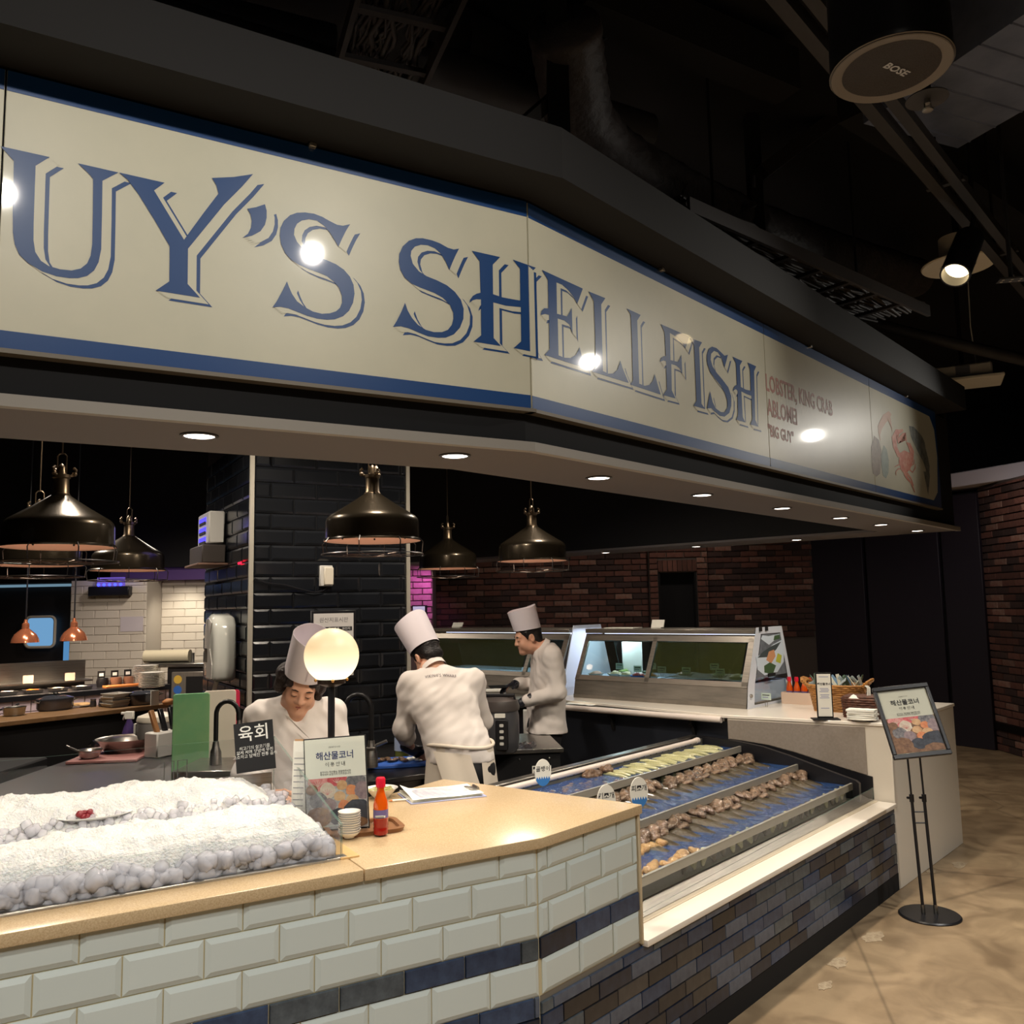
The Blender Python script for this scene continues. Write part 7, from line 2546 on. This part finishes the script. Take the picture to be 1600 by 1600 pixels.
def hand(F, w_, d, up, side, curl=.5, sc=1.0, k=.006):
    """palm and five unequal fingers: d direction of the fingers, up = back of the hand, side = thumb side"""
    w_, d, up, side = [np.array(v, float) for v in (w_, d, up, side)]
    d /= np.linalg.norm(d)
    side = side - d * (side @ d)
    side /= np.linalg.norm(side)
    up = np.cross(side, d) if np.cross(side, d) @ up > 0 else -np.cross(side, d)
    for o in (-.024, -.008, .008, .024):
        F.cap(w_ + side * o * .7 * sc, w_ + d * .078 * sc + side * o * sc, .013 * sc, .0115 * sc, .012)
    for o, L_, rr_ in ((.027, .070, .0088), (.009, .080, .009), (-.009, .074, .0088), (-.026, .058, .0076)):
        p = w_ + d * .082 * sc + side * o * sc
        a = curl * .55
        for seg, fl in ((.45, 1.0), (.32, 2.0), (.23, 2.7)):
            dd = d * math.cos(a * fl) - up * math.sin(a * fl) + side * o * 1.5
            q = p + dd * L_ * seg * sc
            F.cap(p, q, rr_ * sc, rr_ * .93 * sc, k)
            p = q
    p = w_ + side * .026 * sc + d * .018 * sc
    for seg, v in ((.042, d * .7 + side * .75 - up * .25), (.03, d * .9 + side * .3 - up * .35), (.024, d * .95 - up * .4)):
        q = p + v / np.linalg.norm(v) * seg * sc
        F.cap(p, q, .0115 * sc, .0098 * sc, k)
        p = q


def person(label, loc, rz, J, H, jacket_low, sleeves, hatkw, hair, trouser=True, gloves=(True, True), h=.0055, fold_seed=1, hem_r=1.0):
    t = thing('person', label, 'person', loc, rz)
    P = {k: np.array(v, float) for k, v in J.items()}
    allp = np.array(list(P.values()))
    lo, hi = allp.min(0) - .20, allp.max(0) + .20
    lo[2] = .0
    F = Field(lo, hi, h)
    head_field(F, H)
    R, c = H
    nk = c + R @ np.array((0, -.02, -.07))
    F.cap(nk, P['neck'], .050, .056, .03)
    sw = np.linalg.norm(P['shL'] - P['shR'])
    mid = (P['shL'] + P['shR']) / 2
    F.cap(P['neck'] + np.array((0, 0, -.02)), mid, .06, .085, .05)
    F.cap(P['shL'], P['shR'], .052, .052, .06)
    F.cap(P['chest'] + (P['shL'] - mid) * .42, P['waist'] + (P['shL'] - mid) * .30, .098, .09, .07)
    F.cap(P['chest'] + (P['shR'] - mid) * .42, P['waist'] + (P['shR'] - mid) * .30, .098, .09, .07)
    F.cap(P['waist'], P['pelvis'], .11, .125, .07)
    for s in 'LR':
        F.cap(P['sh' + s], P['el' + s], .046, .037, .03)
        F.cap(P['el' + s], P['wr' + s], .037, .026, .02)
        hd = P['ha' + s] - P['wr' + s]
        hand(F, P['wr' + s], hd, J.get('up' + s, (0, 0, 1)) if isinstance(J.get('up' + s), tuple) else (0, 0, 1), (1 if s == 'L' else -1, .1, .2), .55)
        hip = P['pelvis'] + (P['shL'] - mid if s == 'L' else P['shR'] - mid) * .5
        foot = np.array((hip[0] * 1.15, P['pelvis'][1] + .0, .08))
        knee = (hip + foot) / 2 + np.array((0, .03, 0))
        F.cap(hip, knee, .085, .058, .04)
        F.cap(knee, foot, .056, .038, .03)
        F.cap(foot + np.array((0, -.03, -.035)), foot + np.array((0, .14, -.045)), .034, .03, .02)
    F.build('body', m_skin, t)
    M = features(H, t)
    # jacket over torso and sleeves
    G = Field(lo, hi, .007)
    G.f = G.f[:, :, :]
    G.cap(P['neck'] + np.array((0, 0, -.03)), mid, .074, .10, .09)
    G.cap(P['shL'], P['shR'], .060, .060, .10)
    for s in 'LR':
        o_ = (P['sh' + s] - mid)
        G.cap(P['chest'] + o_ * .42, P['waist'] + o_ * .32, .116, .112, .07)
        G.cap(P['waist'] + o_ * .32, np.array(jacket_low) + o_ * .36 * hem_r, .112, .122 * hem_r, .06)
        e = P['sh' + s] + (P['el' + s] - P['sh' + s])
        G.cap(P['sh' + s], P['el' + s], .060, .055, .07)
        fr = sleeves
        w2 = P['el' + s] + (P['wr' + s] - P['el' + s]) * fr
        G.cap(P['el' + s], w2, .056, .046 if fr > .6 else .056, .03)
    # hollow at the neck and a flat hem
    G.cap(P['neck'] + (c - P['neck']) * .15, c, .064, .062, .015, 'sub')
    G.cap(P['neck'] + R @ np.array((0, .05, .015)), P['neck'] + R @ np.array((0, .16, -.02)) + np.array((0, 0, .04)), .03, .05, .02, 'sub')
    low = np.array(jacket_low)
    G.plane(low, np.array((0, 0, -1.0)))
    sd = Vector((fold_seed * 3.1, 0, 0))

    def folds(p):
        return .009 * mn.noise(Vector((p.x * 9 + p.z * 7, p.y * 9, p.z * 5)) + sd) + .006 * mn.noise(Vector((p.x * 22 - p.z * 16, p.y * 20, p.z * 14)) + sd)
    jk = G.build('chef_jacket', m_jacket, t, folds)
    # standing collar
    ring = []
    d = (c - P['neck'])
    d /= np.linalg.norm(d)
    B_ = Vector(d).to_track_quat('Z', 'Y').to_matrix()
    cb_ = MB()
    rows = []
    for (rr_, hh) in ((.074, -.02), (.068, .018), (.064, .02), (.066, -.015)):
        rows.append([tuple(Vector(P['neck']) + B_ @ Vector((rr_ * 1.02 * math.cos(a), rr_ * 1.08 * math.sin(a), hh + .012))) for a in np.linspace(0, 2 * math.pi, 29)])
    cb_.grid(rows).build('collar', m_jacket, jk, sharp=70)
    if trouser:
        Tr = Field((lo[0], lo[1], 0), (hi[0], hi[1], P['waist'][2] + .05), .011)
        Tr.cap(P['waist'], P['pelvis'], .10, .135, .06)
        for s in 'LR':
            hip = P['pelvis'] + (P['shL'] - mid if s == 'L' else P['shR'] - mid) * .5
            foot = np.array((hip[0] * 1.15, P['pelvis'][1], .08))
            knee = (hip + foot) / 2 + np.array((0, .03, 0))
            Tr.cap(hip, knee, .098, .078, .05)
            Tr.cap(knee, foot, .078, .068, .03)
        Tr.plane((0, 0, .06), (0, 0, -1.0))
        Tr.build('trousers', m_trous, t)
        for s in 'LR':
            hip = P['pelvis'] + (P['shL'] - mid if s == 'L' else P['shR'] - mid) * .5
            fx_ = hip[0] * 1.15
            Sh = Field((fx_ - .09, P['pelvis'][1] - .14, -.01), (fx_ + .09, P['pelvis'][1] + .26, .13), .008)
            Sh.cap((fx_, P['pelvis'][1] - .04, .045), (fx_, P['pelvis'][1] + .16, .035), .048, .042, .02)
            Sh.plane((0, 0, .0), (0, 0, -1.0))
            Sh.build('shoe', m_shoe, t)
    for s, on in zip('LR', gloves):
        if on:
            w_ = P['wr' + s]
            hd = P['ha' + s] - w_
            Gl = Field(np.minimum(w_, P['ha' + s]) - .16, np.maximum(w_, P['ha' + s]) + .16, .0045)
            hand(Gl, w_, hd, (0, 0, 1), (1 if s == 'L' else -1, .1, .2), .55, 1.08)
            Gl.cap(w_ - hd / np.linalg.norm(hd) * .05, w_ + hd * .2, .034, .033, .015)
            Gl.build('glove', m_glove, t)
    # hair cap under the hat
    Hf = Field(c - .17, c + .17, .006)
    if hair == 'curly':
        Hf.ell(c + R @ np.array((0, -.022, .035)), (.083, .096, .080), .02, R=R)
        q = random.Random(5)
        for _ in range(46):
            a, z_ = q.uniform(math.pi * .98, math.pi * 2.02), q.uniform(-.06, .05)
            Hf.ell(c + R @ np.array((.088 * math.cos(a), .088 * math.sin(a) - .01, z_)), (q.uniform(.018, .03),) * 3, .012)
        Hf.ell(c + R @ np.array((.055, -.085, -.005)), (.06, .045, .055), .02)
        Hf.plane(c + R @ np.array((0, .062, .035)), R @ np.array((0, .9, -.28)))
        for s in (-1, 1):
            Hf.cap(c + R @ np.array((s * .06, .05, .05)), c + R @ np.array((s * .074, .03, .0)), .012, .008, .01)
        Hf.cap(c + R @ np.array((-.05, .07, .05)), c + R @ np.array((.06, .055, .028)), .010, .010, .01)
        Hf.build('hair', m_hairb, t)
    else:
        Hf.ell(c + R @ np.array((0, -.016, .033)), (.080, .095, .084), .02, R=R)
        Hf.ell(c + R @ np.array((0, -.062, -.03)), (.062, .04, .05), .02, R=R)
        Hf.plane(c + R @ np.array((0, .045, .02)), R @ np.array((0, .8, -.6)))
        Hf.ell(c + R @ np.array((0, .07, -.02)), (.066, .07, .085), .01, 'sub', R=R)
        for s in (-1, 1):
            Hf.ell(c + R @ np.array((s * .075, -.002, -.012)), (.014, .022, .03), .008, 'sub', R=R)
            Hf.cap(c + R @ np.array((s * .072, .022, .04)), c + R @ np.array((s * .071, .026, -.005)), .008, .005, .008)
        Hf.build('hair', m_hair, t)
    hat(M, t, **hatkw)
    return t, P, M


# the woman behind the ice, facing the customer and looking down
yaw_c = math.atan2(-(-1.0), -3.95)


def facing(dx, dy):
    return math.atan2(dy, dx) - math.pi / 2


p_l = EYE + ray(468, 1075) * 3.98
lady, PL, ML_ = person('person with curly dark hair in a tilted tall white hat looking down behind the ice', (p_l.x, p_l.y, 0), facing(.28, -1),
                       dict(head=(0, .1, 1.425), neck=(.01, .035, 1.315), shL=(-.140, .0, 1.275), shR=(.168, -.01, 1.275), chest=(.01, -.01, 1.16), waist=(.01, -.05, 1.0), pelvis=(.0, -.12, .88),
                            elL=(-.205, .03, 1.04), elR=(.235, .03, 1.04), wrL=(-.13, .22, .975), wrR=(.14, .22, .975), haL=(-.06, .29, .955), haR=(.07, .29, .955)),
                       frame((-.005, .085, 1.42), math.radians(30), math.radians(-2), math.radians(-13)), (.0, -.06, .84), .95, dict(hgt=.20, r0=(.090, .104), r1=(.096, .104), z0=.052), 'curly', gloves=(False, False), fold_seed=2)
# crossed lapel and pocket of her jacket
lp_ = MB()
rows = []
for k in range(9):
    t_ = k / 8
    rows.append([(.075 - .15 * t_, .098 + .030 * math.sin(math.pi * t_) + .0, 1.30 - .15 * t_), (.05 - .145 * t_, .112 + .030 * math.sin(math.pi * t_), 1.285 - .155 * t_)])
lp_.grid(rows).build('lapel', m_jacket, [c_ for c_ in lady.children if c_.name.startswith('chef_jacket')][0])

# the chef bending over the blue board, back to the customer
p_b = EYE + ray(716, 1165) * 4.78
PB_ = dict(head=(-.14, .29, 1.48), neck=(-.11, .205, 1.40), shL=(-.25, .175, 1.315), shR=(.105, .175, 1.325), chest=(-.065, .11, 1.20), waist=(.0, .03, 1.0), pelvis=(.02, .0, .86),
           elL=(-.29, .20, 1.07), elR=(.175, .28, 1.08), wrL=(-.24, .36, .93), wrR=(.0, .42, .93), haL=(-.18, .42, .89), haR=(-.06, .46, .89))
chef2, P2, M2_ = person('person bending over the blue board with back turned, white hat and tied cream apron', (p_b.x, p_b.y, 0), math.radians(10), PB_,
                        frame((-.145, .275, 1.475), math.radians(38), math.radians(22), math.radians(-10)), (.02, .01, .91), .42, dict(hgt=.20, r0=(.090, .104), r1=(.102, .114), z0=.045), 'short', gloves=(True, True), fold_seed=7, hem_r=1.0)
# apron wrapped round the hips, open at the back, with a tied band
ap = MB()
rows = []
for j in range(9):
    z_ = 1.005 - .44 * j / 8
    row = []
    for i in range(33):
        a = math.radians(-58 + 296 * i / 32)
        rx_, ry_ = .182 + .045 * j / 8, .142 + .045 * j / 8
        w_ = .006 * math.sin(a * 7 + j * .5) * (j / 8)
        row.append((.015 + (rx_ + w_) * math.cos(a), .02 + (ry_ + w_) * math.sin(a), z_ - .012 * math.cos(a)))
    rows.append(row)
ap.grid(rows)
ap.grid([[(x * 1.0 - .0, y * .985, z_) for x, y, z_ in row] for row in rows][::-1])
ap.build('apron', m_apron, chef2, sharp=80)
bd = MB()
bd.tube([(.012 + .186 * math.cos(a), .02 + .146 * math.sin(a), 1.0 + .012 * math.sin(a * 2)) for a in np.linspace(0, 2 * math.pi, 41)[:-1]], .010, 8, closed=True)
bd.build('apron_tie', m_apron, chef2, sharp=80)
fl2 = MB()
rows = [[(-.15 + .20 * i / 8 + .05 * j / 5, -.128 - .006 * math.sin(i) - .03 * j / 5, .99 - .16 * j / 5 - .03 * i / 8) for i in range(9)] for j in range(6)]
fl2.grid(rows).grid([[(x, y + .003, z_) for x, y, z_ in rw] for rw in rows][::-1]).build('apron_flap', m_apron, chef2, sharp=80)
lt = text("VIKING'S WHARF", .020, mat('grey_embroidery', (120, 112, 116), .8), [c_ for c_ in chef2.children if c_.name.startswith('chef_jacket')][0], Matrix.Identity(4), spacing=1.15, res=1, bold=.0003)
lt.matrix_local = Matrix.Identity(4)
from mathutils.bvhtree import BVHTree
jm = [c_ for c_ in chef2.children if c_.name.startswith('chef_jacket')][0].data
bvh = BVHTree.FromPolygons([v.co.copy() for v in jm.vertices], [tuple(p.vertices) for p in jm.polygons])
for v in lt.data.vertices:          # the embroidery follows the cloth across the shoulders
    x_, z_ = -.085 + v.co.x, 1.372 + v.co.y - v.co.x ** 2 * 1.2
    hit = bvh.ray_cast(Vector((x_, -.4, z_)), Vector((0, 1, 0)))
    v.co = (hit[0] + hit[1] * .0025) if hit[0] else Vector((x_, .1, z_))

# the chef standing at the display cases in profile
p_c = EYE + ray(853, 1145) * 6.2
PC_ = dict(head=(0, .11, 1.535), neck=(0, .01, 1.445), shL=(-.175, -.03, 1.395), shR=(.175, -.01, 1.395), chest=(0, -.025, 1.26), waist=(0, -.01, 1.06), pelvis=(0, .0, .90),
           elL=(-.235, -.055, 1.15), elR=(.235, .03, 1.17), wrL=(-.20, .175, 1.095), wrR=(.10, .19, 1.19), haL=(-.17, .26, 1.05), haR=(.05, .27, 1.18))
chef3, P3, M3_ = person('person in white jacket and black gloves standing in profile at the display cases', (p_c.x, p_c.y, 0), facing(-1, -.12), PC_,
                        frame((0, .115, 1.53), math.radians(16), math.radians(8)), (0, .0, .86), .92, dict(hgt=.155, r0=(.086, .100), r1=(.090, .108), z0=.055), 'short', gloves=(True, True), fold_seed=11, hem_r=1.12)
tr = thing('black_tray', 'dark tray held in the far gloved hand of the chef at the cases', 'tray', chef3.matrix_basis @ Vector((.05, .33, 1.175)), facing(-1, -.12))
MB().box(-.09, .09, -.06, .07, 0, .006).build('tray', m_blackgloss, tr, bevel=.002)
# ------------------------------------------------------------------ services under the black ceiling
m_duct = mat('painted_grey_duct', (58, 55, 56), .6, var=(3, (42, 41, 41), .4))
m_ductb = mat('galvanised_duct', (120, 128, 150), .45, .3, var=(5, (96, 104, 124), .3))
m_strut = mat('dark_strut', (52, 48, 45), .5, .3)
m_tray = mat('dark_cable_tray', (52, 47, 46), .6)
m_cable = mat('grey_cable', (60, 55, 53), .6)
m_foil = mat('dull_foil_duct', (76, 70, 70), .6, .0, var=(8, (54, 50, 50), .3), bump=(14, .5, .03))


def beam(a, b_, w_, h, name, m, parent=None):
    a, b_ = Vector(a), Vector(b_)
    d = (b_ - a)
    R = d.to_track_quat('X', 'Z').to_matrix().to_4x4()
    return MB(Matrix.Translation(a) @ R).box(0, d.length, -w_ / 2, w_ / 2, -h / 2, h / 2).build(name, m, parent)


# ceiling speaker
c = EYE + ray(1392, 108) * 2.5
spk = thing('ceiling_speaker', 'large round black pendant loudspeaker near the ceiling', 'loudspeaker', c, math.radians(30))
MB().lathe([(0, .02), (.125, .02), (.128, .0), (.165, -.004), (.168, .004), (.165, .02), (.16, .36), (.05, .38), (0, .38)], 44).build('body', m_blackgloss, spk)
MB().lathe([(.132, -.001), (.162, -.006), (.168, .0)], 44).build('trim_ring', mat('grey_speaker_ring', (120, 112, 104), .5), spk)
MB().disc(.133, 40, -.002).build('grille', mat('speaker_mesh', (66, 60, 56), .7, bump=(300, .8)), spk)
text('BOSE', .034, mat('silver_badge', (200, 200, 200), .3, .6), spk, Matrix.Translation((.01, -.01, -.005)) @ Matrix.Rotation(math.radians(0), 4, 'Z') @ Matrix.Rotation(math.pi, 4, 'X'), bold=.001, sx=1.2)
MB().tube([(0, 0, .38), (0, 0, 4.6 - c.z)], .012, 8).build('hanger', m_black, spk)
c = EYE + ray(1449, 162) * 2.75
sp = thing('sprinkler', 'sprinkler head with a round grey escutcheon beside the loudspeaker', 'sprinkler', c)
MB().lathe([(0, .03), (.035, .028), (.062, .018), (.064, .014), (.0, .014)], 28).build('escutcheon', m_duct, sp)
MB().tube([(0, 0, 0), (0, 0, .02)], .010, 10).lathe([(0, -.025), (.016, -.024), (.018, -.02), (0, -.02)], 14).tube([(.010, 0, 0), (.010, 0, -.022)], .003, 6).tube([(-.010, 0, 0), (-.010, 0, -.022)], .003, 6).build('head', m_steel, sp)
MB().tube([(0, 0, .02), (0, 0, 4.6 - c.z)], .014, 8).build('pipe', m_black, sp)
# galvanised duct above the aisle
z = 4.0
a, b_ = PZ(1438, 205, z), PZ(1690, 48, z)
d = (b_ - a).normalized()
a2_, b2_ = a - d * .05, b_
du = tag(None or beam(a2_ + Vector((0, 0, .2)), b2_ + Vector((0, 0, .2)), .62, .4, 'air_duct', m_ductb), 'bluish grey rectangular air duct crossing behind the loudspeaker', 'duct')
b = MB()
for k in range(6):
    p = a2_ + (b2_ - a2_) * (k + .5) / 6
    n_ = Vector((-d.y, d.x, 0))
    b.tube([p - n_ * .31, p + n_ * .31], .006, 5)
b.build('seam', m_ductb, du)
du.children[-1].matrix_parent_inverse = du.matrix_world.inverted()
# strut rails on the diagonal
z = 3.75
r1a, r1b = PZ(1205, -20, z), PZ(1640, 500, z)
rail = thing('strut_rail', 'pair of dark steel strut rails running diagonally under the ceiling', 'rail', (0, 0, 0))
beam(r1a, r1b, .05, .06, 'rail', m_strut, rail)
nrm = Vector((-(r1b - r1a).normalized().y, (r1b - r1a).normalized().x, 0))
beam(r1a - nrm * .085, r1b - nrm * .085, .045, .05, 'rail', m_strut, rail)
for k in range(4):
    p = r1a + (r1b - r1a) * (.15 + .25 * k)
    MB().tube([p, Vector((p.x, p.y, 4.6))], .008, 6).build('drop_rod', m_black, rail)
    beam(p - nrm * .12, p + nrm * .05, .03, .02, 'bracket', m_strut, rail)
st = EYE + ray(1580, 437) * 4.2
b = MB(Matrix.Translation(st) @ Matrix.Rotation(-.2, 4, 'Z')).box(-.06, .20, -.03, .03, -.004, .004)
pst_ = thing('perforated_strut', 'short perforated strut bracket at the frame edge under the rails', 'bracket', (0, 0, 0))
b.build('plate', m_strut, pst_)
b = MB(Matrix.Translation(st) @ Matrix.Rotation(-.2, 4, 'Z'))
for i in range(4):
    for j in range(2):
        b.disc(.007, 8, -.0045, c=(-.04 + .04 * i, -.013 + .026 * j))
b.build('hole', mat('bright_hole', (180, 170, 150), .6), pst_)
MB().tube([st, Vector((st.x, st.y, 4.6))], .01, 6).build('drop_rod', m_black, pst_)
# big flexible duct
pts = [EYE + ray(x, y) * dd for x, y, dd in ((882, 40, 3.6), (893, 120, 3.8), (905, 185, 4.0), (940, 235, 4.2), (1000, 275, 4.4), (1080, 318, 4.8), (1180, 358, 5.3), (1300, 398, 6.0), (1450, 440, 7.2))]
fine = []
for i in range(len(pts) - 1):
    for k in range(6):
        fine.append(pts[i].lerp(pts[i + 1], k / 6))
fx = MB().tube(fine, [.15 + .008 * (i % 2) for i in range(len(fine))], 20).build('flexible_duct', m_foil, sharp=80)
tag(fx, 'thick grey flexible air duct sweeping down under the black ceiling', 'duct')


def cable_tray(name, label, a, b_, w_, ncab, seed):
    t = thing(name, label, 'cable tray', (0, 0, 0))
    a, b_ = Vector(a), Vector(b_)
    d = (b_ - a).normalized()
    n_ = Vector((-d.y, d.x, 0)).normalized()
    for s in (-1, 1):
        beam(a + n_ * s * w_ / 2, b_ + n_ * s * w_ / 2, .02, .07, 'side_rail', m_tray, t)
    L_ = (b_ - a).length
    k = 0
    while k * .3 < L_:
        p = a + d * (k * .3)
        beam(p - n_ * w_ / 2, p + n_ * w_ / 2, .03, .02, 'rung', m_tray, t)
        k += 1
    q = random.Random(seed)
    b = MB()
    for c_ in range(ncab):
        o0 = q.uniform(-.42, .42) * w_
        b.tube([a + d * (L_ * i / 9) + n_ * max(-.46 * w_, min(.46 * w_, o0 + q.uniform(-.08, .08) * w_)) + Vector((0, 0, .03 + q.uniform(-.01, .03))) for i in range(10)], q.uniform(.006, .012), 5)
    tag(b.build('cables', m_cable, t, sharp=80), kind='stuff')
    for s in (.2, .8):
        p = a + d * L_ * s
        MB().tube([p, Vector((p.x, p.y, 4.6))], .008, 6).build('drop_rod', m_black, t)
    return t


z = 3.95
cable_tray('cable_tray', 'ladder cable tray full of loose cables above the shop sign', PZ(660, -60, z), PZ(583, 150, z), .36, 34, 3)
z = 3.55
cable_tray('cable_tray', 'far ladder cable tray with cables above the end of the sign', PZ(1020, 345, z), PZ(1400, 500, z), .42, 26, 6)
# round branch ducts and pipes at the upper left
for i, (pa_, pb_, z, rr, lb) in enumerate((((40, -25), (560, 130), 4.15, .11, 'dark round pipe above the shop sign at the upper frame edge'), ((-40, -60), (520, 75), 4.35, .10, 'second dark round pipe running behind the first one'), ((640, 95), (1010, 210), 4.1, .10, 'dark round pipe between the cable tray and the flexible duct'))):
    o = MB().tube([PZ(pa_[0], pa_[1], z), PZ(pb_[0], pb_[1], z)], rr, 18).build('service_pipe', m_duct)
    tag(o, lb, 'pipe')
o = MB().tube([EYE + ray(1230, 470) * 6.5, EYE + ray(1420, 520) * 6.6, EYE + ray(1640, 572) * 6.7], .045, 12).build('service_pipe', m_duct)
tag(o, 'brown grey pipe running above the end of the shop sign', 'pipe')
sph = thing('duct_body', 'rounded grey duct body above the middle of the sign', 'duct', (0, 0, 0))
MB().tube([PZ(690, 90, 4.3), PZ(860, 170, 4.3)], .24, 20).build('drum', m_duct, sph)
# posts and braces carrying the canopy
hang = thing('hanger_frame', 'black hanger post with diagonal braces above the bend of the sign', 'frame', (0, 0, 0))
p_ = EYE + ray(874, 235) * 3.6
beam(p_ + Vector((0, 0, -.2)), Vector((p_.x, p_.y, 4.6)), .09, .09, 'post', m_black, hang)
beam(EYE + ray(796, 214) * 3.4, EYE + ray(868, 150) * 3.7, .05, .05, 'brace', m_strut, hang)
beam(EYE + ray(868, 110) * 3.8, EYE + ray(985, 20) * 4.0, .05, .05, 'brace', m_black, hang)
hang2 = thing('hanger_frame', 'black hanger post with braces above the right run of the sign', 'frame', (0, 0, 0))
p_ = EYE + ray(1186, 420) * 5.0
beam(p_ + Vector((0, 0, -.1)), Vector((p_.x, p_.y, 4.6)), .075, .075, 'post', m_black, hang2)
beam(EYE + ray(1190, 270) * 5.0, EYE + ray(1330, 165) * 5.2, .08, .08, 'brace', m_strut, hang2)
MB().tube([EYE + ray(1179, 275) * 4.9, EYE + ray(1179, 293) * 4.9], .014, 8).build('pin', m_steel, hang2)
beam(EYE + ray(1140, 340) * 4.9, EYE + ray(1180, 318) * 4.9, .03, .03, 'brace', m_strut, hang2)
# spotlight with a white recessed ring
c = EYE + ray(1497, 412) * 5.2
rg_ = thing('recessed_ring', 'white round ceiling ring behind the black spotlight', 'ceiling light', c)
MB().lathe([(.095, .01), (.10, -.012), (.20, -.016), (.205, -.008), (.20, .0), (.10, .004)], 36).lathe([(.1, .0), (.1, .16), (0, .17)], 30).build('ring', mat('ivory_ring', (206, 196, 176), .5), rg_)
MB().tube([(0, 0, .16), (0, 0, 4.6 - c.z)], .02, 8).build('stem', m_black, rg_)
c1 = EYE + ray(1515, 372) * 4.5
c2 = EYE + ray(1492, 430) * 4.35
tl = thing('track_spotlight', 'black cylinder spotlight with a glowing mouth under the strut rail', 'spotlight', c1)
R = (c2 - c1).to_track_quat('Z', 'Y').to_matrix().to_4x4()
ln_ = (c2 - c1).length
MB(R).lathe([(0, 0), (.07, .0), (.072, ln_), (.064, ln_), (.06, ln_ * .6)], 26).build('lamp_body', m_blackgloss, tl)
MB(R).disc(.061, 24, ln_ * .8).build('lens', emis('warm_spot_lens', (255, 226, 170), 5), tl)
MB().tube([(0, 0, 0), (.03, .0, .12), (.03, 0, 4.6 - c1.z)], .012, 8).build('stem', m_black, tl)
# projector
c = EYE + ray(1505, 600) * 7.5
pj = thing('projector', 'white projector hanging beyond the end of the shop sign', 'projector', c, math.radians(-25))
MB().box(-.24, .22, -.16, .16, .02, .14).build('housing', m_grayplastic, pj, bevel=.015)
MB().box(-.3, .3, -.22, .18, -.012, .02).build('base_plate', m_paper, pj, bevel=.008)
MB().box(-.06, .05, -.165, -.158, .05, .12).build('vent', mat('grey_vent', (110, 116, 130), .4), pj)
MB().tube([(0, 0, .14), (0, 0, 4.6 - c.z)], .018, 8).build('pole', m_black, pj)
MB().tube([(.12, 0, .0), (.09, 0, .5), (.10, 0, 1.0)], .005, 6).build('cable', m_paper, pj)
# long roof beams
for i, (pa_, pb_, z) in enumerate((((900, -20), (1230, 120), 4.4), ((1330, 150), (1640, 360), 4.3))):
    o = beam(PZ(pa_[0], pa_[1], z), PZ(pb_[0], pb_[1], z), .16, .22, 'ceiling_beam', m_ceil)
    tag(o, kind='structure')
